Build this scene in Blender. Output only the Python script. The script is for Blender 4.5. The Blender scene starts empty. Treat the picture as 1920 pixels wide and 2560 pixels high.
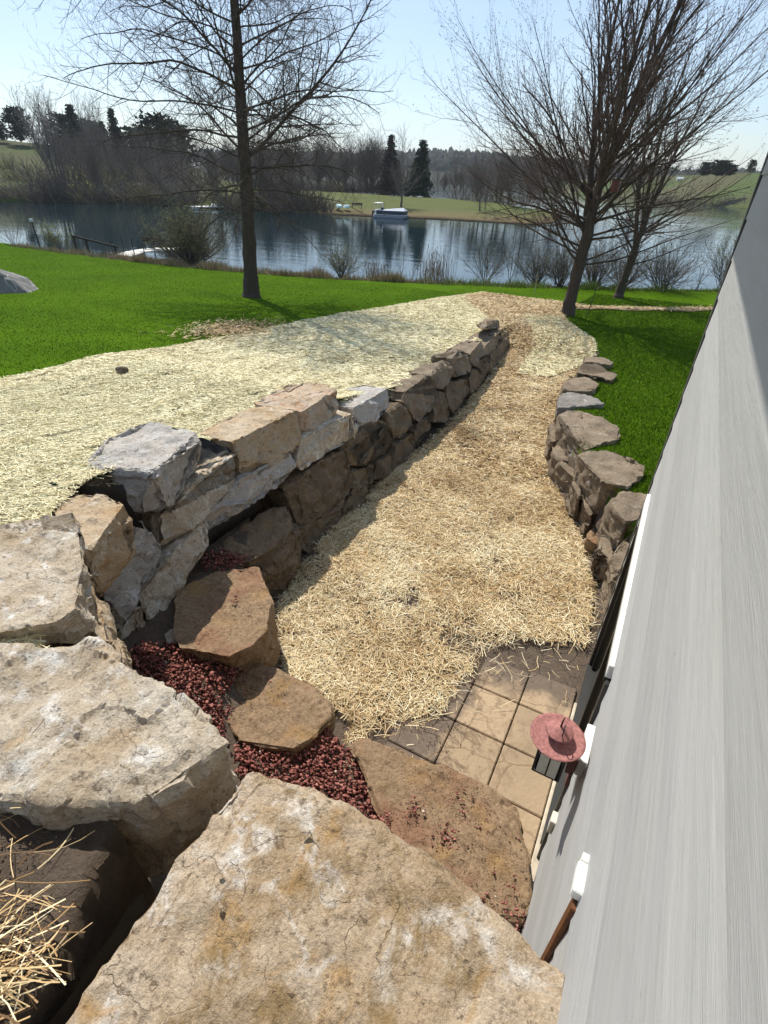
import bpy, bmesh, math, random
import numpy as np
from mathutils import Vector, Matrix, noise as mn

random.seed(7)
rng = np.random.default_rng(7)
SC = bpy.context.scene
COL = SC.collection

# ------------------------------------------------------------------ camera, sky, sun, exposure
# World frame: X runs across the house wall, Y along it towards the lake, Z up; the patio is z = 0.
PITCH, ROLL, YAW = math.radians(33.28), math.radians(1.57), math.radians(27.6)
cam_d = bpy.data.cameras.new('camera')
cam = bpy.data.objects.new('camera', cam_d)
COL.objects.link(cam)
fw = Vector((0, math.cos(PITCH), -math.sin(PITCH)))
up0 = Vector((0, math.sin(PITCH), math.cos(PITCH)))
rt = math.cos(ROLL) * Vector((1, 0, 0)) + math.sin(ROLL) * up0
up = -math.sin(ROLL) * Vector((1, 0, 0)) + math.cos(ROLL) * up0
RZ = Matrix.Rotation(YAW, 3, 'Z')
fw, rt, up = RZ @ fw, RZ @ rt, RZ @ up
mw = Matrix((rt, up, -fw)).transposed().to_4x4()
mw.translation = Vector((0, 0, 4.2))
cam.matrix_world = mw
cam_d.sensor_fit = 'VERTICAL'
cam_d.sensor_height = 36.0
cam_d.lens = 1293.0 / 2560.0 * 36.0
cam_d.clip_start = 0.02
cam_d.clip_end = 6000
SC.camera = cam

SUN_EL = math.radians(52)
sun_to = Vector((-.62, .48, 0)).normalized() * math.cos(SUN_EL) + Vector((0, 0, math.sin(SUN_EL)))
W = bpy.data.worlds.new('World'); SC.world = W; W.use_nodes = True
wn = W.node_tree
wn.nodes.clear()
wo = wn.nodes.new('ShaderNodeOutputWorld'); wb = wn.nodes.new('ShaderNodeBackground')
sky = wn.nodes.new('ShaderNodeTexSky'); sky.sky_type = 'NISHITA'; sky.sun_disc = False
sky.sun_elevation = SUN_EL
sky.sun_rotation = math.atan2(sun_to.x, sun_to.y)
sky.altitude = 300; sky.air_density = 1.0; sky.dust_density = .7; sky.ozone_density = 1.6
wb.inputs['Strength'].default_value = SKY_STRENGTH = 0.118
# thin high cloud: pale veils spread through the whole sky
tc = wn.nodes.new('ShaderNodeTexCoord'); mp = wn.nodes.new('ShaderNodeMapping')
mp.inputs['Scale'].default_value = (1.0, 1.0, 4.5)
cn = wn.nodes.new('ShaderNodeTexNoise'); cn.inputs['Scale'].default_value = 2.2
cn.inputs['Detail'].default_value = 7; cn.inputs['Roughness'].default_value = .55
cr = wn.nodes.new('ShaderNodeMapRange')
cr.inputs['From Min'].default_value = .35; cr.inputs['From Max'].default_value = .75
cr.inputs['To Min'].default_value = .22; cr.inputs['To Max'].default_value = .68
mx = wn.nodes.new('ShaderNodeMix'); mx.data_type = 'RGBA'
mx.inputs['B'].default_value = (5.2, 6.5, 8.1, 1)
wn.links.new(tc.outputs['Generated'], mp.inputs['Vector']); wn.links.new(mp.outputs['Vector'], cn.inputs['Vector'])
wn.links.new(cn.outputs['Fac'], cr.inputs['Value']); wn.links.new(cr.outputs['Result'], mx.inputs['Factor'])
wn.links.new(sky.outputs['Color'], mx.inputs['A']); wn.links.new(mx.outputs['Result'], wb.inputs['Color'])
wn.links.new(wb.outputs['Background'], wo.inputs['Surface'])
sd = bpy.data.lights.new('sun', 'SUN'); sd.energy = 5.0; sd.angle = math.radians(.55); sd.color = (1, .95, .86)
so = bpy.data.objects.new('sun', sd); COL.objects.link(so)
so.rotation_euler = (-sun_to).to_track_quat('-Z', 'Y').to_euler()
SC.view_settings.view_transform = 'Standard'; SC.view_settings.look = 'None'
SC.view_settings.gamma = 1; SC.view_settings.use_curve_mapping = False
SC.view_settings.exposure = 0.25

# ------------------------------------------------------------------ helpers
def tag(o, label=None, cat=None, group=None, kind=None):
    if label: o['label'] = label
    if cat: o['category'] = cat
    if group: o['group'] = group
    if kind: o['kind'] = kind
    return o

def link(name, me, parent=None, loc=None):
    o = bpy.data.objects.new(name, me); COL.objects.link(o)
    if parent: o.parent = parent
    if loc is not None: o.location = loc
    return o

def empty(name, loc=(0, 0, 0), rz=0):
    o = bpy.data.objects.new(name, None); COL.objects.link(o)
    o.location = loc; o.rotation_euler = (0, 0, rz); o.empty_display_size = .2
    return o

def mesh_np(name, V, F, mat=None, smooth=False, tone=None):
    """V (n,3) array, F (m,3|4) int array -> mesh"""
    V = np.asarray(V, np.float32); F = np.asarray(F, np.int32)
    me = bpy.data.meshes.new(name)
    k = F.shape[1]
    me.vertices.add(len(V)); me.vertices.foreach_set('co', V.ravel())
    me.loops.add(F.size); me.loops.foreach_set('vertex_index', F.ravel())
    me.polygons.add(len(F)); me.polygons.foreach_set('loop_start', np.arange(0, F.size, k, dtype=np.int32))
    me.polygons.foreach_set('loop_total', np.full(len(F), k, np.int32))
    if smooth: me.polygons.foreach_set('use_smooth', np.ones(len(F), bool))
    if tone is not None:
        a = me.attributes.new('tone', 'FLOAT', 'POINT'); a.data.foreach_set('value', np.asarray(tone, np.float32))
    me.update(calc_edges=True); me.validate()
    if mat: me.materials.append(mat)
    return me

def bm_mesh(name, bm, mat=None, smooth=False):
    me = bpy.data.meshes.new(name); bm.to_mesh(me); bm.free()
    if smooth:
        for p in me.polygons: p.use_smooth = True
    if mat: me.materials.append(mat)
    return me

def box_bm(bm, lo, hi, bev=0.0):
    lo, hi = Vector(lo), Vector(hi)
    r = bmesh.ops.create_cube(bm, size=1)
    c = (lo + hi) / 2; s = hi - lo
    for v in r['verts']: v.co = Vector((v.co.x * s.x, v.co.y * s.y, v.co.z * s.z)) + c
    if bev > 0:
        es = list({e for v in r['verts'] for e in v.link_edges})
        bmesh.ops.bevel(bm, geom=es, offset=bev, segments=1, affect='EDGES')
    return bm

def box(name, lo, hi, mat, parent=None, bev=0.0):
    return link(name, bm_mesh(name, box_bm(bmesh.new(), lo, hi, bev), mat), parent)

class Tubes:
    def __init__(s): s.V = []; s.F = []; s.n = 0
    def add(s, P, R, k=3):
        P = np.asarray(P, float); R = np.asarray(R, float); n = len(P)
        T = np.gradient(P, axis=0); T /= np.linalg.norm(T, axis=1)[:, None] + 1e-9
        a = np.array([0, 0, 1.]) if abs(T[0][2]) < .9 else np.array([1., 0, 0])
        A = np.cross(T, a); A /= np.linalg.norm(A, axis=1)[:, None] + 1e-9
        B = np.cross(T, A)
        th = np.arange(k) * 2 * math.pi / k
        ring = P[:, None, :] + R[:, None, None] * (np.cos(th)[None, :, None] * A[:, None, :] + np.sin(th)[None, :, None] * B[:, None, :])
        s.V.append(ring.reshape(-1, 3))
        i = np.arange(n - 1)[:, None] * k; j = np.arange(k)[None, :]; j2 = (j + 1) % k
        f = np.stack([i + j, i + j2, i + k + j2, i + k + j], -1).reshape(-1, 4) + s.n
        s.F.append(f); s.n += n * k
    def mesh(s, name, mat, smooth=True):
        return mesh_np(name, np.concatenate(s.V), np.concatenate(s.F), mat, smooth)

# ------------------------------------------------------------------ materials
class NT:
    def __init__(s, name, rough=.85, spec=.3):
        s.m = bpy.data.materials.new(name); s.m.use_nodes = True
        s.t = s.m.node_tree; s.b = s.t.nodes['Principled BSDF']
        s.b.inputs['Roughness'].default_value = rough
        s.b.inputs['Specular IOR Level'].default_value = spec
        s.geo = None
    def n(s, ty, **kw):
        x = s.t.nodes.new(ty)
        for k, v in kw.items(): setattr(x, k, v)
        return x
    def l(s, a, b): s.t.links.new(a, b)
    def pos(s, scale=(1, 1, 1), obj=False, rot=(0, 0, 0), rand=False):
        if obj: src = s.n('ShaderNodeTexCoord').outputs['Object']
        else: src = s.n('ShaderNodeNewGeometry').outputs['Position']
        m = s.n('ShaderNodeMapping'); m.inputs['Scale'].default_value = scale; m.inputs['Rotation'].default_value = rot
        s.l(src, m.inputs['Vector'])
        if rand:
            oi = s.n('ShaderNodeObjectInfo'); mu = s.n('ShaderNodeMath', operation='MULTIPLY'); mu.inputs[1].default_value = 37
            s.l(oi.outputs['Random'], mu.inputs[0]); s.l(mu.outputs[0], m.inputs['Location'])
        return m.outputs['Vector']
    def noise(s, v, scale, detail=4, rough=.55, dist=0):
        x = s.n('ShaderNodeTexNoise'); x.inputs['Scale'].default_value = scale; x.inputs['Detail'].default_value = detail
        x.inputs['Roughness'].default_value = rough; x.inputs['Distortion'].default_value = dist
        s.l(v, x.inputs['Vector']); return x.outputs['Fac']
    def vor(s, v, scale, feature='F1'):
        x = s.n('ShaderNodeTexVoronoi', feature=feature); x.inputs['Scale'].default_value = scale
        s.l(v, x.inputs['Vector']); return x.outputs['Distance']
    def rng(s, f, a, b, c=0., d=1.):
        x = s.n('ShaderNodeMapRange'); x.inputs['From Min'].default_value = a; x.inputs['From Max'].default_value = b
        x.inputs['To Min'].default_value = c; x.inputs['To Max'].default_value = d
        s.l(f, x.inputs['Value']); return x.outputs['Result']
    def mix(s, f, a, b, mode='MIX'):
        x = s.n('ShaderNodeMix', data_type='RGBA', blend_type=mode)
        for k, v in (('Factor', f), ('A', a), ('B', b)):
            i = [q for q in x.inputs if q.name == k and (q.type == 'RGBA' or k == 'Factor' and q.type == 'VALUE')][0]
            if isinstance(v, (int, float)): i.default_value = v
            elif isinstance(v, tuple): i.default_value = (*v, 1)[:4]
            else: s.l(v, i)
        return [q for q in x.outputs if q.type == 'RGBA'][0]
    def ramp(s, f, stops):
        x = s.n('ShaderNodeValToRGB'); e = x.color_ramp.elements
        while len(e) < len(stops): e.new(.5)
        for q, (p, c) in zip(e, stops): q.position = p; q.color = (*c, 1)
        s.l(f, x.inputs['Fac']); return x.outputs['Color']
    def math(s, op, a, b):
        x = s.n('ShaderNodeMath', operation=op)
        for i, v in enumerate((a, b)):
            if isinstance(v, (int, float)): x.inputs[i].default_value = v
            else: s.l(v, x.inputs[i])
        return x.outputs[0]
    def attr(s, name):
        x = s.n('ShaderNodeAttribute'); x.attribute_name = name; return x.outputs['Fac']
    def col(s, c):
        if isinstance(c, tuple): s.b.inputs['Base Color'].default_value = (*c, 1)
        else: s.l(c, s.b.inputs['Base Color'])
        return s
    def bump(s, h, strength=.5, dist=.01):
        x = s.n('ShaderNodeBump'); x.inputs['Strength'].default_value = strength; x.inputs['Distance'].default_value = dist
        s.l(h, x.inputs['Height']); s.l(x.outputs['Normal'], s.b.inputs['Normal']); return s

def plain(name, c, rough=.7, spec=.3, metal=0, vary=.12, scale=30):
    t = NT(name, rough, spec); t.b.inputs['Metallic'].default_value = metal
    v = t.pos(obj=True)
    f = t.rng(t.noise(v, scale, 5), .3, .7, 1 - vary, 1 + vary)
    t.col(t.mix(1., c, f, 'MULTIPLY')); return t.m

def stone_mat(name, base, second, pale, rust, pale_amt=.5, rust_amt=.4, dark=(.1, .075, .05), soil=0., grain=1., earth=0.):
    t = NT(name, .9, .2); v = t.pos(rand=True)
    c = t.mix(t.rng(t.noise(v, 3.2, 6, .62, .6), .36, .64), base, second)
    c = t.mix(t.rng(t.noise(v, 5.5, 7, .65, .8), .66 - .2 * pale_amt, .74 - .1 * pale_amt), c, pale)
    c = t.mix(t.rng(t.noise(t.pos((1.3, .8, 1.9), rand=True), 4.3, 6, .6, 1.), .7 - .22 * rust_amt, .84 - .16 * rust_amt), c, rust)
    c = t.mix(t.rng(t.noise(v, 17, 6, .7), .57, .7, 0, .85), c, dark)
    if earth > 0:       # clinging golden-brown crust in ragged patches
        ek = t.math('MULTIPLY', t.rng(t.noise(v, 2.6, 8, .72, 1.2), .49, .60), t.rng(t.noise(v, 19, 6, .75), .34, .56, .25, 1))
        c = t.mix(t.math('MULTIPLY', ek, earth), c, t.mix(t.noise(v, 7, 5, .7), (.13, .085, .045), (.40, .26, .10)))
    pits = t.rng(t.noise(v, 42, 4, .6), .6, .68, 0, .75)
    c = t.mix(pits, c, tuple(q * .55 for q in base))
    c = t.mix(1., c, t.rng(t.noise(v, 95, 3, .7), .25, .75, .72, 1.25), 'MULTIPLY')
    if soil > 0:
        # loose dirt that lies where the face is level
        g = t.n('ShaderNodeNewGeometry'); sp = t.n('ShaderNodeSeparateXYZ'); t.l(g.outputs['Normal'], sp.inputs[0])
        flat = t.rng(sp.outputs['Z'], .45, .8)
        so_ = t.mix(t.rng(t.noise(v, 30, 8, .8), .3, .7), (.13, .080, .045), (.43, .30, .185))
        so_ = t.mix(t.rng(t.noise(v, 2.3, 3), .5, .66, 0, .5), so_, (.24, .105, .065))
        so_ = t.mix(t.rng(t.noise(v, 3.1, 3), .55, .68, 0, .6), so_, (.32, .19, .07))
        k = t.math('MULTIPLY', flat, t.rng(t.noise(v, 3.7, 5), .3, .45, soil * .35, soil))
        c = t.mix(k, c, so_)
    t.col(c)
    if base[0] > .3:      # hairline cracks and sugar-grain on the fresh quarried blocks
        dv = t.n('ShaderNodeVectorMath', operation='ADD'); nzc = t.n('ShaderNodeTexNoise'); nzc.inputs['Scale'].default_value = 6; nzc.inputs['Detail'].default_value = 6; t.l(v, nzc.inputs['Vector'])
        scv = t.n('ShaderNodeVectorMath', operation='SCALE'); scv.inputs['Scale'].default_value = .35; t.l(nzc.outputs['Color'], scv.inputs[0]); t.l(v, dv.inputs[0]); t.l(scv.outputs[0], dv.inputs[1])
        crk = t.math('MULTIPLY', t.rng(t.vor(dv.outputs[0], 3.1, 'DISTANCE_TO_EDGE'), 0, .012, 1, 0), t.rng(t.noise(v, 2.1, 3), .48, .6))
        c = t.mix(t.math('MULTIPLY', crk, .55), c, dark); c = t.mix(1., c, t.rng(t.noise(v, 240, 3, .8), .25, .75, .78, 1.2), 'MULTIPLY')
        pits = t.math('MAXIMUM', pits, crk); t.col(c)
    strata = t.noise(t.pos((1, 1, 7), rand=True), 9, 5, .6)
    h = t.math('ADD', t.math('MULTIPLY', t.noise(v, 22, 8, .68), .9), t.math('MULTIPLY', t.noise(v, 85, 6, .75), .42))
    h = t.math('ADD', h, t.math('MULTIPLY', strata, .35))
    h = t.math('SUBTRACT', h, t.math('MULTIPLY', pits, .18))
    t.bump(h, .95 * grain, .028)
    return t.m

MATS = {
 0: stone_mat('limestone_cream', (.47, .37, .26), (.60, .53, .43), (.80, .77, .72), (.46, .28, .11), .6, .42, earth=.35),
 1: stone_mat('limestone_grey', (.42, .39, .36), (.50, .45, .39), (.64, .62, .60), (.36, .24, .12), .6, .12),
 2: stone_mat('limestone_tan', (.45, .32, .19), (.53, .43, .31), (.68, .62, .52), (.40, .21, .09), .35, .45),
 3: stone_mat('fieldstone_brown', (.135, .10, .066), (.22, .165, .105), (.33, .28, .21), (.22, .13, .05), .25, .45, (.035, .028, .022)),
 4: stone_mat('fieldstone_grey_brown', (.19, .145, .10), (.285, .222, .155), (.42, .36, .29), (.27, .165, .075), .3, .3, (.04, .034, .028)),
 10: stone_mat('stone_dark_dirt', (.125, .095, .065), (.20, .15, .095), (.34, .29, .23), (.22, .12, .04), .25, .5, (.035, .028, .02), soil=.7),
 5: stone_mat('stone_with_dirt', (.30, .19, .10), (.36, .26, .16), (.48, .42, .33), (.34, .19, .07), .2, .4, (.08, .06, .04), soil=1.),
 6: stone_mat('limestone_rust', (.47, .34, .22), (.52, .42, .32), (.66, .58, .49), (.44, .20, .08), .4, .75),
 7: stone_mat('fieldstone_light_grey', (.19, .17, .145), (.28, .26, .23), (.42, .40, .37), (.20, .16, .11), .4, .1, (.04, .04, .04)),
 8: stone_mat('limestone_earthy', (.40, .285, .175), (.56, .45, .33), (.78, .74, .68), (.42, .235, .065), .6, .6, (.12, .08, .045), earth=.85),
}
t = NT('dark_soil', 1, .1); v = t.pos()
t.col(t.mix(t.noise(v, 14, 7, .7), (.055, .042, .033), (.225, .172, .130))); t.bump(t.noise(v, 45, 8, .7), 1, .03); SOIL = t.m
t = NT('straw_bed', .9, .2); v = t.pos()
t.col(t.mix(t.noise(v, 30, 8, .75), (.085, .062, .045), (.34, .25, .15))); t.bump(t.noise(v, 60, 6, .7), 1, .03); STRAWBED = t.m
t = NT('blanket_bed', .9, .2); v = t.pos()
c = t.mix(t.noise(v, 34, 8, .75), (.25, .215, .12), (.64, .575, .38))
t.col(c); t.bump(t.noise(v, 50, 6, .7), 1, .025); BLANKETBED = t.m
def straw_mat(name, stops):
    t = NT(name, .6, .35); t.col(t.ramp(t.attr('tone'), stops))
    t.b.inputs['Transmission Weight'].default_value = 0
    return t.m
STRAW = straw_mat('straw', [(0, (.17, .095, .04)), (.18, (.42, .255, .10)), (.5, (.62, .46, .235)), (1, (.86, .77, .53))])
PALESTRAW = straw_mat('pale_straw', [(0, (.28, .225, .11)), (.2, (.57, .485, .27)), (.6, (.76, .67, .40)), (1, (.90, .84, .59))])
t = NT('lawn_turf', 1, .03); v = t.pos()
c = t.mix(t.noise(v, 6, 8, .7), (.032, .074, .002), (.066, .128, .003))
c = t.mix(t.rng(t.noise(v, .5, 3), .35, .7, 0, .6), c, (.08, .152, .004))
t.col(c); t.bump(t.noise(v, 40, 6, .7), .6, .03); TURF = t.m
t = NT('grass_blade', .8, .08); t.col(t.ramp(t.attr('tone'), [(0, (.036, .082, .002)), (.5, (.070, .138, .003)), (.9, (.115, .19, .008)), (1, (.30, .27, .11))])); BLADE = t.m
t = NT('dead_grass', .8, .2); t.col(t.ramp(t.attr('tone'), [(0, (.16, .10, .07)), (.5, (.38, .27, .18)), (.85, (.60, .50, .34)), (1, (.16, .24, .035))])); DEADGRASS = t.m
t = NT('bark', .95, .15); v = t.pos((1, 1, .25), obj=True)
t.col(t.mix(t.noise(v, 12, 7, .7), (.032, .025, .020), (.125, .098, .080))); t.bump(t.noise(v, 30, 6, .7), 1, .03); BARK = t.m
TWIG = plain('twig_bark', (.105, .082, .075), .8, .25)
TWIG_R = plain('maple_twig', (.135, .10, .09), .8, .3)
BUD = plain('red_bud', (.16, .075, .06), .8)
FARBARK = plain('far_bark', (.125, .105, .088), .95)
FARBARK2 = plain('far_bark_pale', (.205, .178, .155), .95)
FARBARK3 = plain('far_bark_purple', (.105, .08, .072), .95)
t = NT('conifer_needles', .8, .15); oi = t.n('ShaderNodeObjectInfo')
t.col(t.mix(t.noise(t.pos((1, 1, 1)), .9, 4), (.016, .028, .014), (.05, .072, .032))); NEEDLE = t.m
t = NT('brown_conifer', .8, .15); t.col(t.mix(t.noise(t.pos(), .9, 4), (.03, .025, .018), (.075, .062, .046))); NEEDLEB = t.m
OLIVE = plain('olive_leaf', (.235, .225, .095), .8, vary=.3)
PALEGREEN = plain('young_leaf', (.24, .25, .11), .8, vary=.3)
LAVA = None
t = NT('lava_rock', .95, .15); v = t.pos()
c = t.ramp(t.attr('tone'), [(0, (.10, .034, .028)), (.5, (.32, .12, .095)), (.95, (.44, .20, .16)), (1, (.55, .46, .38))])
t.col(t.mix(1., c, t.rng(t.noise(v, 130, 5, .7), .3, .7, .65, 1.3), 'MULTIPLY')); t.bump(t.noise(v, 160, 5), .8, .006); LAVA = t.m
# fibre cement siding with pressed wood grain along the boards
t = NT('siding_grey', .62, .35)
g = t.noise(t.pos((1, 1.3, 30), rand=True), 3.6, 9, .66, 2.2)
g2 = t.noise(t.pos((1, 1.6, 120)), 5, 6, .6, .4)
sm = t.noise(t.pos((1, 1, 3)), 1.6, 3)
c = t.mix(t.rng(g, .3, .7), (.392, .395, .38), (.43, .43, .413))
c = t.mix(t.rng(sm, .35, .7, 0, .5), c, (.43, .425, .43))
oi = t.n('ShaderNodeObjectInfo'); c = t.mix(1., c, t.rng(oi.outputs['Random'], 0, 1, .87, 1.08), 'MULTIPLY')
c = t.mix(t.rng(t.noise(t.pos((1, .5, 14)), 3.1, 4, .6), .45, .75, 0, .3), c, (.48, .47, .455))
c = t.mix(t.rng(t.noise(t.pos((1, 2.5, 9)), 11, 2, .5), .77, .8, 0, .8), c, (.10, .09, .085))
t.col(c)
# cathedral arches of flat-sawn wood: rings of a distorted wave
wv = t.n('ShaderNodeTexWave', wave_type='RINGS', rings_direction='X'); wv.inputs['Scale'].default_value = 2.2
wv.inputs['Distortion'].default_value = 7; wv.inputs['Detail'].default_value = 3; wv.inputs['Detail Scale'].default_value = .8
t.l(t.pos((1, .12, 3.0)), wv.inputs['Vector'])
h = t.math('ADD', t.math('MULTIPLY', g, .8), t.math('MULTIPLY', g2, .45))
h = t.math('ADD', h, t.math('MULTIPLY', wv.outputs['Fac'], .16))
t.bump(t.math('MULTIPLY', h, t.rng(t.noise(t.pos((1, .8, 5)), 2.1, 3), .35, .65, .4, 1.3)), .55, .006); SIDING = t.m
BRONZE = plain('dark_bronze_trim', (.028, .027, .024), .45, .45, vary=.15)
EDGEGREY = plain('grey_trim_edge', (.30, .29, .27), .6)
WHITE = plain('white_trim', (.80, .79, .74), .5, .4, vary=.04, scale=8)
CREAM = plain('cream_panel', (.62, .58, .49), .6)
GLASS = NT('dark_glass', .05, .5).col((.010, .012, .008)).m
WOOD = plain('stained_wood', (.13, .05, .016), .6, vary=.4, scale=60)
REDPAINT = plain('rust_red_paint', (.29, .125, .112), .7, .22, vary=.35, scale=55)
REDDARK = plain('dark_red_paint', (.16, .06, .05), .55, .35, vary=.15)
LANTERNGLASS = plain('frosted_glass', (.62, .61, .52), .3, .5, vary=.1, scale=40)
BLACKMETAL = plain('black_metal', (.02, .016, .015), .5, .4)
FABRIC = plain('black_fabric', (.016, .016, .017), .75, .35, vary=.3)
t = NT('stamped_concrete', .8, .25); v = t.pos()
c = t.mix(t.noise(v, 3, 6, .6), (.31, .225, .14), (.44, .325, .21))
mud = t.rng(t.noise(t.pos((1, 1, 1)), 7, 9, .75, .9), .5, .6, 0, .85)
gp = t.n('ShaderNodeSeparateXYZ'); t.l(t.n('ShaderNodeNewGeometry').outputs['Position'], gp.inputs[0])
mudside = t.rng(t.math('ADD', gp.outputs['X'], t.math('MULTIPLY', t.noise(v, 4, 3), .5)), -.3, .25, 1., .22)
c = t.mix(t.math('MULTIPLY', mud, mudside), c, (.17, .115, .07))
oi = t.n('ShaderNodeObjectInfo'); c = t.mix(1., c, t.rng(oi.outputs['Random'], 0, 1, .86, 1.1), 'MULTIPLY')
wob = t.math('MULTIPLY', t.math('SUBTRACT', t.noise(v, 5, 7, .7), .5), .75)      # soil washed over the far and outer edges
e1_ = t.rng(t.math('ADD', gp.outputs['Y'], wob), 3.46, 3.66); e2_ = t.rng(t.math('ADD', gp.outputs['X'], wob), -.62, -.80)
c = t.mix(t.math('MULTIPLY', t.math('MAXIMUM', e1_, e2_), .92), c, t.mix(t.noise(v, 20, 7, .75), (.06, .045, .034), (.20, .15, .115)))
dn = t.n('ShaderNodeVectorMath', operation='ADD')
t.l(v, dn.inputs[0]); nz = t.n('ShaderNodeTexNoise'); nz.inputs['Scale'].default_value = 9; t.l(v, nz.inputs['Vector'])
sc_ = t.n('ShaderNodeVectorMath', operation='SCALE'); sc_.inputs['Scale'].default_value = .06
t.l(nz.outputs['Color'], sc_.inputs[0]); t.l(sc_.outputs[0], dn.inputs[1])
crk = t.rng(t.vor(dn.outputs[0], 1.7, 'DISTANCE_TO_EDGE'), .0, .018, 1., 0)
c = t.mix(t.math('MULTIPLY', crk, .42), c, (.16, .095, .05))
t.col(c); t.bump(t.math('SUBTRACT', t.noise(v, 30, 6, .6), t.math('MULTIPLY', crk, .5)), .6, .012); PAVER = t.m
CONCRETE = plain('concrete', (.50, .43, .33), .85, vary=.2, scale=18)
t = NT('lake_water', .03, .5); t.b.inputs['IOR'].default_value = 1.333
t.col((.006, .020, .026))
w1 = t.noise(t.pos((.35, 1.1, 1), rot=(0, 0, -YAW)), .55, 4, .55, .3); w2 = t.noise(t.pos((.5, 1.5, 1), rot=(0, 0, -YAW)), 2.6, 3, .5)
cal = t.rng(t.noise(t.pos((.02, .05, 1), rot=(0, 0, -YAW)), 1, 3), .35, .65, .25, 1.)
hh = t.math('MULTIPLY', t.math('ADD', w1, t.math('MULTIPLY', w2, .22)), cal)
t.bump(hh, .16, .22); WATER = t.m
t = NT('far_bank_grass', .95, .1); v = t.pos()
c = t.mix(t.noise(v, .25, 7, .7), (.038, .052, .018), (.095, .085, .042))
c = t.mix(t.rng(t.noise(v, .06, 3), .45, .62), c, (.06, .088, .02)); t.col(c); t.bump(t.noise(v, 1.2, 6), 1, .4); FARGRASS = t.m
t = NT('peninsula_grass', .95, .1); v = t.pos()
c = t.mix(t.noise(v, .3, 7, .7), (.060, .092, .022), (.125, .122, .048))
t.l(t.n('ShaderNodeNewGeometry').outputs['Position'], (sx := t.n('ShaderNodeSeparateXYZ')).inputs[0])
low = t.rng(t.math('ADD', sx.outputs['Z'], t.math('MULTIPLY', t.noise(v, .4, 4), .8)), -2.7, -1.5, 1, 0)
c = t.mix(low, c, t.mix(t.noise(v, 1.5, 6), (.10, .055, .03), (.24, .17, .10)))
t.col(c); t.bump(t.noise(v, 1.5, 6), 1, .3); PENGRASS = t.m
t = NT('far_woods', 1, .05); v = t.pos()
t.col(t.mix(t.noise(v, .05, 8, .75), (.025, .032, .02), (.09, .082, .062))); t.bump(t.noise(v, .12, 8, .7), 1, 6); FARWOODS = t.m
t = NT('granite', .85, .25); v = t.pos()
c = t.mix(t.noise(v, 4, 7, .7), (.09, .088, .085), (.24, .23, .22))
vein = t.rng(t.math('ABSOLUTE', t.math('SUBTRACT', t.noise(t.pos((1, 1, .35)), 1.5, 2), .5), 0), 0, .015, 1, 0)
t.col(t.mix(vein, c, (.42, .40, .36))); t.bump(t.noise(v, 16, 7), .8, .03); GRANITE = t.m
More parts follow.
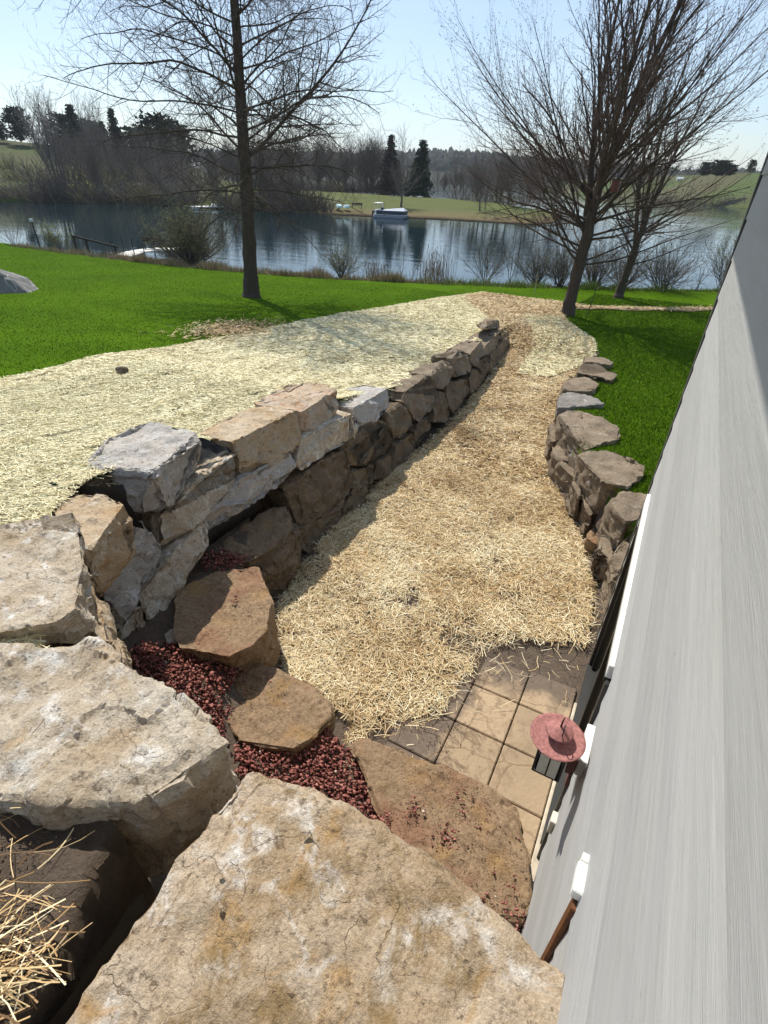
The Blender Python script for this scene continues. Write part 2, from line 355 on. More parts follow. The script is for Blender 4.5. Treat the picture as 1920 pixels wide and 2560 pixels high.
# ------------------------------------------------------------------ measured data (world metres)
WALL_L=34
WALL_R=49
STONES=[
(1,'w',[(-4.328,2.367,1.9),(-4.63,2.864,1.9),(-4.634,3.388,1.9),(-4.007,3.445,1.9),(-3.723,2.624,1.9),(-4.325,2.401,1.55),(-4.608,2.868,1.55),(-4.612,3.361,1.55),(-4.022,3.415,1.55),(-3.756,2.642,1.55),(-3.923,3.383,1.85),(-3.781,2.731,1.42),(-3.847,2.443,1.5),(-4.185,2.426,1.8),(-4.144,2.461,1.6)]),
(2,'w',[(-3.83,1.717,1.95),(-3.94,1.942,1.95),(-3.842,2.044,1.95),(-3.701,2.117,1.95),(-3.39,2.097,1.95),(-3.295,1.954,1.95),(-3.248,1.761,1.95),(-3.13,1.53,1.95),(-3.562,1.741,1.95),(-3.814,1.727,1.55),(-3.917,1.938,1.55),(-3.825,2.034,1.55),(-3.692,2.102,1.55),(-3.4,2.084,1.55),(-3.31,1.95,1.55),(-3.266,1.768,1.55),(-3.156,1.551,1.55),(-3.561,1.749,1.55),(-3.425,2.161,1.75),(-3.453,2.129,1.6),(-3.573,2.005,1.38),(-3.626,1.908,1.2),(-3.649,1.776,1.1),(-3.551,1.719,1.4),(-3.171,1.533,1.9)]),
(0,'w',[(-3.652,1.136,2.15),(-3.544,1.394,2.15),(-3.306,1.629,2.15),(-3.046,1.49,2.15),(-2.871,1.341,2.15),(-2.567,1.18,2.15),(-2.469,1.12,2.15),(-2.391,1.075,2.15),(-2.379,1.008,2.15),(-2.528,0.902,2.15),(-2.708,0.671,2.15),(-3.605,1.139,1.9),(-3.503,1.381,1.9),(-3.279,1.601,1.9),(-3.035,1.471,1.9),(-2.87,1.331,1.9),(-2.584,1.179,1.9),(-2.492,1.124,1.9),(-2.419,1.081,1.9),(-2.408,1.018,1.9),(-2.548,0.919,1.9),(-2.717,0.701,1.9),(-3.329,1.637,1.9),(-3.113,1.484,1.85),(-2.769,1.269,1.9),(-2.501,1.046,1.98),(-2.616,0.927,1.98)]),
(2,'w',[(-2.921,1.379,1.95),(-2.893,1.396,1.9),(-2.785,1.359,1.8),(-2.574,1.266,1.75),(-2.449,1.184,1.7),(-2.38,1.106,1.85),(-2.521,1.1,1.95),(-2.904,1.372,1.494),(-2.878,1.387,1.447),(-2.776,1.352,1.353),(-2.578,1.266,1.306),(-2.46,1.188,1.259),(-2.396,1.115,1.4),(-2.529,1.109,1.494),(-2.552,1.205,1.5),(-2.592,1.192,1.6)]),
(2,'w',[(-3.883,4.085,1.522),(-3.877,4.337,1.507),(-3.901,5.042,1.575),(-3.928,3.8,1.652),(-3.805,3.78,1.3),(-3.774,3.946,1.213),(-3.79,4.841,1.257),(-3.777,4.692,1.22),(-4.3,3.908,1.652),(-4.412,4.288,1.652),(-4.418,4.644,1.652),(-3.878,4.93,1.652),(-4.383,4.085,1.502),(-4.377,4.337,1.487),(-4.401,5.042,1.555),(-4.428,3.8,1.632),(-4.305,3.78,1.28),(-4.274,3.946,1.193),(-4.29,4.841,1.237),(-4.277,4.692,1.2)]),
(6,'w',[(-3.905,5.061,1.584),(-3.909,5.566,1.598),(-3.911,5.995,1.603),(-3.805,4.893,1.3),(-3.796,5.092,1.275),(-3.824,5.817,1.355),(-3.886,5.953,1.531),(-4.58,4.906,1.603),(-4.569,5.304,1.603),(-4.611,5.883,1.603),(-4.152,6.08,1.603),(-4.405,5.061,1.564),(-4.409,5.566,1.578),(-4.411,5.995,1.583),(-4.305,4.893,1.28),(-4.296,5.092,1.255),(-4.324,5.817,1.335),(-4.386,5.953,1.511)]),
(1,'w',[(-3.797,6.165,1.277),(-3.783,6.605,1.238),(-3.785,7.24,1.244),(-3.681,6.142,0.947),(-3.658,6.542,0.879),(-3.696,7.129,0.989),(-4.244,6.466,1.277),(-4.368,6.766,1.277),(-3.968,7.083,1.277),(-4.297,6.165,1.257),(-4.283,6.605,1.218),(-4.285,7.24,1.224),(-4.181,6.142,0.927),(-4.158,6.542,0.859),(-4.196,7.129,0.969)]),
(0,'w',[(-3.829,2.647,1.37),(-3.86,2.987,1.456),(-3.881,3.39,1.516),(-3.884,3.862,1.525),(-3.803,3.758,1.295),(-3.781,3.348,1.231),(-3.738,3.048,1.109),(-3.731,2.741,1.088),(-3.72,2.645,1.056),(-3.731,2.557,1.088),(-4.242,3.735,1.525),(-4.015,3.889,1.525),(-4.329,2.647,1.35),(-4.36,2.987,1.436),(-4.381,3.39,1.496),(-4.384,3.862,1.505),(-4.303,3.758,1.275),(-4.281,3.348,1.211),(-4.238,3.048,1.089),(-4.231,2.741,1.068),(-4.22,2.645,1.036),(-4.231,2.557,1.068)]),
(1,'w',[(-3.794,3.772,1.268),(-3.767,3.977,1.192),(-3.77,4.681,1.201),(-3.725,4.668,1.073),(-3.703,4.593,1.009),(-3.68,4.38,0.944),(-3.673,3.776,0.923),(-3.668,3.16,0.909),(-3.735,3.077,1.1),(-3.762,3.372,1.178),(-4.244,3.772,1.248),(-4.217,3.977,1.172),(-4.22,4.681,1.181),(-4.175,4.668,1.053),(-4.153,4.593,0.989),(-4.13,4.38,0.924),(-4.123,3.776,0.903),(-4.118,3.16,0.889),(-4.185,3.077,1.08),(-4.212,3.372,1.158)]),
(0,'w',[(-3.803,4.889,1.294),(-3.761,5.647,1.175),(-3.737,6.201,1.106),(-3.714,4.636,1.039),(-3.69,4.699,0.972),(-3.662,5.802,0.892),(-3.683,6.127,0.952),(-3.766,5.106,1.294),(-3.894,5.923,1.294),(-3.67,5.956,1.294),(-4.303,4.889,1.274),(-4.261,5.647,1.155),(-4.237,6.201,1.086),(-4.214,4.636,1.019),(-4.19,4.699,0.952),(-4.162,5.802,0.872),(-4.183,6.127,0.932)]),
(0,'w',[(-3.651,2.134,0.859),(-3.708,2.648,1.023),(-3.736,3.056,1.103),(-3.677,3.061,0.934),(-3.654,3.001,0.867),(-3.572,2.366,0.635),(-3.542,2.088,0.549),(-3.595,2.091,0.7),(-4.101,2.134,0.839),(-4.158,2.648,1.003),(-4.186,3.056,1.083),(-4.127,3.061,0.914),(-4.104,3.001,0.847),(-4.022,2.366,0.615),(-3.992,2.088,0.529),(-4.045,2.091,0.68)]),
(1,'w',[(-3.846,2.458,1.417),(-3.742,2.506,1.12),(-3.714,2.459,1.04),(-3.653,2.122,0.867),(-3.574,1.771,0.641),(-3.653,1.797,0.867),(-3.712,1.814,1.033),(-3.737,1.966,1.107),(-3.787,2.232,1.25),(-4.346,2.458,1.397),(-4.242,2.506,1.1),(-4.214,2.459,1.02),(-4.153,2.122,0.847),(-4.074,1.771,0.621),(-4.153,1.797,0.847),(-4.212,1.814,1.013),(-4.237,1.966,1.087),(-4.287,2.232,1.23)]),
(0,'w',[(-3.619,2.073,0.768),(-3.505,1.941,0.442),(-3.436,1.819,0.245),(-3.483,1.759,0.379),(-3.563,1.752,0.609),(-3.595,1.836,0.7),(-3.619,2.017,0.769),(-4.019,2.073,0.748),(-3.905,1.941,0.422),(-3.836,1.819,0.225),(-3.883,1.759,0.359),(-3.963,1.752,0.589),(-3.995,1.836,0.68),(-4.019,2.017,0.749)]),
(10,'w',[(-3.644,4.368,0.839),(-3.667,5.071,0.906),(-3.639,5.696,0.826),(-3.553,5.768,0.581),(-3.468,5.607,0.338),(-3.419,5.131,0.197),(-3.466,4.348,0.332),(-3.544,4.388,0.554),(-4.244,4.368,0.819),(-4.267,5.071,0.886),(-4.239,5.696,0.806),(-4.153,5.768,0.561),(-4.068,5.607,0.318),(-4.019,5.131,0.177),(-4.066,4.348,0.312),(-4.144,4.388,0.534)]),
(10,'w',[(-3.795,3.236,0.62),(-3.861,3.694,0.62),(-3.807,4.169,0.62),(-3.725,4.417,0.62),(-3.299,4.058,0.62),(-3.268,3.45,0.62),(-3.342,3.2,0.62),(-3.782,3.267,0.12),(-3.844,3.697,0.12),(-3.794,4.144,0.12),(-3.716,4.377,0.12),(-3.316,4.039,0.12),(-3.287,3.468,0.12),(-3.357,3.232,0.12),(-3.159,3.861,0.3),(-3.069,3.678,0.02),(-3.166,3.4,-0.08),(-3.316,3.39,0.35),(-3.382,3.319,0.5)]),
(3,'w',[(-3.471,4.305,0.347),(-3.409,5.208,0.167),(-3.302,5.06,-0.137),(-3.266,4.81,-0.239),(-3.328,4.357,-0.064),(-3.404,4.165,0.154),(-3.971,4.305,0.327),(-3.909,5.208,0.147),(-3.802,5.06,-0.157),(-3.766,4.81,-0.259),(-3.828,4.357,-0.084),(-3.904,4.165,0.134)]),
(3,'w',[(-3.459,5.625,0.311),(-3.435,5.939,0.244),(-3.383,5.925,0.096),(-3.307,5.649,-0.122),(-3.299,5.218,-0.147),(-3.327,5.102,-0.066),(-3.4,5.241,0.142),(-3.959,5.625,0.291),(-3.935,5.939,0.224),(-3.883,5.925,0.076),(-3.807,5.649,-0.142),(-3.799,5.218,-0.167),(-3.827,5.102,-0.086),(-3.9,5.241,0.122)]),
(3,'w',[(-3.681,5.777,0.945),(-3.669,6.429,0.911),(-3.626,6.956,0.789),(-3.577,7.179,0.648),(-3.509,7.045,0.454),(-3.497,6.475,0.42),(-3.486,6.029,0.389),(-3.543,5.649,0.551),(-3.635,5.569,0.814),(-3.711,6.069,0.945),(-3.689,6.586,0.945),(-4.231,5.777,0.925),(-4.219,6.429,0.891),(-4.176,6.956,0.769),(-4.127,7.179,0.628),(-4.059,7.045,0.434),(-4.047,6.475,0.4),(-4.036,6.029,0.369),(-4.093,5.649,0.531),(-4.185,5.569,0.794)]),
(3,'w',[(-3.533,5.579,0.523),(-3.481,5.992,0.374),(-3.479,6.258,0.369),(-3.395,6.054,0.13),(-3.42,5.576,0.199),(-3.491,5.455,0.403),(-4.033,5.579,0.503),(-3.981,5.992,0.354),(-3.979,6.258,0.349),(-3.895,6.054,0.11),(-3.92,5.576,0.179),(-3.991,5.455,0.383)]),
(3,'w',[(-3.478,6.412,0.367),(-3.471,6.86,0.346),(-3.438,6.89,0.253),(-3.366,6.679,0.045),(-3.406,6.163,0.159),(-3.978,6.412,0.347),(-3.971,6.86,0.326),(-3.938,6.89,0.233),(-3.866,6.679,0.025),(-3.906,6.163,0.139)]),
(3,'w',[(-3.673,7.069,0.923),(-3.647,7.55,0.847),(-3.556,7.91,0.589),(-3.527,7.781,0.505),(-3.507,7.237,0.448),(-3.512,7.068,0.462),(-3.584,7.121,0.668),(-3.668,6.928,0.907),(-3.838,7.413,0.923),(-3.718,7.539,0.923),(-4.173,7.069,0.903),(-4.147,7.55,0.827),(-4.056,7.91,0.569),(-4.027,7.781,0.485),(-4.007,7.237,0.428),(-4.012,7.068,0.442),(-4.084,7.121,0.648),(-4.168,6.928,0.887)]),
(3,'w',[(-3.484,7.02,0.382),(-3.482,7.568,0.377),(-3.401,7.683,0.144),(-3.375,7.559,0.07),(-3.375,7.048,0.072),(-3.394,6.797,0.126),(-3.984,7.02,0.362),(-3.982,7.568,0.357),(-3.901,7.683,0.124),(-3.875,7.559,0.05),(-3.875,7.048,0.052),(-3.894,6.797,0.106)]),
(4,'w',[(-3.632,8.39,0.806),(-3.634,9.105,0.811),(-3.572,8.904,0.635),(-3.518,8.538,0.479),(-3.505,7.963,0.442),(-3.567,7.948,0.619),(-3.675,7.599,0.929),(-3.717,7.708,1.049),(-4.127,7.876,1.049),(-3.916,8.624,1.049),(-3.732,8.74,1.049),(-4.132,8.39,0.786),(-4.134,9.105,0.791),(-4.072,8.904,0.615),(-4.018,8.538,0.459),(-4.005,7.963,0.422),(-4.067,7.948,0.599),(-4.175,7.599,0.909),(-4.217,7.708,1.029)]),
(3,'w',[(-3.48,7.721,0.372),(-3.506,8.006,0.445),(-3.486,8.484,0.389),(-3.413,8.358,0.18),(-3.393,7.691,0.124),(-3.98,7.721,0.352),(-4.006,8.006,0.425),(-3.986,8.484,0.369),(-3.913,8.358,0.16),(-3.893,7.691,0.104)]),
(3,'w',[(-3.52,8.631,0.485),(-3.589,9.075,0.684),(-3.556,9.307,0.589),(-3.469,9.205,0.339),(-3.386,9.34,0.104),(-3.375,9.042,0.071),(-3.446,8.504,0.274),(-4.02,8.631,0.465),(-4.089,9.075,0.664),(-4.056,9.307,0.569),(-3.969,9.205,0.319),(-3.886,9.34,0.084),(-3.875,9.042,0.051),(-3.946,8.504,0.254)]),
(4,'w',[(-3.683,9.933,0.951),(-3.619,9.874,0.768),(-3.585,9.211,0.672),(-3.596,9.039,0.703),(-3.645,9.123,0.842),(-3.714,8.788,1.039),(-3.992,8.743,1.039),(-4.001,9.288,1.039),(-3.875,9.813,1.039),(-4.183,9.933,0.931),(-4.119,9.874,0.748),(-4.085,9.211,0.652),(-4.096,9.039,0.683),(-4.145,9.123,0.822),(-4.214,8.788,1.019)]),
(3,'w',[(-3.584,9.355,0.668),(-3.593,9.622,0.695),(-3.57,10.612,0.483),(-3.473,10.492,0.234),(-3.431,9.925,0.231),(-3.392,9.532,0.119),(-3.417,9.368,0.192),(-3.496,9.253,0.418),(-4.084,9.355,0.648),(-4.093,9.622,0.675),(-4.07,10.612,0.463),(-3.973,10.492,0.214),(-3.931,9.925,0.211),(-3.892,9.532,0.099),(-3.917,9.368,0.172),(-3.996,9.253,0.398)]),
(4,'w',[(-3.697,10.01,0.988),(-3.723,10.649,0.912),(-3.743,11.035,0.876),(-3.616,10.861,0.556),(-3.593,9.935,0.695),(-3.625,9.884,0.785),(-3.718,9.942,1.052),(-3.877,9.917,1.052),(-3.848,10.588,1.052),(-4.197,10.01,0.968),(-4.223,10.649,0.892),(-4.243,11.035,0.856),(-4.116,10.861,0.536),(-4.093,9.935,0.675),(-4.125,9.884,0.765),(-4.218,9.942,1.032)]),
(3,'w',[(-3.569,10.674,0.465),(-3.628,11.05,0.545),(-3.639,12.107,0.278),(-3.561,12.112,0.052),(-3.456,10.59,0.162),(-4.069,10.674,0.445),(-4.128,11.05,0.525),(-4.139,12.107,0.258),(-4.061,12.112,0.032),(-3.956,10.59,0.142)]),
(4,'w',[(-3.75,11.081,0.885),(-3.77,11.526,0.838),(-3.862,12.403,0.799),(-3.75,12.008,0.634),(-3.654,11.374,0.542),(-3.672,10.999,0.682),(-4.281,10.912,0.885),(-4.164,11.927,0.885),(-3.886,12.16,0.885),(-4.25,11.081,0.865),(-4.27,11.526,0.818),(-4.362,12.403,0.779),(-4.25,12.008,0.614),(-4.154,11.374,0.522),(-4.172,10.999,0.662)]),
(3,'w',[(-3.647,11.36,0.524),(-3.704,11.683,0.61),(-3.76,12.617,0.422),(-3.646,12.464,0.155),(-3.58,11.983,0.157),(-3.617,11.374,0.436),(-4.147,11.36,0.504),(-4.204,11.683,0.59),(-4.26,12.617,0.402),(-4.146,12.464,0.135),(-4.08,11.983,0.137),(-4.117,11.374,0.416)]),
(4,'w',[(-3.841,12.443,0.723),(-3.961,13.312,0.724),(-4.107,14.624,0.626),(-3.977,14.341,0.366),(-3.796,12.781,0.46),(-3.717,11.859,0.597),(-4.463,12.761,0.724),(-4.441,13.334,0.724),(-4.385,14.089,0.724),(-4.341,12.443,0.703),(-4.461,13.312,0.704),(-4.607,14.624,0.606),(-4.477,14.341,0.346),(-4.296,12.781,0.44),(-4.217,11.859,0.577)]),
(3,'w',[(-3.787,12.762,0.442),(-3.941,14.157,0.336),(-4.06,15.247,0.342),(-3.94,15.129,0.001),(-3.793,14.372,-0.173),(-3.602,12.373,0.067),(-4.295,15.394,0.442),(-4.187,12.762,0.422),(-4.341,14.157,0.316),(-4.46,15.247,0.322),(-4.34,15.129,-0.019),(-4.193,14.372,-0.193),(-4.002,12.373,0.047)]),
(4,'w',[(-4.005,12.954,0.989),(-4.195,14.708,0.844),(-4.129,14.693,0.661),(-4.358,13.16,0.989),(-4.322,13.802,0.989),(-4.405,12.954,0.969),(-4.595,14.708,0.824),(-4.529,14.693,0.641)]),
(4,'r',[(-1.743,13.968,0.42),(-1.315,14.245,0.42),(-0.987,13.935,0.42),(-1.02,13.583,0.42),(-1.644,13.513,0.42),(-1.719,13.961,0.17),(-1.316,14.221,0.17),(-1.009,13.929,0.17),(-1.039,13.599,0.17),(-1.626,13.533,0.17),(-1.728,13.94,0.25),(-1.018,13.782,0.3)]),
(4,'r',[(-1.615,13.136,0.48),(-1.337,13.261,0.48),(-0.762,12.758,0.48),(-0.805,12.169,0.48),(-1.142,12.25,0.48),(-1.562,12.299,0.48),(-1.59,13.107,0.18),(-1.329,13.224,0.18),(-0.788,12.752,0.18),(-0.829,12.198,0.18),(-1.146,12.274,0.18),(-1.541,12.32,0.18),(-1.7,12.904,0.2),(-0.811,12.441,0.35)]),
(4,'r',[(-1.671,11.531,0.52),(-1.632,11.829,0.52),(-1.263,12.016,0.52),(-0.995,11.824,0.52),(-1.029,11.089,0.52),(-1.347,11.026,0.52),(-1.627,10.876,0.52),(-1.652,11.527,0.22),(-1.616,11.806,0.22),(-1.269,11.982,0.22),(-1.018,11.802,0.22),(-1.049,11.111,0.22),(-1.349,11.052,0.22),(-1.612,10.911,0.22),(-1.777,11.684,0.2),(-1.053,11.23,0.42)]),
(7,'r',[(-1.581,10.309,0.62),(-1.465,10.575,0.62),(-1.118,10.675,0.62),(-0.682,10.247,0.62),(-0.987,9.955,0.62),(-1.333,9.74,0.62),(-1.43,9.544,0.62),(-1.56,10.3,0.27),(-1.451,10.549,0.27),(-1.124,10.644,0.27),(-0.715,10.241,0.27),(-1.001,9.966,0.27),(-1.326,9.765,0.27),(-1.418,9.581,0.27),(-1.542,10.262,0.2),(-0.685,10.389,0.5),(-0.897,10.16,0.45)]),
(4,'r',[(-1.266,8.806,0.78),(-1.189,9.101,0.78),(-0.967,9.206,0.78),(-0.762,9.056,0.78),(-0.315,8.868,0.78),(-0.233,8.387,0.78),(-0.272,8.164,0.78),(-0.594,7.593,0.78),(-0.929,8.222,0.78),(-1.197,8.497,0.78),(-1.236,8.793,0.33),(-1.164,9.07,0.33),(-0.956,9.169,0.33),(-0.763,9.028,0.33),(-0.343,8.851,0.33),(-0.265,8.399,0.33),(-0.302,8.189,0.33),(-0.604,7.652,0.33),(-0.919,8.244,0.33),(-1.171,8.503,0.33),(-1.456,9.699,0.3),(-1.238,9.031,0.3),(-0.847,8.189,0.35),(-0.701,8.034,0.5),(-0.192,8.498,0.6)]),
(4,'r',[(-0.632,7.118,0.9),(-0.573,7.326,0.9),(-0.278,7.526,0.9),(-0.042,7.431,0.9),(0.208,7.255,0.9),(0.219,6.992,0.9),(0.111,6.535,0.9),(-0.223,6.547,0.9),(-0.326,6.818,0.9),(-0.604,7.115,0.4),(-0.549,7.31,0.4),(-0.272,7.498,0.4),(-0.05,7.409,0.4),(0.186,7.243,0.4),(0.196,6.997,0.4),(0.094,6.566,0.4),(-0.22,6.577,0.4),(-0.317,6.833,0.4),(-0.713,7.66,0.6),(-0.56,7.353,0.3),(-0.366,7.075,0.2),(-0.141,7.166,0.1),(-0.151,7.02,0.3),(0.092,6.773,0.7)]),
(4,'r',[(0.056,6.362,0.92),(0.319,6.485,0.92),(0.322,6.169,0.92),(0.285,5.766,0.92),(0.169,5.67,0.92),(-0.065,6.033,0.92),(0.064,6.346,0.42),(0.311,6.461,0.42),(0.314,6.163,0.42),(0.279,5.785,0.42),(0.17,5.695,0.42),(-0.05,6.036,0.42),(-0.103,6.328,0.55),(-0.083,6.342,0.4),(0.02,6.398,0.25),(0.224,6.412,0.2),(0.316,6.167,0.5)]),
(4,'r',[(0.211,5.593,0.7),(0.298,5.724,0.7),(0.378,5.459,0.7),(0.305,5.037,0.7),(0.252,4.809,0.7),(0.126,5.191,0.7),(0.214,5.576,0.2),(0.296,5.699,0.2),(0.371,5.45,0.2),(0.302,5.053,0.2),(0.252,4.838,0.2),(0.135,5.197,0.2),(0.201,5.537,0.15),(0.255,5.438,0.1),(0.355,5.285,0.1)]),
(4,'r',[(-0.043,5.921,0.45),(0.023,6.047,0.45),(0.1,5.807,0.45),(0.143,5.697,0.45),(0.134,5.483,0.45),(-0.039,5.645,0.45),(-0.037,5.912,0.1),(0.024,6.03,0.1),(0.097,5.805,0.1),(0.137,5.701,0.1),(0.129,5.5,0.1),(-0.034,5.652,0.1),(-0.052,6.062,0.15),(0.086,5.855,0.02),(0.154,5.788,0.02)]),
(5,'r',[(-0.203,6.349,0.2),(-0.134,6.485,0.2),(-0.004,6.434,0.2),(-0.06,6.127,0.2),(-0.192,6.2,0.2),(-0.198,6.347,0.0),(-0.133,6.475,0.0),(-0.011,6.427,0.0),(-0.063,6.139,0.0),(-0.188,6.207,0.0)]),
(4,'r',[(-1.448,9.191,0.42),(-1.379,9.357,0.42),(-1.287,9.047,0.42),(-1.191,8.538,0.42),(-1.25,8.448,0.42),(-1.439,9.174,0.07),(-1.375,9.331,0.07),(-1.288,9.039,0.07),(-1.198,8.561,0.07),(-1.254,8.476,0.07),(-1.402,8.928,0.02),(-1.297,8.718,0.02),(-1.267,8.877,0.1)]),
(4,'r',[(-1.191,8.254,0.45),(-1.119,8.455,0.45),(-0.909,8.022,0.45),(-0.848,7.822,0.45),(-0.981,7.836,0.45),(-1.111,7.998,0.45),(-1.181,8.242,0.05),(-1.113,8.431,0.05),(-0.916,8.025,0.05),(-0.859,7.836,0.05),(-0.983,7.85,0.05),(-1.106,8.002,0.05),(-1.147,8.28,0.05),(-1.085,8.357,0.1)]),
(4,'r',[(-0.974,7.836,0.42),(-0.83,7.853,0.42),(-0.66,7.639,0.42),(-0.623,7.362,0.42),(-0.942,7.694,0.42),(-0.964,7.827,0.07),(-0.829,7.842,0.07),(-0.669,7.641,0.07),(-0.634,7.381,0.07),(-0.934,7.693,0.07),(-0.749,7.774,0.03),(-0.95,7.83,0.03),(-1.048,7.866,0.05),(-0.645,7.827,0.1)]),
(4,'r',[(-0.648,7.143,0.5),(-0.584,7.202,0.5),(-0.435,6.808,0.5),(-0.465,6.717,0.5),(-0.591,6.941,0.5),(-0.642,7.132,0.1),(-0.582,7.187,0.1),(-0.441,6.817,0.1),(-0.47,6.732,0.1),(-0.588,6.943,0.1),(-0.596,7.134,0.03),(-0.406,6.846,0.05),(-0.421,6.952,0.25)]),
(4,'r',[(-0.405,6.831,0.42),(-0.356,6.787,0.42),(-0.214,6.557,0.42),(-0.24,6.442,0.42),(-0.349,6.615,0.42),(-0.399,6.82,0.07),(-0.354,6.778,0.07),(-0.22,6.562,0.07),(-0.245,6.454,0.07),(-0.347,6.616,0.07),(-0.375,6.793,0.03),(-0.237,6.67,0.03),(-0.119,6.757,0.08),(-0.117,6.862,0.2)]),
(5,'stepA',[(-1.349,2.112,0.3),(-1.265,2.219,0.3),(-0.968,2.268,0.3),(-0.803,2.284,0.3),(-0.55,2.316,0.3),(-0.251,2.324,0.3),(-0.04,2.276,0.3),(0.09,2.223,0.3),(0.157,2.055,0.3),(0.247,1.74,0.3),(0.245,1.61,0.3),(-0.134,1.458,0.3),(-0.505,1.525,0.3),(-0.82,1.671,0.3),(-1.039,1.918,0.3),(-1.296,2.106,-0.12),(-1.217,2.206,-0.12),(-0.938,2.252,-0.12),(-0.783,2.267,-0.12),(-0.545,2.297,-0.12),(-0.264,2.305,-0.12),(-0.066,2.26,-0.12),(0.057,2.21,-0.12),(0.119,2.051,-0.12),(0.204,1.755,-0.12),(0.203,1.633,-0.12),(-0.154,1.491,-0.12),(-0.502,1.553,-0.12),(-0.799,1.691,-0.12),(-1.005,1.923,-0.12)]),
(5,'stepB',[(-2.602,2.283,0.37),(-2.537,2.336,0.37),(-1.966,2.417,0.37),(-1.652,2.315,0.37),(-1.574,2.178,0.37),(-1.594,2.02,0.37),(-1.645,1.806,0.37),(-2.11,1.636,0.37),(-2.401,1.737,0.37),(-2.56,2.052,0.37),(-2.57,2.271,-0.03),(-2.508,2.32,-0.03),(-1.972,2.397,-0.03),(-1.677,2.301,-0.03),(-1.603,2.172,-0.03),(-1.622,2.023,-0.03),(-1.67,1.822,-0.03),(-2.107,1.663,-0.03),(-2.381,1.758,-0.03),(-2.531,2.053,-0.03),(-1.627,2.297,0.05),(-1.633,2.09,0.1)]),
(5,'stepC',[(-3.361,2.896,0.68),(-3.172,3.198,0.68),(-2.972,3.027,0.68),(-2.691,2.816,0.68),(-2.576,2.631,0.68),(-2.482,2.473,0.68),(-2.459,2.268,0.68),(-2.561,2.087,0.68),(-2.995,1.944,0.68),(-3.167,2.021,0.68),(-3.57,2.431,0.68),(-3.567,2.737,0.68),(-3.337,2.875,0.18),(-3.16,3.159,0.18),(-2.972,2.998,0.18),(-2.707,2.8,0.18),(-2.6,2.626,0.18),(-2.511,2.478,0.18),(-2.489,2.284,0.18),(-2.586,2.115,0.18),(-2.993,1.98,0.18),(-3.155,2.053,0.18),(-3.533,2.438,0.18),(-3.531,2.725,0.18),(-2.736,2.891,0.5),(-2.639,2.793,0.35),(-2.505,2.587,0.1),(-2.605,2.165,0.55)]),
(0,'F1',[(-2.187,0.509,2.45),(-2.064,0.618,2.45),(-1.936,0.721,2.45),(-1.884,0.801,2.45),(-1.806,0.835,2.45),(-1.584,0.814,2.45),(-1.395,0.76,2.45),(-1.251,0.767,2.45),(-1.164,0.761,2.45),(-1.02,0.732,2.45),(-0.972,0.744,2.45),(-1.041,0.631,2.45),(-1.085,0.511,2.45),(-1.089,0.432,2.45),(-1.13,0.387,2.45),(-1.301,0.372,2.45),(-1.468,0.291,2.45),(-1.502,0.26,2.45),(-1.576,0.178,2.45),(-2.142,0.514,1.85),(-2.027,0.616,1.85),(-1.906,0.712,1.85),(-1.857,0.788,1.85),(-1.784,0.82,1.85),(-1.576,0.8,1.85),(-1.398,0.75,1.85),(-1.263,0.757,1.85),(-1.181,0.751,1.85),(-1.045,0.723,1.85),(-1.001,0.735,1.85),(-1.065,0.628,1.85),(-1.106,0.516,1.85),(-1.11,0.441,1.85),(-1.148,0.399,1.85),(-1.31,0.385,1.85),(-1.466,0.309,1.85),(-1.498,0.28,1.85),(-1.568,0.202,1.85),(-1.012,0.734,2.05),(-1.088,0.699,1.85),(-1.233,0.505,1.8),(-1.367,0.348,1.78),(-1.242,0.302,2.2),(-1.289,0.302,2.28),(-1.413,0.323,2.36)]),
(8,'F2',[(-0.92,0.684,2.4),(-0.909,0.722,2.4),(-0.874,0.742,2.4),(-0.713,0.747,2.4),(-0.553,0.76,2.4),(-0.437,0.745,2.4),(-0.302,0.735,2.4),(-0.25,0.725,2.4),(-0.165,0.712,2.4),(-0.086,0.687,2.4),(-0.019,0.702,2.4),(0.02,0.691,2.4),(0.115,0.717,2.4),(0.249,0.68,2.4),(0.271,0.552,2.4),(-0.052,0.261,2.4),(-0.842,-0.134,2.4),(-0.831,-0.02,2.4),(-0.819,0.111,2.4),(-0.837,0.338,2.4),(-0.852,0.542,2.4),(-0.846,0.613,2.4),(-0.891,0.676,1.8),(-0.881,0.713,1.8),(-0.848,0.731,1.8),(-0.697,0.736,1.8),(-0.546,0.748,1.8),(-0.437,0.734,1.8),(-0.31,0.724,1.8),(-0.262,0.715,1.8),(-0.182,0.703,1.8),(-0.107,0.68,1.8),(-0.044,0.693,1.8),(-0.007,0.683,1.8),(0.082,0.708,1.8),(0.208,0.673,1.8),(0.228,0.552,1.8),(-0.076,0.279,1.8),(-0.818,-0.093,1.8),(-0.808,0.015,1.8),(-0.797,0.138,1.8),(-0.813,0.351,1.8),(-0.827,0.543,1.8),(-0.822,0.61,1.8)]),
(0,'pebble',[(-3.296,2.023,0.62),(-3.29,2.12,0.62),(-3.247,2.123,0.62),(-3.148,2.057,0.62),(-3.116,1.976,0.62),(-3.185,1.956,0.62),(-3.291,2.024,0.5),(-3.285,2.115,0.5),(-3.245,2.119,0.5),(-3.152,2.056,0.5),(-3.122,1.98,0.5),(-3.187,1.961,0.5)])]
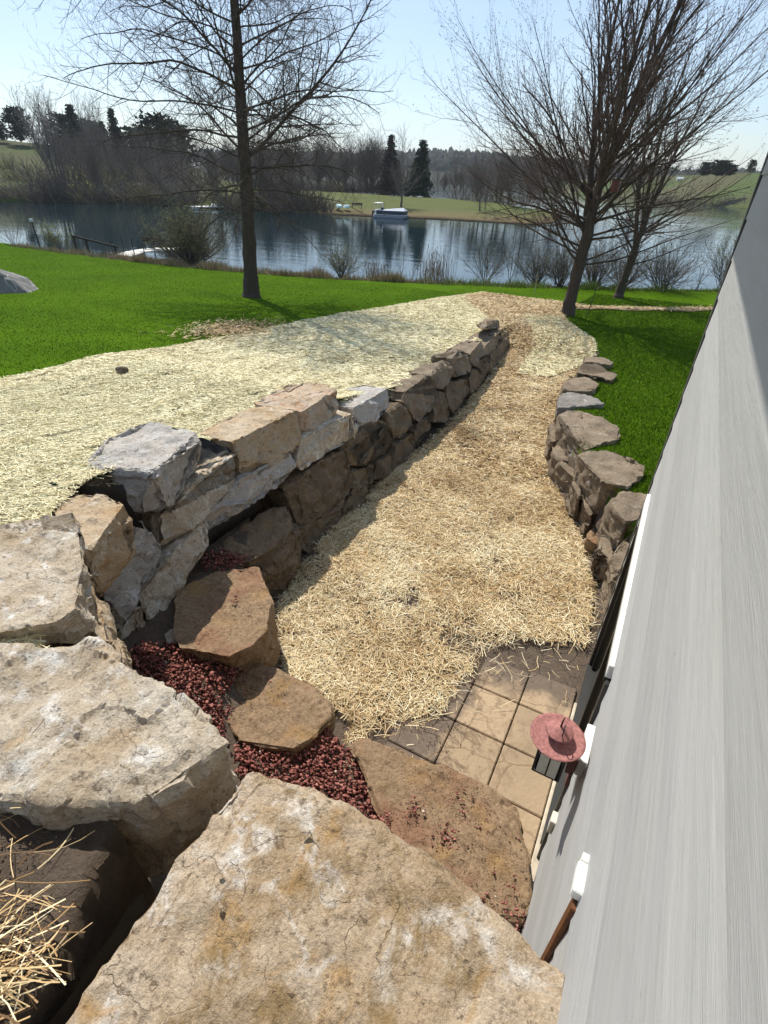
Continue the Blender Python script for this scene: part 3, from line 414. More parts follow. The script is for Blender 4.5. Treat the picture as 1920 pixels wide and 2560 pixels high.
GRAVEL={'p1': [(-3.382, 1.85), (-3.111, 2.013), (-2.763, 2.144), (-2.532, 2.189), (-2.506, 2.048), (-2.466, 1.846), (-2.309, 1.696), (-2.171, 1.596), (-2.354, 1.551), (-2.611, 1.496), (-3.124, 1.592), (-3.395, 1.727)], 'p2': [(-2.178, 1.652), (-1.945, 1.686), (-1.738, 1.898), (-1.616, 2.17), (-1.444, 2.083), (-1.207, 2.119), (-1.044, 1.989), (-0.881, 1.876), (-0.735, 1.691), (-0.576, 1.65), (-0.365, 1.603), (-0.417, 1.497), (-0.931, 1.481), (-1.54, 1.508), (-2.001, 1.454)], 'p3': [(-3.687, 2.845), (-3.791, 3.013), (-3.692, 3.22), (-3.384, 3.249), (-3.33, 3.164), (-3.443, 2.931)], 'loose': [(-0.423, 1.501, 0.31, 160, 0.13), (-0.677, 1.881, 0.315, 60, 0.09), (-0.386, 1.805, 0.31, 90, 0.11), (-0.388, 2.106, 0.315, 40, 0.1), (-0.066, 1.551, 0.31, 70, 0.12), (0.104, 1.648, 0.33, 60, 0.1), (0.198, 1.584, 0.33, 40, 0.06), (-0.813, 1.715, 0.31, 60, 0.08), (-0.113, 1.957, 0.31, 40, 0.3), (-2.408, 1.754, 0.38, 160, 0.11), (-2.555, 2.17, 0.38, 60, 0.08), (-2.35, 2.087, 0.38, 60, 0.2), (-2.517, 1.906, 0.38, 120, 0.07), (-2.966, 2.634, 0.7, 30, 0.05)], 'chips': [(-0.493, 1.987, 0.31, 420, 0.38), (-0.147, 1.853, 0.31, 320, 0.34), (-2.298, 2.064, 0.38, 330, 0.32), (-2.926, 2.508, 0.69, 330, 0.36), (-0.788, 2.741, 0.02, 300, 0.2), (-0.896, 3.57, 0.02, 500, 0.3), (-0.373, 4.242, 0.02, 400, 0.3), (-1.377, 0.165, 2.345, 420, 0.2)], 'single': [(-0.573, 0.624, 2.43, 0.022, 0, 'small white pebble on the earthy tan slab nearest the camera'), (-0.667, 0.348, 2.42, 0.025, 8, 'rounded brown pebble lying on the earthy tan slab near its left edge'), (0.127, 1.556, 0.36, 0.055, 5, 'brown rock wedged between the patio slab and the siding, beside red gravel'), (0.201, 1.669, 0.36, 0.05, 5, 'dark brown rock against the foot of the siding, next to the wedged rock'), (-0.721, 0.399, 2.42, 0.016, 2, 'pinkish stone flake on the tan slab near its dark gap')], 'bare': [(-1.092, 5.211, 0.22), (-0.792, 4.746, 0.16), (-0.583, 4.524, 0.12), (-1.132, 3.831, 0.16), (-0.867, 3.852, 0.2), (-1.193, 2.403, 0.2), (-0.933, 2.593, 0.2), (-1.276, 6.417, 0.1), (-1.038, 4.192, 0.12)]}
SHORE_L=[(-219.07, 70.4, -3.0), (-170.52, 72.26, -3.0), (-136.77, 76.09, -3.0), (-127.83, 81.21, -3.0), (-120.09, 87.3, -3.0), (-109.79, 91.55, -3.0), (-98.61, 94.74, -3.0), (-88.95, 94.18, -3.0), (-77.41, 96.84, -3.0), (-65.77, 98.42, -3.0), (-56.97, 100.55, -3.0), (-50.04, 102.32, -3.0), (-42.74, 104.65, -3.0), (-32.63, 104.96, -3.0), (-26.77, 105.07, -3.0), (-24.81, 111.88, -3.0), (-26.09, 124.29, -3.0)]
BANK_L=[[(-219.07, 70.4, -3.6), (-219.07, 70.4, -2.85), (-224.59, 72.82, -1.77), (-256.14, 85.71, 3.25), (-306.55, 108.24, 15.53), (-363.13, 128.22, 15.53), (-495.14, 174.83, 17.53)], [(-170.52, 72.26, -3.6), (-170.52, 72.26, -2.85), (-175.81, 75.14, -1.73), (-206.12, 90.72, 3.52), (-254.99, 116.14, 12.68), (-309.59, 141.01, 12.68), (-437.0, 199.04, 14.68)], [(-136.77, 76.09, -3.6), (-136.77, 76.09, -2.85), (-141.75, 79.47, -1.65), (-170.43, 97.83, 3.27), (-216.89, 127.34, 10.6), (-268.63, 157.72, 10.6), (-389.36, 228.6, 12.6)], [(-127.83, 81.21, -3.6), (-127.83, 81.21, -2.85), (-132.65, 84.82, -1.72), (-160.4, 104.52, 2.65), (-205.32, 136.31, 9.48), (-255.31, 169.5, 9.48), (-371.94, 246.93, 11.48)], [(-120.09, 87.3, -3.6), (-120.09, 87.3, -2.85), (-124.73, 91.13, -1.86), (-151.4, 112.25, 2.0), (-190.55, 143.38, 8.02), (-238.49, 179.46, 8.02), (-350.36, 263.63, 10.02)], [(-109.79, 91.55, -3.6), (-109.79, 91.55, -2.85), (-114.2, 95.63, -1.88), (-139.56, 118.3, 1.85), (-173.25, 148.15, 5.85), (-218.85, 187.14, 5.85), (-325.25, 278.13, 7.85)], [(-98.61, 94.74, -3.6), (-98.61, 94.74, -2.85), (-102.77, 99.07, -1.91), (-126.76, 123.18, 0.78), (-151.46, 147.98, 3.42), (-194.38, 189.91, 3.42), (-294.52, 287.75, 5.42)], [(-88.95, 94.18, -3.6), (-88.95, 94.18, -2.85), (-92.95, 98.66, -2.2), (-112.48, 120.1, -0.16), (-132.77, 142.19, 1.13), (-136.86, 146.58, -3.8), (-138.23, 148.04, -4.0)], [(-77.41, 96.84, -3.6), (-77.41, 96.84, -2.85), (-83.56, 104.73, -2.14), (-102.04, 128.36, -0.36), (-114.47, 144.03, -0.61), (-118.2, 148.73, -3.8), (-119.45, 150.29, -4.0)], [(-65.77, 98.42, -3.6), (-65.77, 98.42, -2.85), (-73.49, 110.1, -1.72), (-87.85, 131.78, -0.38), (-96.71, 145.1, -0.65), (-100.04, 150.09, -3.8), (-101.15, 151.76, -4.0)], [(-56.97, 100.55, -3.6), (-56.97, 100.55, -2.85), (-63.89, 112.72, -1.7), (-74.76, 131.84, -0.46), (-81.67, 144.02, -0.89), (-84.63, 149.24, -3.8), (-85.62, 150.98, -4.0)], [(-50.04, 102.32, -3.6), (-50.04, 102.32, -2.85), (-56.28, 114.85, -1.88), (-64.3, 130.97, -0.58), (-70.03, 142.64, -1.01), (-72.67, 148.03, -3.8), (-73.56, 149.82, -4.0)], [(-42.74, 104.65, -3.6), (-42.74, 104.65, -2.85), (-48.2, 117.55, -1.91), (-54.44, 132.28, -0.65), (-59.0, 143.38, -1.14), (-61.28, 148.93, -3.8), (-62.04, 150.78, -4.0)], [(-32.63, 104.96, -3.6), (-32.63, 104.96, -2.85), (-36.44, 116.35, -2.04), (-40.87, 129.63, -0.92), (-44.46, 141.08, -1.54), (-46.26, 146.8, -3.8), (-46.86, 148.71, -4.0)], [(-26.77, 105.07, -3.6), (-26.77, 105.07, -2.85), (-29.46, 114.71, -2.32), (-32.2, 124.33, -1.43), (-34.66, 134.02, -2.1), (-36.16, 139.83, -3.8), (-36.66, 141.77, -4.0)], [(-24.81, 111.88, -3.6), (-24.81, 111.88, -2.85), (-26.72, 119.65, -2.61), (-28.23, 125.46, -1.86), (-29.94, 133.27, -2.47), (-31.26, 139.12, -3.8), (-31.69, 141.08, -4.0)], [(-26.09, 124.29, -3.6), (-26.09, 124.29, -2.85), (-27.22, 129.16, -2.77), (-28.15, 133.06, -2.45), (-29.13, 137.96, -3.01), (-30.37, 143.83, -3.8), (-30.78, 145.79, -4.0)]]
BANK_R=[[(-90.44, 361.32, -3.6), (-90.44, 361.32, -2.9), (-93.48, 372.93, -2.49), (-98.03, 390.35, -1.85), (-117.52, 467.94, -2.35), (-137.0, 545.53, -5.0)], [(-67.83, 331.33, -3.6), (-67.83, 331.33, -2.9), (-72.35, 350.82, -0.94), (-79.08, 380.07, 1.89), (-95.38, 458.39, 1.39), (-111.68, 536.71, -5.0)], [(-50.76, 304.05, -3.6), (-50.76, 304.05, -2.9), (-55.47, 327.6, -0.26), (-62.49, 362.92, 3.68), (-76.06, 441.76, 3.18), (-89.63, 520.6, -5.0)], [(-34.78, 292.58, -3.6), (-34.78, 292.58, -2.9), (-38.57, 316.3, 0.12), (-44.21, 351.87, 4.64), (-54.18, 431.25, 4.14), (-64.15, 510.63, -5.0)], [(-20.57, 282.39, -3.6), (-20.57, 282.39, -2.9), (-23.52, 306.24, 0.6), (-27.9, 342.0, 5.84), (-34.4, 421.74, 5.34), (-40.91, 501.47, -5.0)], [(-7.32, 258.47, -3.6), (-7.32, 258.47, -2.9), (-9.41, 282.41, 0.84), (-12.5, 318.32, 6.49), (-15.64, 398.26, 5.99), (-18.78, 478.2, -5.0)], [(3.44, 239.02, -3.6), (3.44, 239.02, -2.9), (2.2, 263.04, 1.03), (0.33, 299.05, 7.04), (0.42, 379.05, 6.54), (0.51, 459.05, -5.0)], [(11.34, 224.77, -3.6), (11.34, 224.77, -2.9), (10.81, 248.83, 1.13), (10.0, 284.89, 7.38), (12.8, 364.84, 6.88), (15.61, 444.79, -5.0)], [(19.88, 209.34, -3.6), (19.88, 209.34, -2.9), (20.29, 233.41, 1.12), (20.85, 269.48, 7.44), (27.02, 349.24, 6.94), (33.19, 429.0, -5.0)], [(30.8, 166.75, -3.6), (30.8, 166.75, -2.9), (33.23, 190.7, 0.63), (36.69, 226.62, 6.52), (49.47, 305.6, 6.02), (62.26, 384.57, -5.0)], [(38.27, 130.75, -3.6), (38.27, 130.75, -2.9), (43.01, 154.35, 0.19), (49.74, 189.83, 5.79), (70.02, 267.21, 5.29), (90.3, 344.6, -5.0)]]
FAR=[[(-463.3, 462.31, -3.5), (-491.55, 490.62, -2.9), (-617.08, 619.65, 11.3), (-757.44, 762.12, 19.47), (-884.77, 889.35, 18.21)], [(-445.28, 471.74, -3.5), (-472.67, 500.88, -2.9), (-594.48, 633.42, 11.58), (-730.63, 779.93, 20.07), (-854.1, 910.92, 18.91)], [(-427.26, 481.18, -3.5), (-453.76, 511.13, -2.9), (-571.69, 647.13, 11.86), (-703.44, 797.61, 20.66), (-822.87, 932.28, 19.61)], [(-409.23, 490.61, -3.5), (-434.81, 521.37, -2.91), (-548.71, 660.75, 12.14), (-675.89, 815.11, 21.26), (-791.11, 953.41, 20.3)], [(-391.21, 500.05, -3.5), (-415.82, 531.58, -2.91), (-525.56, 674.27, 12.43), (-648.0, 832.41, 21.84), (-758.83, 974.24, 21.0)], [(-373.19, 509.48, -3.5), (-396.8, 541.77, -2.91), (-502.24, 687.66, 12.44), (-619.81, 849.46, 21.88), (-726.11, 994.72, 21.04)], [(-355.17, 518.92, -3.5), (-377.74, 551.94, -2.91), (-478.76, 700.92, 12.45), (-591.29, 866.26, 21.91), (-692.91, 1014.83, 21.07)], [(-337.14, 528.36, -3.5), (-358.65, 562.08, -2.91), (-455.12, 714.05, 12.45), (-562.47, 882.8, 21.93), (-659.27, 1034.55, 21.1)], [(-319.12, 537.8, -3.5), (-339.53, 572.2, -2.91), (-431.34, 727.02, 12.82), (-533.38, 899.03, 22.68), (-625.23, 1053.83, 21.98)], [(-301.09, 547.23, -3.5), (-320.38, 582.27, -2.91), (-407.45, 739.82, 13.18), (-504.07, 914.93, 23.43), (-590.86, 1072.62, 22.86)], [(-283.06, 556.67, -3.5), (-301.21, 592.32, -2.91), (-383.46, 752.43, 13.54), (-474.57, 930.47, 24.16), (-556.22, 1090.89, 23.72)], [(-265.04, 566.11, -3.5), (-282.03, 602.32, -2.91), (-359.43, 764.83, 14.55), (-445.0, 945.6, 26.22), (-521.43, 1108.57, 26.14)], [(-247.01, 575.55, -3.5), (-262.83, 612.29, -2.91), (-335.35, 777.04, 15.38), (-415.34, 960.35, 27.9), (-486.51, 1125.68, 28.13)], [(-228.98, 584.99, -3.5), (-243.61, 622.22, -2.91), (-311.23, 789.04, 15.95), (-385.6, 974.7, 29.05), (-451.45, 1142.23, 29.47)], [(-210.95, 594.43, -3.5), (-224.39, 632.1, -2.91), (-286.99, 800.88, 15.61), (-355.62, 988.74, 28.34), (-416.1, 1158.28, 28.63)], [(-192.92, 603.87, -3.5), (-205.17, 641.95, -2.91), (-262.62, 812.55, 14.55), (-325.38, 1002.45, 26.17), (-380.43, 1173.83, 26.08)], [(-174.89, 613.31, -3.5), (-185.94, 651.75, -2.91), (-238.04, 824.07, 12.42), (-294.72, 1015.87, 21.83), (-344.27, 1188.92, 20.97)], [(-156.86, 622.75, -3.5), (-166.73, 661.51, -2.9), (-213.63, 835.32, 11.6), (-264.39, 1028.77, 20.14), (-308.51, 1203.28, 18.99)], [(-138.83, 632.19, -3.5), (-147.51, 671.24, -2.9), (-189.22, 846.36, 10.79), (-234.07, 1041.27, 18.46), (-272.79, 1217.06, 17.02)], [(-120.79, 641.63, -3.5), (-128.31, 680.92, -2.9), (-164.84, 857.2, 9.97), (-203.8, 1053.37, 16.78), (-237.15, 1230.26, 15.05)], [(-102.76, 651.08, -3.5), (-109.12, 690.57, -2.89), (-140.49, 867.84, 9.15), (-173.59, 1065.08, 15.1), (-201.65, 1242.88, 13.08)], [(-84.72, 660.52, -3.5), (-89.95, 700.18, -2.89), (-116.27, 878.27, 8.6), (-143.64, 1076.39, 13.97), (-166.47, 1254.94, 11.77)], [(-66.69, 669.96, -3.5), (-70.8, 709.75, -2.88), (-92.13, 888.51, 8.06), (-113.83, 1087.33, 12.84), (-131.53, 1266.46, 10.46)], [(-48.65, 679.4, -3.5), (-51.67, 719.29, -2.88), (-68.08, 898.57, 7.51), (-84.2, 1097.92, 11.72), (-96.86, 1277.48, 9.16)], [(-30.62, 688.85, -3.5), (-32.56, 728.8, -2.87), (-44.13, 908.46, 6.97), (-54.76, 1108.18, 10.61), (-62.5, 1288.01, 7.88)], [(-12.58, 698.29, -3.5), (-13.47, 738.28, -2.87), (-20.44, 918.18, 6.88), (-25.84, 1118.11, 10.4), (-28.79, 1298.09, 7.65)], [(5.46, 707.74, -3.5), (5.58, 747.74, -2.87), (3.12, 927.75, 6.78), (2.84, 1127.75, 10.2), (4.54, 1307.75, 7.42)], [(23.5, 717.18, -3.5), (24.62, 757.17, -2.86), (26.55, 937.19, 6.68), (31.24, 1137.14, 9.99), (37.48, 1317.03, 7.19)], [(41.54, 726.63, -3.5), (43.62, 766.57, -2.85), (49.83, 946.5, 6.59), (59.37, 1146.28, 9.78), (70.01, 1325.96, 6.97)], [(59.58, 736.07, -3.5), (62.6, 775.96, -2.85), (72.97, 955.7, 6.49), (87.21, 1155.19, 9.58), (102.14, 1334.58, 6.75)], [(77.62, 745.52, -3.5), (81.55, 785.32, -2.84), (95.95, 964.79, 6.4), (114.77, 1163.9, 9.38), (133.84, 1342.89, 6.53)], [(95.66, 754.96, -3.5), (100.47, 794.67, -2.84), (118.81, 973.78, 6.26), (142.08, 1172.42, 9.09), (165.17, 1350.94, 6.21)], [(113.7, 764.41, -3.5), (119.37, 804.01, -2.83), (141.53, 982.68, 6.12), (169.1, 1180.77, 8.8), (196.09, 1358.74, 5.9)], [(131.74, 773.86, -3.5), (138.23, 813.33, -2.83), (164.09, 991.5, 5.99), (195.84, 1188.97, 8.52), (226.58, 1366.33, 5.59)]]
TREES=[('cotton', (-132.23, 87.67, -1.6), 20.35, 1), ('cotton', (-135.88, 92.08, -1.3), 19.45, 0.7), ('cotton', (-158.61, 118.49, -1.55), 23.72, 0.8), ('pine', (-203.46, 126.04, 10.11), 10.18, 1.2), ('pine', (-210.13, 124.34, 10.24), 6.41, 1.1), ('pine', (-188.46, 131.88, 6.88), 12.3, 1.2), ('spruce', (-177.09, 128.92, 5.32), 14.36, 1), ('pine', (-175.98, 132.4, 5.42), 11.86, 1.1), ('spruce', (-164.9, 132.27, 4.52), 14.21, 0.9), ('pine', (-160.65, 134.63, 4.11), 11.63, 1), ('pine', (-151.46, 134.84, 3.24), 15.42, 1.35), ('pine', (-144.83, 135.69, 2.86), 13.68, 1.2), ('spruce', (-163.31, 126.85, 4.93), 10.3, 1.1), ('bare0', (-139.71, 99.09, 0.46), 11.8, 0.8), ('bare1', (-138.47, 100.02, -0.79), 10.74, 0.8), ('bare2', (-122.67, 90.13, -1.77), 10.45, 0.8), ('bare0', (-121.16, 90.8, -1.58), 11.7, 0.8), ('bare1', (-132.71, 103.15, -0.64), 10.33, 0.8), ('bare2', (-129.1, 104.77, -1.4), 9.97, 0.8), ('bare0', (-123.2, 107.21, -1.06), 9.75, 0.8), ('bare1', (-108.6, 95.59, -1.37), 10.63, 0.8), ('bare2', (-93.34, 97.3, -1.96), 10.93, 0.8), ('bare0', (-102.1, 111.04, 0.23), 11.63, 0.8), ('bare1', (-84.25, 98.99, -1.64), 11.0, 0.8), ('bare2', (-82.43, 99.44, -1.22), 10.27, 0.8), ('bareb', (-76.26, 99.65, -2.41), 9.21, 1.3), ('bareb', (-80.46, 100.8, -2.26), 8.06, 1.1), ('bare0', (-138.3, 137.28, -1.08), 13.91, 0.9), ('bare1', (-133.87, 137.83, -0.74), 16.37, 0.9), ('bare2', (-118.53, 130.62, 0.05), 11.84, 0.9), ('bare0', (-115.77, 131.6, 0.03), 13.36, 0.9), ('bare1', (-113.57, 132.36, -0.1), 12.49, 0.9), ('bare2', (-110.83, 133.31, -0.21), 12.21, 0.9), ('bare0', (-108.08, 134.27, -0.14), 13.03, 0.9), ('bare1', (-105.26, 135.1, -0.06), 11.69, 0.9), ('bare2', (-102.4, 135.85, -0.07), 13.6, 0.9), ('bare0', (-99.56, 136.59, 0.01), 12.1, 0.9), ('bare1', (-97.3, 137.17, -0.02), 10.88, 0.9), ('bare2', (-95.06, 137.74, -0.14), 12.29, 0.9), ('bare0', (-92.82, 138.31, -0.07), 10.98, 0.9), ('bare1', (-90.68, 138.98, -0.11), 12.72, 0.9), ('bare2', (-88.04, 139.87, -0.22), 11.02, 0.9), ('bare0', (-85.4, 140.74, -0.33), 12.59, 0.9), ('bare1', (-83.83, 141.26, -0.37), 10.99, 0.9), ('bare2', (-81.94, 141.87, -0.41), 13.8, 0.9), ('bare0', (-80.16, 142.45, -0.45), 11.54, 0.9), ('bare2', (-170.45, 117.8, -1.49), 14.14, 0.95), ('bare1', (-159.69, 112.49, -1.14), 13.2, 0.95), ('bare0', (-159.72, 114.24, -1.15), 13.33, 0.95), ('bare2', (-148.97, 109.49, -0.81), 11.18, 0.95), ('bare1', (-158.53, 117.64, -1.14), 14.59, 0.95), ('bare0', (-164.19, 124.12, -1.34), 15.92, 0.95), ('bare2', (-140.23, 108.95, -0.55), 12.6, 0.95), ('bare1', (-136.43, 107.13, -0.43), 12.05, 0.95), ('bare0', (-133.91, 107.46, -0.36), 11.05, 0.95), ('bare2', (-153.44, 126.02, -1.04), 13.58, 0.95), ('bare1', (-142.68, 119.58, -0.69), 13.49, 0.95), ('bare0', (-135.01, 115.62, -0.44), 12.31, 0.95), ('bare2', (-147.28, 129.24, -0.88), 15.63, 0.95), ('bare1', (-130.09, 115.97, -0.3), 11.67, 0.95), ('bare0', (-142.16, 128.51, -0.72), 11.03, 0.95), ('bare2', (-130.65, 120.68, -0.34), 12.94, 0.95), ('bare1', (-118.83, 112.87, 0.05), 11.98, 0.95), ('bare0', (-129.21, 123.9, -0.32), 13.32, 0.95), ('bare2', (-139.14, 150.08, -1.1), 11.63, 0.96), ('bare0', (-140.99, 154.84, -1.1), 13.21, 0.88), ('bare2', (-120.44, 134.28, -0.4), 9.35, 1.14), ('bare1', (-124.16, 142.3, -1.9), 11.31, 1.03), ('bare1', (-135.96, 158.91, -1.29), 14.47, 1.28), ('bare1', (-133.46, 161.38, -0.92), 14.74, 1.16), ('bare2', (-115.3, 139.18, -1.57), 13.93, 1.26), ('bare1', (-111.08, 139.37, -0.6), 13.68, 1.18), ('bare0', (-127.19, 162.1, -1.3), 13.47, 1.09), ('bare2', (-110.83, 142.67, -0.62), 10.88, 0.94), ('bare2', (-123.18, 162.43, -0.89), 11.29, 0.92), ('bare1', (-101.15, 138.32, -0.57), 11.72, 0.82), ('bare1', (-116.44, 160.17, -1.46), 14.69, 1.16), ('bare1', (-98.59, 139.54, -0.93), 9.22, 1.09), ('bare2', (-113.19, 165.2, -1.27), 14.62, 0.92), ('bare0', (-93.95, 137.5, -0.08), 12.05, 0.97), ('bare2', (-109.04, 165.34, -0.39), 13.24, 1.39), ('bare2', (-100.59, 156.66, -0.63), 9.67, 1.35), ('bare1', (-86.94, 139.21, -0.25), 8.67, 1.18), ('bare1', (-87.67, 140.56, 0.22), 12.46, 1.07), ('bare1', (-97.19, 162.38, -1.15), 11.63, 1.28), ('bare1', (-99.26, 168.1, -0.96), 10.68, 1.05), ('bare0', (-87.1, 153.25, -0.24), 11.0, 1.15), ('bare2', (-84.42, 148.91, 0.54), 12.7, 1.05), ('bare0', (-68.66, 159.02, -0.1), 6.89, 1.0), ('bare2', (-67.17, 159.55, -0.06), 5.77, 1.0), ('bare1', (-65.65, 160.02, -0.01), 6.2, 1.0), ('bare0', (-64.05, 160.25, 0.04), 6.61, 1.0), ('bare2', (-62.46, 160.47, 0.09), 6.58, 1.0), ('bare1', (-60.87, 160.7, 0.14), 6.42, 1.0), ('bare0', (-59.3, 160.91, 0.19), 6.44, 1.0), ('bare0', (-53.9, 136.22, -1.37), 9.57, 1.0), ('bare1', (-52.34, 136.21, -1.31), 10.17, 1.0), ('bare2', (-48.96, 136.88, -1.19), 9.89, 1.0), ('bare0', (-47.09, 136.99, -1.12), 8.61, 1.0), ('bare1', (-45.41, 137.05, -1.06), 8.03, 1.0), ('bare2', (-43.5, 137.19, -0.99), 9.66, 1.0), ('bare0', (-41.1, 137.46, -0.9), 8.77, 1.0), ('bare1', (-38.86, 137.67, -0.81), 9.1, 1.0), ('bare2', (-36.61, 137.89, -0.73), 8.7, 1.0), ('bare0', (-35.84, 138.82, -0.72), 8.94, 1.0), ('bare1', (-34.55, 141.9, -0.75), 8.56, 1.0), ('bare2', (-32.65, 146.13, -0.78), 8.45, 1.0), ('spruceb', (-73.21, 138.52, -0.34), 12.59, 1.0), ('spruce', (-64.78, 137.12, -0.29), 11.65, 1.15), ('fork', (-57.17, 113.58, -1.81), 12.91, 1.0), ('bare0', (-76.17, 139.63, -0.45), 13.42, 1), ('bare1', (-70.86, 142.37, -0.49), 13.82, 1), ('bare2', (-79.7, 140.54, -0.5), 12.73, 1), ('fork', (-40.92, 117.05, -1.92), 12.07, 0.8), ('bare1', (-40.57, 119.0, -1.91), 11.71, 0.8), ('bare0', (-30.43, 112.7, -1.68), 10.43, 0.9), ('bare2', (-38.48, 127.85, -1.07), 11.43, 0.9), ('bare1', (-29.91, 120.56, -1.76), 11.14, 0.9), ('bare2', (-42.38, 131.46, -1.03), 10.52, 0.8), ('bare1', (-47.95, 130.97, -0.85), 9.59, 0.8), ('bare0', (-27.0, 120.61, -2.32), 10.48, 0.8), ('bare0', (-93.9, 220.87, 0.9), 2.64, 1.2), ('bare1', (-96.33, 235.02, 0.67), 3.6, 1.2), ('bare2', (-98.42, 249.27, 0.43), 5.36, 1.2), ('bare0', (-100.17, 263.61, 0.18), 7.26, 1.2), ('bare1', (-83.8, 224.89, 0.76), 8.13, 1.2), ('bare2', (-81.02, 240.73, 0.45), 8.2, 1.2), ('bare0', (-79.8, 255.84, 0.17), 10.93, 1.2), ('bare1', (-78.86, 270.75, -0.1), 13.1, 1.2), ('bare2', (-62.76, 231.65, 0.48), 11.88, 1.2), ('bare0', (-61.84, 246.36, 0.21), 13.34, 1.2), ('bare1', (-60.42, 261.1, -0.06), 14.86, 1.2), ('bare2', (-58.53, 275.86, -0.34), 16.18, 1.2), ('bare0', (-45.54, 235.64, 0.29), 14.1, 1.2), ('bare1', (-43.71, 250.21, 0.01), 14.4, 1.2), ('bare2', (-41.42, 264.78, -0.27), 14.9, 1.2), ('bare0', (-38.68, 279.33, -0.55), 14.81, 1.2), ('bare1', (-28.79, 238.27, 0.12), 12.11, 1.2), ('bare2', (-26.14, 252.65, -0.16), 12.29, 1.2), ('bare0', (-23.07, 267.01, -0.44), 12.16, 1.2), ('bare1', (-19.58, 281.32, -0.73), 12.08, 1.2), ('pine', (9.03, 239.83, 7.11), 4.17, 1.1), ('bare1', (9.01, 235.83, 5.41), 4.03, 1.2), ('bare0', (-13.44, 244.63, 5.76), 4.49, 1.6), ('bare0', (-9.58, 244.81, 5.84), 4.23, 1.6), ('pine', (-4.52, 244.96, 5.96), 4.64, 1.6), ('pine', (-0.8, 245.0, 6.04), 5.17, 1.6), ('pine', (1.04, 245.0, 6.08), 5.27, 1.6), ('pine', (3.47, 244.98, 6.13), 3.77, 1.6)]
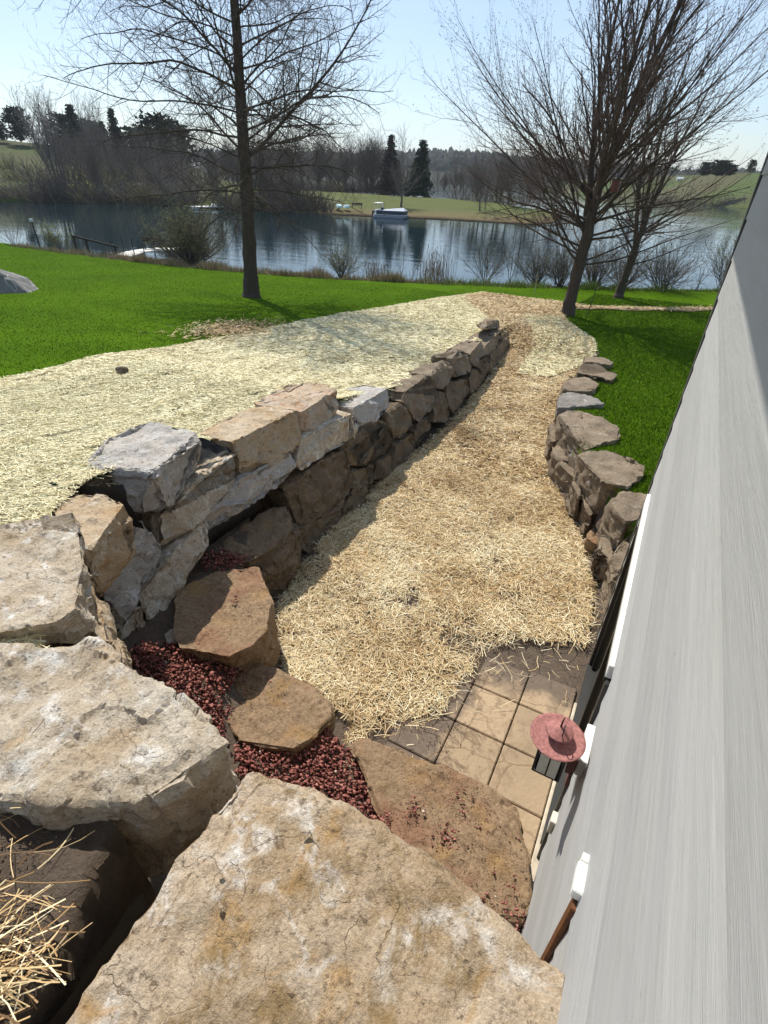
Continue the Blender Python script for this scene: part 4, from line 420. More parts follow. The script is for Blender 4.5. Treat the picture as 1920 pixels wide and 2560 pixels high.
THICK=[('thick', (-140.06, 76.09, -2.86), 2.65, 1.3), ('thick', (-139.79, 76.63, -2.88), 2.58, 1.3), ('thick', (-140.3, 78.33, -2.96), 4.73, 1.3), ('thick', (-138.47, 77.48, -2.89), 3.95, 1.3), ('thick', (-137.62, 77.73, -2.88), 2.75, 1.3), ('thick', (-138.46, 79.65, -2.98), 4.88, 1.3), ('thick', (-136.33, 79.09, -2.9), 3.05, 1.3), ('thick', (-137.37, 80.33, -2.99), 4.65, 1.3), ('thick', (-135.84, 80.45, -2.96), 2.81, 1.3), ('thick', (-133.95, 79.94, -2.89), 3.99, 1.3), ('thick', (-135.63, 81.57, -3.02), 2.88, 1.3), ('thick', (-132.89, 81.08, -2.92), 4.16, 1.3), ('thick', (-133.93, 82.57, -3.02), 4.31, 1.3), ('thick', (-131.88, 82.06, -2.95), 4.1, 1.3), ('thick', (-130.55, 81.82, -2.91), 3.88, 1.3), ('thick', (-129.65, 81.8, -2.89), 4.96, 1.3), ('thick', (-129.83, 82.5, -2.94), 4.48, 1.3), ('thick', (-129.23, 83.39, -2.96), 4.08, 1.3), ('thick', (-128.65, 84.29, -2.98), 3.33, 1.3), ('thick', (-128.02, 83.97, -2.97), 4.58, 1.3), ('thick', (-127.5, 84.62, -2.98), 4.93, 1.3), ('thick', (-126.19, 84.78, -2.95), 5.37, 1.3), ('thick', (-127.75, 86.22, -3.07), 3.54, 1.3), ('thick', (-125.66, 86.2, -3.01), 3.56, 1.3), ('thick', (-124.44, 85.8, -2.97), 4.19, 1.3), ('thick', (-126.23, 88.44, -3.13), 5.56, 1.3), ('thick', (-122.94, 87.05, -2.99), 5.65, 1.3), ('thick', (-124.72, 88.75, -3.12), 5.79, 1.3), ('thick', (-123.62, 88.99, -3.11), 5.73, 1.3), ('thick', (-121.6, 88.84, -3.04), 3.86, 1.3), ('thick', (-121.53, 89.32, -3.07), 3.44, 1.3), ('thick', (-119.45, 89.21, -3.01), 3.99, 1.3), ('thick', (-121.28, 90.56, -3.14), 3.6, 1.3), ('thick', (-118.42, 89.66, -3.02), 3.91, 1.3), ('thick', (-117.64, 90.62, -3.03), 4.33, 1.3), ('thick', (-117.22, 90.27, -3.03), 3.28, 1.3), ('thick', (-115.77, 90.72, -3.0), 3.56, 1.3), ('thick', (-117.72, 93.0, -3.17), 3.95, 1.3), ('thick', (-116.51, 92.61, -3.13), 4.75, 1.3), ('thick', (-114.77, 92.48, -3.07), 6.04, 1.3), ('thick', (-112.88, 91.73, -3.0), 4.37, 1.3), ('thick', (-114.32, 94.06, -3.14), 4.01, 1.3), ('thick', (-111.01, 92.74, -2.99), 4.66, 1.3), ('thick', (-110.95, 93.04, -3.01), 3.96, 1.3), ('thick', (-109.93, 93.12, -3.0), 5.73, 1.3), ('thick', (-110.3, 94.22, -3.06), 5.97, 1.3), ('thick', (-109.81, 95.85, -3.11), 4.55, 1.3), ('thick', (-108.73, 95.53, -3.08), 5.64, 1.3), ('thick', (-106.56, 94.45, -2.98), 3.62, 1.3), ('thick', (-107.36, 96.6, -3.09), 6.0, 1.3), ('thick', (-106.48, 96.23, -3.07), 5.31, 1.3), ('thick', (-104.76, 96.03, -3.01), 5.73, 1.3), ('thick', (-103.24, 95.67, -2.96), 5.35, 1.3), ('thick', (-101.75, 95.62, -2.91), 6.08, 1.3), ('thick', (-102.39, 97.32, -3.01), 6.2, 1.3), ('thick', (-100.72, 95.7, -2.91), 5.95, 1.3), ('thick', (-89.84, 95.69, -3.09), 3.87, 1.3), ('thick', (-90.81, 96.71, -3.2), 3.88, 1.3), ('thick', (-88.89, 96.32, -3.13), 4.45, 1.3), ('thick', (-88.12, 95.55, -3.1), 4.43, 1.3), ('thick', (-88.74, 98.27, -3.25), 2.93, 1.3), ('thick', (-87.46, 97.72, -3.2), 4.45, 1.3), ('thick', (-86.95, 98.26, -3.23), 3.14, 1.3), ('thick', (-86.8, 98.41, -3.26), 4.55, 1.3), ('thick', (-84.27, 96.69, -3.11), 3.77, 1.3), ('thick', (-84.88, 97.85, -3.21), 3.97, 1.3), ('thick', (-82.85, 97.53, -3.13), 3.99, 1.3), ('thick', (-83.32, 98.46, -3.22), 5.62, 1.3), ('thick', (-83.51, 99.26, -3.28), 5.82, 1.3), ('thick', (-81.75, 98.28, -3.2), 5.21, 1.3), ('thick', (-80.27, 98.42, -3.16), 4.76, 1.3), ('thick', (-79.45, 98.05, -3.14), 6.02, 1.3), ('thick', (-80.72, 100.18, -3.31), 5.49, 1.3), ('thick', (-79.65, 100.44, -3.3), 5.15, 1.3), ('thick', (-78.78, 100.76, -3.3), 4.45, 1.3), ('thick', (-78.31, 100.45, -3.29), 4.92, 1.3), ('thick', (-75.98, 98.83, -3.15), 5.79, 1.3), ('thick', (-74.92, 99.1, -3.14), 4.63, 1.3), ('thick', (-75.25, 100.12, -3.22), 5.01, 1.3), ('thick', (-73.13, 98.92, -3.11), 5.65, 1.3), ('thick', (-73.79, 100.09, -3.21), 5.43, 1.3), ('thick', (-71.95, 99.23, -3.12), 4.06, 1.3), ('thick', (-72.11, 99.91, -3.18), 4.8, 1.3), ('thick', (-71.59, 101.03, -3.23), 5.12, 1.3), ('thick', (-70.3, 100.2, -3.16), 4.38, 1.3), ('thick', (-70.62, 102.13, -3.28), 4.2, 1.3), ('thick', (-70.06, 101.6, -3.27), 4.97, 1.3), ('thick', (-67.86, 99.98, -3.12), 4.1, 1.3), ('thick', (-144.2, 90.28, -0.29), 5.58, 1.4), ('thick', (-144.53, 90.77, -0.66), 6.43, 1.4), ('thick', (-146.44, 95.0, -0.36), 5.48, 1.4), ('thick', (-158.42, 103.79, -1.25), 5.86, 1.4), ('thick', (-143.73, 95.32, 0.19), 4.15, 1.4), ('thick', (-154.4, 103.43, -1.26), 7.83, 1.4), ('thick', (-138.04, 95.77, 0.6), 5.83, 1.4), ('thick', (-153.84, 107.91, -0.39), 5.77, 1.4), ('thick', (-146.34, 104.99, 0.67), 3.12, 1.4), ('thick', (-149.14, 108.5, 0.19), 5.4, 1.4), ('thick', (-143.42, 105.5, 0.67), 4.17, 1.4), ('thick', (-133.85, 101.08, 0.53), 4.02, 1.4), ('thick', (-146.82, 111.57, 0.03), 7.02, 1.4), ('thick', (-132.68, 102.56, 0.05), 6.21, 1.4), ('thick', (-136.61, 107.23, -0.77), 4.98, 1.4), ('thick', (-143.08, 115.16, 0.1), 4.82, 1.4), ('thick', (-142.25, 116.06, -0.74), 4.61, 1.4), ('thick', (-126.99, 106.48, 1.07), 4.65, 1.4), ('thick', (-138.89, 116.2, -0.45), 4.94, 1.4), ('thick', (-122.72, 106.26, 0.95), 3.34, 1.4), ('thick', (-132.55, 115.59, 0.99), 3.37, 1.4), ('thick', (-120.4, 107.4, 0.62), 6.35, 1.4), ('thick', (-114.67, 103.63, 0.16), 4.05, 1.4), ('thick', (-131.82, 120.76, -0.52), 4.63, 1.4), ('thick', (-125.09, 116.92, 1.08), 5.29, 1.4), ('thick', (-122.88, 117.74, 1.25), 5.77, 1.4), ('thick', (-118.36, 115.12, 0.91), 5.54, 1.4), ('thick', (-115.23, 113.76, 0.07), 6.77, 1.4), ('olive', (-122.56, 123.44, 0.89), 2.28, 1.2), ('olive', (-100.16, 104.62, -1.38), 3.43, 1.1), ('olive', (-155.47, 91.1, 0.47), 3.77, 1.2), ('olive', (-152.91, 92.89, 1.38), 3.76, 1.2), ('olive', (-155.88, 91.27, 2.97), 3.71, 1.2), ('olive', (-152.1, 93.01, -1.15), 3.82, 1.2), ('thick', (-125.27, 134.53, -1.45), 2.8, 1.5), ('thick', (-122.44, 133.77, -1.35), 3.07, 1.5), ('thick', (-118.6, 132.53, -1.21), 2.94, 1.5), ('thick', (-120.87, 136.35, -1.33), 2.6, 1.5), ('thick', (-115.07, 131.12, -1.08), 3.71, 1.5), ('thick', (-118.01, 136.76, -1.24), 3.7, 1.5), ('thick', (-114.34, 134.68, -1.1), 3.23, 1.5), ('thick', (-114.82, 138.19, -1.16), 2.79, 1.5), ('thick', (-113.81, 139.62, -1.14), 3.51, 1.5), ('thick', (-112.04, 139.5, -1.08), 3.05, 1.5), ('thick', (-106.18, 134.11, -0.83), 3.19, 1.5), ('thick', (-106.2, 135.88, -0.85), 3.64, 1.5), ('thick', (-106.59, 138.61, -0.9), 3.68, 1.5), ('thick', (-103.64, 135.84, -0.77), 3.25, 1.5), ('thick', (-101.85, 137.15, -0.72), 3.3, 1.5), ('thick', (-100.63, 137.79, -0.69), 3.25, 1.5), ('thick', (-102.55, 142.61, -0.81), 3.7, 1.5), ('thick', (-99.98, 141.43, -0.71), 3.35, 1.5), ('thick', (-100.5, 143.99, -0.76), 3.22, 1.5), ('thick', (-97.78, 141.95, -0.65), 2.58, 1.5), ('thick', (-95.62, 141.45, -0.57), 3.16, 1.5), ('thick', (-91.58, 137.29, -0.39), 2.62, 1.5), ('thick', (-93.24, 143.27, -0.52), 3.64, 1.5), ('thick', (-93.27, 144.41, -0.53), 3.75, 1.5), ('thick', (-91.68, 145.25, -0.49), 2.47, 1.5), ('thick', (-85.91, 138.74, -0.23), 3.12, 1.5), ('thick', (-86.95, 143.14, -0.31), 2.45, 1.5), ('thick', (-88.34, 146.77, -0.4), 2.94, 1.5), ('thick', (-83.46, 142.45, -0.19), 3.41, 1.5), ('thick', (-81.21, 140.38, -0.09), 3.09, 1.5), ('thick', (-83.5, 147.05, -0.25), 3.69, 1.5), ('thick', (-81.48, 147.18, -0.18), 2.81, 1.5), ('thick', (-79.06, 145.34, -0.08), 3.27, 1.5), ('thick', (-43.88, 107.43, -3.12), 0.88, 1.2), ('thick', (-41.43, 107.52, -3.06), 0.93, 1.2), ('thick', (-39.02, 107.61, -3.0), 0.98, 1.2), ('thick', (-36.66, 107.7, -2.94), 1.03, 1.2), ('thick', (-34.34, 107.79, -2.88), 1.08, 1.2), ('thick', (-32.05, 107.85, -2.82), 1.12, 1.2), ('thick', (-29.8, 107.91, -2.77), 1.17, 1.2), ('thick', (-27.59, 107.96, -2.71), 1.22, 1.2), ('thick', (-26.35, 111.99, -2.91), 1.31, 1.2), ('thick', (-26.01, 120.73, -3.39), 1.46, 1.2), ('thick', (-53.94, 136.2, -1.13), 2.61, 1.4), ('thick', (-50.49, 136.56, -1.14), 2.73, 1.4), ('thick', (-47.1, 136.89, -1.16), 2.84, 1.4), ('thick', (-43.76, 137.21, -1.18), 2.96, 1.4), ('thick', (-40.46, 137.49, -1.19), 3.07, 1.4), ('thick', (-37.22, 137.74, -1.21), 3.18, 1.4), ('thick', (-18.72, 259.52, -3.08), 3.32, 1.2), ('thick', (-14.15, 255.76, -3.09), 3.51, 1.2), ('thick', (-9.78, 252.16, -3.09), 3.7, 1.2), ('thick', (-5.6, 248.72, -3.09), 3.88, 1.2), ('thick', (-1.6, 245.43, -3.09), 4.06, 1.2), ('thick', (2.24, 242.27, -3.09), 4.22, 1.2), ('thick', (5.92, 239.23, -3.09), 4.38, 1.2), ('thick', (9.46, 236.32, -3.09), 4.53, 1.2)]
BOAT=((-55.65, 98.99, -3.0),(-49.13, 100.46, -3.0))
FARDOCK=((-93.14, 89.47, -2.6),(-90.49, 95.45, -2.6))
SHED=(-15.13, 313.71, 3.15)
SKIFF=(6.88, 239.91, -3.0)
DOCKPATH=[(-43.99, 33.27, -2.45), (-45.63, 36.11, -2.45), (-45.77, 38.31, -2.45), (-44.74, 39.58, -2.45), (-43.39, 40.32, -2.45)]
# ------------------------------------------------------------------ terrain
def gl(Y):      # height of the upper (left) ground along the wall
    return np.interp(Y, [-6, 0, .35, .7, 1.2, 1.7, 2.2, 3, 4, 5.5, 6.7, 8.5, 10, 12, 14, 15.3, 17, 20, 25], [2.4, 2.28, 2.2, 2.02, 1.95, 1.93, 1.9, 1.74, 1.56, 1.47, 1.22, .93, .84, .72, .56, .42, .26, .06, -.2])
def gr(Y):      # right lawn
    return np.interp(Y, [-6, 4.6, 6, 7.5, 9, 11, 12.5, 14, 17, 20, 25], [1.0, .95, .86, .78, .64, .46, .38, .28, .12, .02, -.2])
XLW = ([-6, -.35, -.2, .2, .45, .7, 1.0, 1.4, 1.65, 2.2, 3.2, 5, 7, 9, 11, 12.5, 14, 15.4], [.22, .22, -1.1, -1.35, -1.7, -2.2, -2.75, -3.1, -3.7, -4.05, -4.2, -4.15, -4.0, -3.85, -3.95, -4.05, -4.3, -4.35])   # back of the left wall
XRW = ([4.6, 5.5, 6.3, 7, 7.8, 8.6, 10, 12, 14, 15.6], [.45, .3, .05, -.3, -.72, -.95, -1.2, -1.35, -1.4, -1.55])     # back of the right wall
CREST = ([-60, -38, -29, -23.8, -19, -15, -11.6, -8.2, -5, 0, 2.4, 8], [20.2, 20.4, 20.4, 20.9, 21.6, 22.6, 24.2, 25.6, 27.2, 29.8, 31.4, 34])
def smooth(a, b, x):
    q = np.clip((x - a) / (b - a), 0, 1); return q * q * (3 - 2 * q)
def terrain(X, Y):
    X = np.asarray(X, float); Y = np.asarray(Y, float)
    xl = np.interp(Y, *XLW); xr = np.interp(Y, *XRW)
    L = gl(Y) - .012 * np.clip(-X - 9, 0, 12); Rr = gr(Y)
    low = -.02 + 0 * X
    z = np.where(X < xl, L, low)
    bl = smooth(14.6, 16.6, Y)                       # beyond the walls the levels run together
    mid = np.where(X < xl, L, np.where(X > xr, Rr, L * smooth(-1.5, -4.2, X) + Rr * (1 - smooth(-1.5, -4.2, X))))
    z = np.where(X > xr, Rr, z)
    # step edges are softened over 12 cm behind the stones
    z = np.where((X >= xl) & (X < xl + .12), L + (low - L) * (X - xl) / .12, z)
    z = np.where((X <= xr) & (X > xr - .12) & (Y > 4.6), Rr + (low - Rr) * (xr - X) / .12, z)
    z = z * (1 - bl) + mid * bl
    d = Y - np.interp(X, *CREST)
    z = z - np.where(d > 0, .10 * np.minimum(d, 2.5) + .27 * np.clip(d - 2.5, 0, 14), 0)
    return np.maximum(z, -4.2)
def grid_axis(a, fine_lo, fine_hi, b, f, c):
    lo = np.arange(a, fine_lo, c); mid = np.arange(fine_lo, fine_hi, f); hi = np.arange(fine_hi, b + c, c)
    return np.concatenate([lo, mid, hi])
gx = grid_axis(-62, -9.5, 3, 16, .1, .6); gy = grid_axis(-5, 0, 18, 46, .1, .5)
GX, GY = np.meshgrid(gx, gy)
GZ = terrain(GX, GY)
nx, ny = len(gx), len(gy)
idx = np.arange(nx * ny).reshape(ny, nx)
F = np.stack([idx[:-1, :-1], idx[:-1, 1:], idx[1:, 1:], idx[1:, :-1]], -1).reshape(-1, 4)
cx = (GX[:-1, :-1] + GX[1:, 1:]).ravel() / 2; cy = (GY[:-1, :-1] + GY[1:, 1:]).ravel() / 2
xl = np.interp(cy, *XLW); xr = np.interp(cy, *XRW)
in_path = (cy < 15.6) & (cx > xl) & ((cx < xr) | (cy < 4.6))
near_soil = (cy < 1.7) & (cx < xl + .3) & (cx > -8.8)
V = np.stack([GX, GY, GZ], -1).reshape(-1, 3)
def submesh(name, sel, mat):
    f = F[sel]; u, inv = np.unique(f, return_inverse=True)
    return mesh_np(name, V[u], inv.reshape(f.shape), mat, True)
tag(link('lawn', submesh('lawn', ~(in_path | near_soil), TURF)), kind='structure')
tag(link('path_soil', submesh('path_soil', in_path | near_soil, SOIL)), kind='structure')

def strip(name, ys, xa, xb, nu, mat, dz, wob=.012):
    ys = np.asarray(ys); u = np.linspace(0, 1, nu)
    X = np.array([a + (b - a) * u for a, b in zip(xa, xb)]); Y = np.repeat(ys[:, None], nu, 1)
    Z = terrain(X, Y) + dz
    Z += wob * np.array([[mn.noise(Vector((x * 1.7, y * 1.7, 3.1))) for x, y in zip(r, q)] for r, q in zip(X, Y)])
    I = np.arange(X.size).reshape(X.shape)
    f = np.stack([I[:-1, :-1], I[:-1, 1:], I[1:, 1:], I[1:, :-1]], -1).reshape(-1, 4)
    return tag(link(name, mesh_np(name, np.stack([X, Y, Z], -1).reshape(-1, 3), f, mat, True)), kind='structure')
NETX = ([-1, 2, 3.7, 4.6, 5.7, 8.4, 10.8, 13.5, 17.4, 20.3, 22.4, 23.4], [-7.9, -7.98, -8.05, -8.13, -8.3, -8.95, -8.83, -8.74, -8.68, -8.35, -7.75, -7.5])
def net_edge(Y): return np.interp(Y, *NETX)
ys = np.arange(.1, 21.4, .2)
inner = np.where(ys < 15.2, np.interp(ys, *XLW) - .02, np.interp(ys, [15.2, 17, 19, 20.6, 21.4], [-4.4, -5.2, -6.3, -7.4, -7.9]))
strip('straw_blanket', ys, net_edge(ys) + .05 * np.sin(ys * 3), inner, 26, BLANKETBED, .03, .03)
ys2 = np.arange(15.2, 23.2, .2)
chipL = np.interp(ys2, [15.2, 17, 19, 20.6, 22.2, 23.2], [-4.4, -5.2, -6.3, -7.4, -7.9, -7.3])
chipR = np.interp(ys2, [15.2, 16.5, 18.4, 19.4, 20.4, 23.2], [-1.7, -1.9, -2.9, -3.3, -3.6, -3.4])
strip('straw_clearing', ys2, chipL, chipR, 14, STRAWBED, .035, .03)
ys3 = np.arange(4.6, 15.4, .2)
strip('straw_path', ys3, np.interp(ys3, *XLW) + .5, np.where(ys3 < 5, .15, np.interp(ys3, *XRW)) - .25, 16, STRAWBED, .024, .03)
# ribbon of straw beyond the maple, across to the house side
xs = np.linspace(-3.4, 4.5, 40); yc = np.interp(xs, [-3.4, 0, 4.5], [22.4, 25.0, 28.6])
Vr = []
for x, y in zip(xs, yc):
    w = .33 + .12 * math.sin(x * 3.3)
    for k in (-1, 0, 1): Vr.append((x, y + k * w, terrain(x, y + k * w) + .03 + (.02 if k == 0 else 0)))
fr = [(3 * i + k, 3 * i + k + 1, 3 * i + k + 4, 3 * i + k + 3) for i in range(39) for k in (0, 1)]
tag(link('straw_strip', mesh_np('straw_strip', Vr, fr, STRAWBED, True)), kind='structure')

# ------------------------------------------------------------------ stones
def fbm(p, o=3):
    s = 0; a = 1
    for _ in range(o): s += a * mn.noise(p); p = p * 2.1; a *= .5
    return s
def make_stone(name, pts, kind, res, amp, parent=None, seed=0, bev=.03, chip=1.0, cuts=None):
    C = sum((Vector(p) for p in pts), Vector()) / len(pts)
    bm = bmesh.new()
    for p in pts: bm.verts.new(Vector(p) - C)
    r = bmesh.ops.convex_hull(bm, input=bm.verts)
    bmesh.ops.delete(bm, geom=[g for g in r['geom_interior'] if isinstance(g, bmesh.types.BMVert)], context='VERTS')
    # corners knocked off by random cuts, so that the block reads as broken rock
    rs_ = random.Random(seed * 13 + 5); size = max((Vector(p) - C).length for p in pts)
    for _ in range(int(11 * chip) if cuts is None else cuts):
        d = Vector((rs_.gauss(0, 1), rs_.gauss(0, 1), rs_.gauss(0, .75))).normalized()
        if d.z > .5 or abs(d.z) < .12 and rs_.random() < .3: continue
        h_ = max(v.co.dot(d) for v in bm.verts) - rs_.uniform(.02, .085) * size
        bmesh.ops.bisect_plane(bm, geom=bm.verts[:] + bm.edges[:] + bm.faces[:], plane_co=d * h_, plane_no=d, clear_outer=True)
        r = bmesh.ops.convex_hull(bm, input=bm.verts)
        bmesh.ops.delete(bm, geom=[g for g in r['geom_interior'] if isinstance(g, bmesh.types.BMVert)], context='VERTS')
    bmesh.ops.dissolve_limit(bm, angle_limit=.10, verts=bm.verts, edges=bm.edges)
    bmesh.ops.bevel(bm, geom=[e for e in bm.edges if e.is_manifold and e.calc_face_angle(0) > .3], offset=bev, segments=1, affect='EDGES', clamp_overlap=True)
    bmesh.ops.triangulate(bm, faces=bm.faces)
    for _ in range(9):
        es = [e for e in bm.edges if e.calc_length() > res * 1.5]
        if not es: break
        bmesh.ops.subdivide_edges(bm, edges=es, cuts=1)
        bmesh.ops.triangulate(bm, faces=[f for f in bm.faces if len(f.verts) > 3])
    bm.normal_update()
    S = Vector((seed * 3.71, seed * 1.93, seed * .77))
    off = []
    for v in bm.verts:
        p = v.co + S; n = v.normal
        d = .8 * fbm(p * 2.4, 2)
        # broken facets: cells pushed in or out along the face
        q = Vector((p.x, p.y, p.z * 1.8)) * 5.5 + Vector((fbm(p * 4, 2), fbm(p * 4 + Vector((9, 1, 4)), 2), 0)) * .5
        d += chip * .55 * (mn.cell(q) - .5) * (.45 if abs(n.z) > .7 else 1)
        d += .42 * fbm(p * 9, 3) + .5 * (.35 - abs(mn.noise(p * 5.3 + Vector((3, 8, 1)))))
        if abs(n.z) < .6: d += .32 * mn.noise(Vector((p.x * 3, p.y * 3, p.z * 24)))
        if n.z > .6: d -= .75 * max(0, mn.noise(p * 14) - .28) + .9 * max(0, fbm(p * 3.3 + Vector((4, 4, 4)), 3) - .42)
        if kind in (0, 1, 2, 6, 8):      # thin flakes split off along the bedding leave little steps
            q = 2.6 * fbm(p * 2.3 + Vector((7, 2, 5)), 4); fq = q - math.floor(q)
            d += .36 * (math.floor(q) + min(1, max(0, (fq - .42) / .16)))
        off.append(n * (d * amp))
    for v, o in zip(bm.verts, off): v.co += o
    o = link(name, bm_mesh(name, bm, MATS[kind]), parent, C)
    for pz in o.data.polygons: pz.use_smooth = True
    o.data.set_sharp_from_angle(angle=math.radians(38))
    return o
wall_l = tag(empty('retaining_wall', (-3.6, 8, 0)), 'long dry-stacked boulder retaining wall below the straw blanket, cream stones near and brown ones far', 'stone wall')
wall_r = tag(empty('retaining_wall', (-.8, 9, 0)), 'low curved boulder wall between the straw path and the right lawn, running behind the house', 'stone wall')
for i, (k, g, pts) in enumerate(STONES):
    dist = math.hypot(*[sum(p[j] for p in pts) / len(pts) for j in (0, 1)])
    if i < WALL_R:
        par = wall_l if i < WALL_L else wall_r
        pts2 = [Vector(p) - par.location for p in pts]
        make_stone('stone', pts2, k, max(.024, dist * .0065), .034 if k in (0, 1, 2, 6) else .045, par, i + 1, .012, 1.0 if i < WALL_L else .75)
    elif g == 'F1':
        tag(make_stone('boulder', pts, k, .015, .036, None, i + 1, .02, 1., 0), 'huge pale cream limestone block with a dark shaded face, at left above the red gravel', 'boulder')
    elif g == 'F2':
        tag(make_stone('boulder', pts, k, .0145, .028, None, i + 1, .03, .8, 0), 'earthy tan limestone slab nearest the camera, touching the grey siding', 'boulder')
    elif g == 'pebble':
        tag(make_stone('rock', pts, k, .02, .015, None, i + 1, .01), 'small pale loose rock beside the red gravel, against the middle terrace slab', 'rock')
    else:
        lab = dict(stepA='brown dirt-covered stone slab beside the patio, scattered with red gravel',
                   stepB='middle dirt-covered stone slab between two patches of red gravel',
                   stepC='tan wedge-shaped stone slab half in the shadow of the tall wall')[g]
        tag(make_stone('stone_slab', pts, k, .022, .034, None, i + 1, .025, .8, 4), lab, 'stone slab')

# dirt that fills the terrace under the slabs
def fill_z(x, y):
    z = np.interp(x, [-3.8, -3.2, -2.7, -2.2, -1.6, -1.2, .2], [.62, .58, .5, .3, .22, .18, .16])
    return z + .012 * mn.noise(Vector((x * 6, y * 6, 0)))
Vf = []; n1, n2 = 56, 30
for j in range(n2):
    for i in range(n1):
        x = -3.9 + i * (4.12 / (n1 - 1)); y0 = .2; y1 = np.interp(x, [-3.9, -3.3, -2.6, -2.5, -1.7, -1.3, .3], [3.9, 3.1, 2.3, 2.0, 1.9, 1.9, 1.75])
        y = y0 + (y1 - y0) * j / (n2 - 1); Vf.append((x, y, fill_z(x, y)))
I = np.arange(n1 * n2).reshape(n2, n1)
tag(link('terrace_soil', mesh_np('terrace_soil', Vf, np.stack([I[:-1, :-1], I[:-1, 1:], I[1:, 1:], I[1:, :-1]], -1).reshape(-1, 4), SOIL, True)), kind='structure')

# red lava gravel: real angular pieces
def inside(x, y, poly):
    c = False; j = len(poly) - 1
    for i in range(len(poly)):
        if (poly[i][1] > y) != (poly[j][1] > y) and x < (poly[j][0] - poly[i][0]) * (y - poly[i][1]) / (poly[j][1] - poly[i][1]) + poly[i][0]: c = not c
        j = i
    return c
def rock_shapes(n):
    out = []
    for _ in range(n):
        bm = bmesh.new()
        for _k in range(7):
            v = Vector((random.gauss(0, 1), random.gauss(0, 1), random.gauss(0, .8))).normalized() * random.uniform(.75, 1.1)
            bm.verts.new(v)
        bmesh.ops.convex_hull(bm, input=bm.verts)
        bmesh.ops.triangulate(bm, faces=bm.faces)
        bm.verts.index_update()
        out.append((np.array([v.co[:] for v in bm.verts]), np.array([[v.index for v in f.verts] for f in bm.faces]))); bm.free()
    return out
SHAPES = rock_shapes(14)
def scatter_rocks(spots, name, mat, tones):
    V_, F_, T_ = [], [], []; n = 0
    for (x, y, z, s), tn in zip(spots, tones):
        v, f = SHAPES[random.randrange(len(SHAPES))]
        R = Matrix.Rotation(random.uniform(0, 6.28), 3, (random.gauss(0, 1), random.gauss(0, 1), random.gauss(0, 1)))
        w = v @ np.array(R).T * s * np.array([1, random.uniform(.55, 1), random.uniform(.4, .85)]) + np.array([x, y, z])
        V_.append(w); F_.append(f + n); n += len(v); T_.append(np.full(len(v), tn))
    return mesh_np(name, np.concatenate(V_), np.concatenate(F_), mat, False, np.concatenate(T_))
spots = []
P1 = GRAVEL['p1']; P2 = GRAVEL['p2']; P3 = GRAVEL['p3']
for poly, n, zz in ((P1, 2300, .0), (P2, 2900, .0), (P3, 300, .02)):
    xs = [p[0] for p in poly]; ys = [p[1] for p in poly]; k = 0
    while k < n:
        x = random.uniform(min(xs), max(xs)); y = random.uniform(min(ys), max(ys))
        if inside(x, y, poly):
            spots.append((x, y, fill_z(x, y) + zz + random.uniform(-.01, .075), random.choice((.011, .014, .017, .02, .023, .027)) * random.uniform(.85, 1.2))); k += 1
for x, y, z, n, rad in GRAVEL['loose']:
    for _ in range(n):
        a = random.uniform(0, 6.28); q = rad * random.random() ** .7
        spots.append((x + q * math.cos(a), y + q * math.sin(a), z + .006, random.uniform(.004, .02) if random.random() < .5 else random.uniform(.003, .008)))
tones = np.clip(rng.normal(.45, .22, len(spots)), 0, .93); tones[rng.random(len(spots)) < .012] = 1
tag(link('lava_gravel', scatter_rocks(spots, 'lava_gravel', LAVA, tones)), 'red lava gravel heaped between the boulders and terrace slabs', 'gravel', kind='stuff')
# crumbs and small chips on the soil and slabs
CH = NT('stone_chips', .95, .15); CH.col(CH.ramp(CH.attr('tone'), [(0, (.05, .035, .025)), (.7, (.17, .115, .07)), (1, (.42, .34, .25))])); CHIPMAT = CH.m
sp2 = []
for x, y, z, n, rad in GRAVEL['chips']:
    for _ in range(n):
        a = random.uniform(0, 6.28); q = rad * math.sqrt(random.random())
        sp2.append((x + q * math.cos(a), y + q * math.sin(a), z, random.uniform(.002, .008)))
tag(link('stone_chips', scatter_rocks(sp2, 'stone_chips', CHIPMAT, np.clip(rng.normal(.35, .25, len(sp2)), 0, 1))), 'crumbs of stone and soil scattered over the slabs and the dirt', 'stone chips', kind='stuff')
for k, (x, y, z, s, m, lab) in enumerate(GRAVEL['single']):
    bm = bmesh.new(); v, f = SHAPES[k % len(SHAPES)]
    bvs = [bm.verts.new((q[0] * s, q[1] * s * .75, q[2] * s * .6)) for q in v]
    for t3 in f: bm.faces.new([bvs[i] for i in t3])
    bmesh.ops.bevel(bm, geom=list(bm.edges), offset=s * .12, segments=1, affect='EDGES')
    tag(link('rock', bm_mesh('rock', bm, MATS[m]), None, (x, y, z)), lab, 'rock')

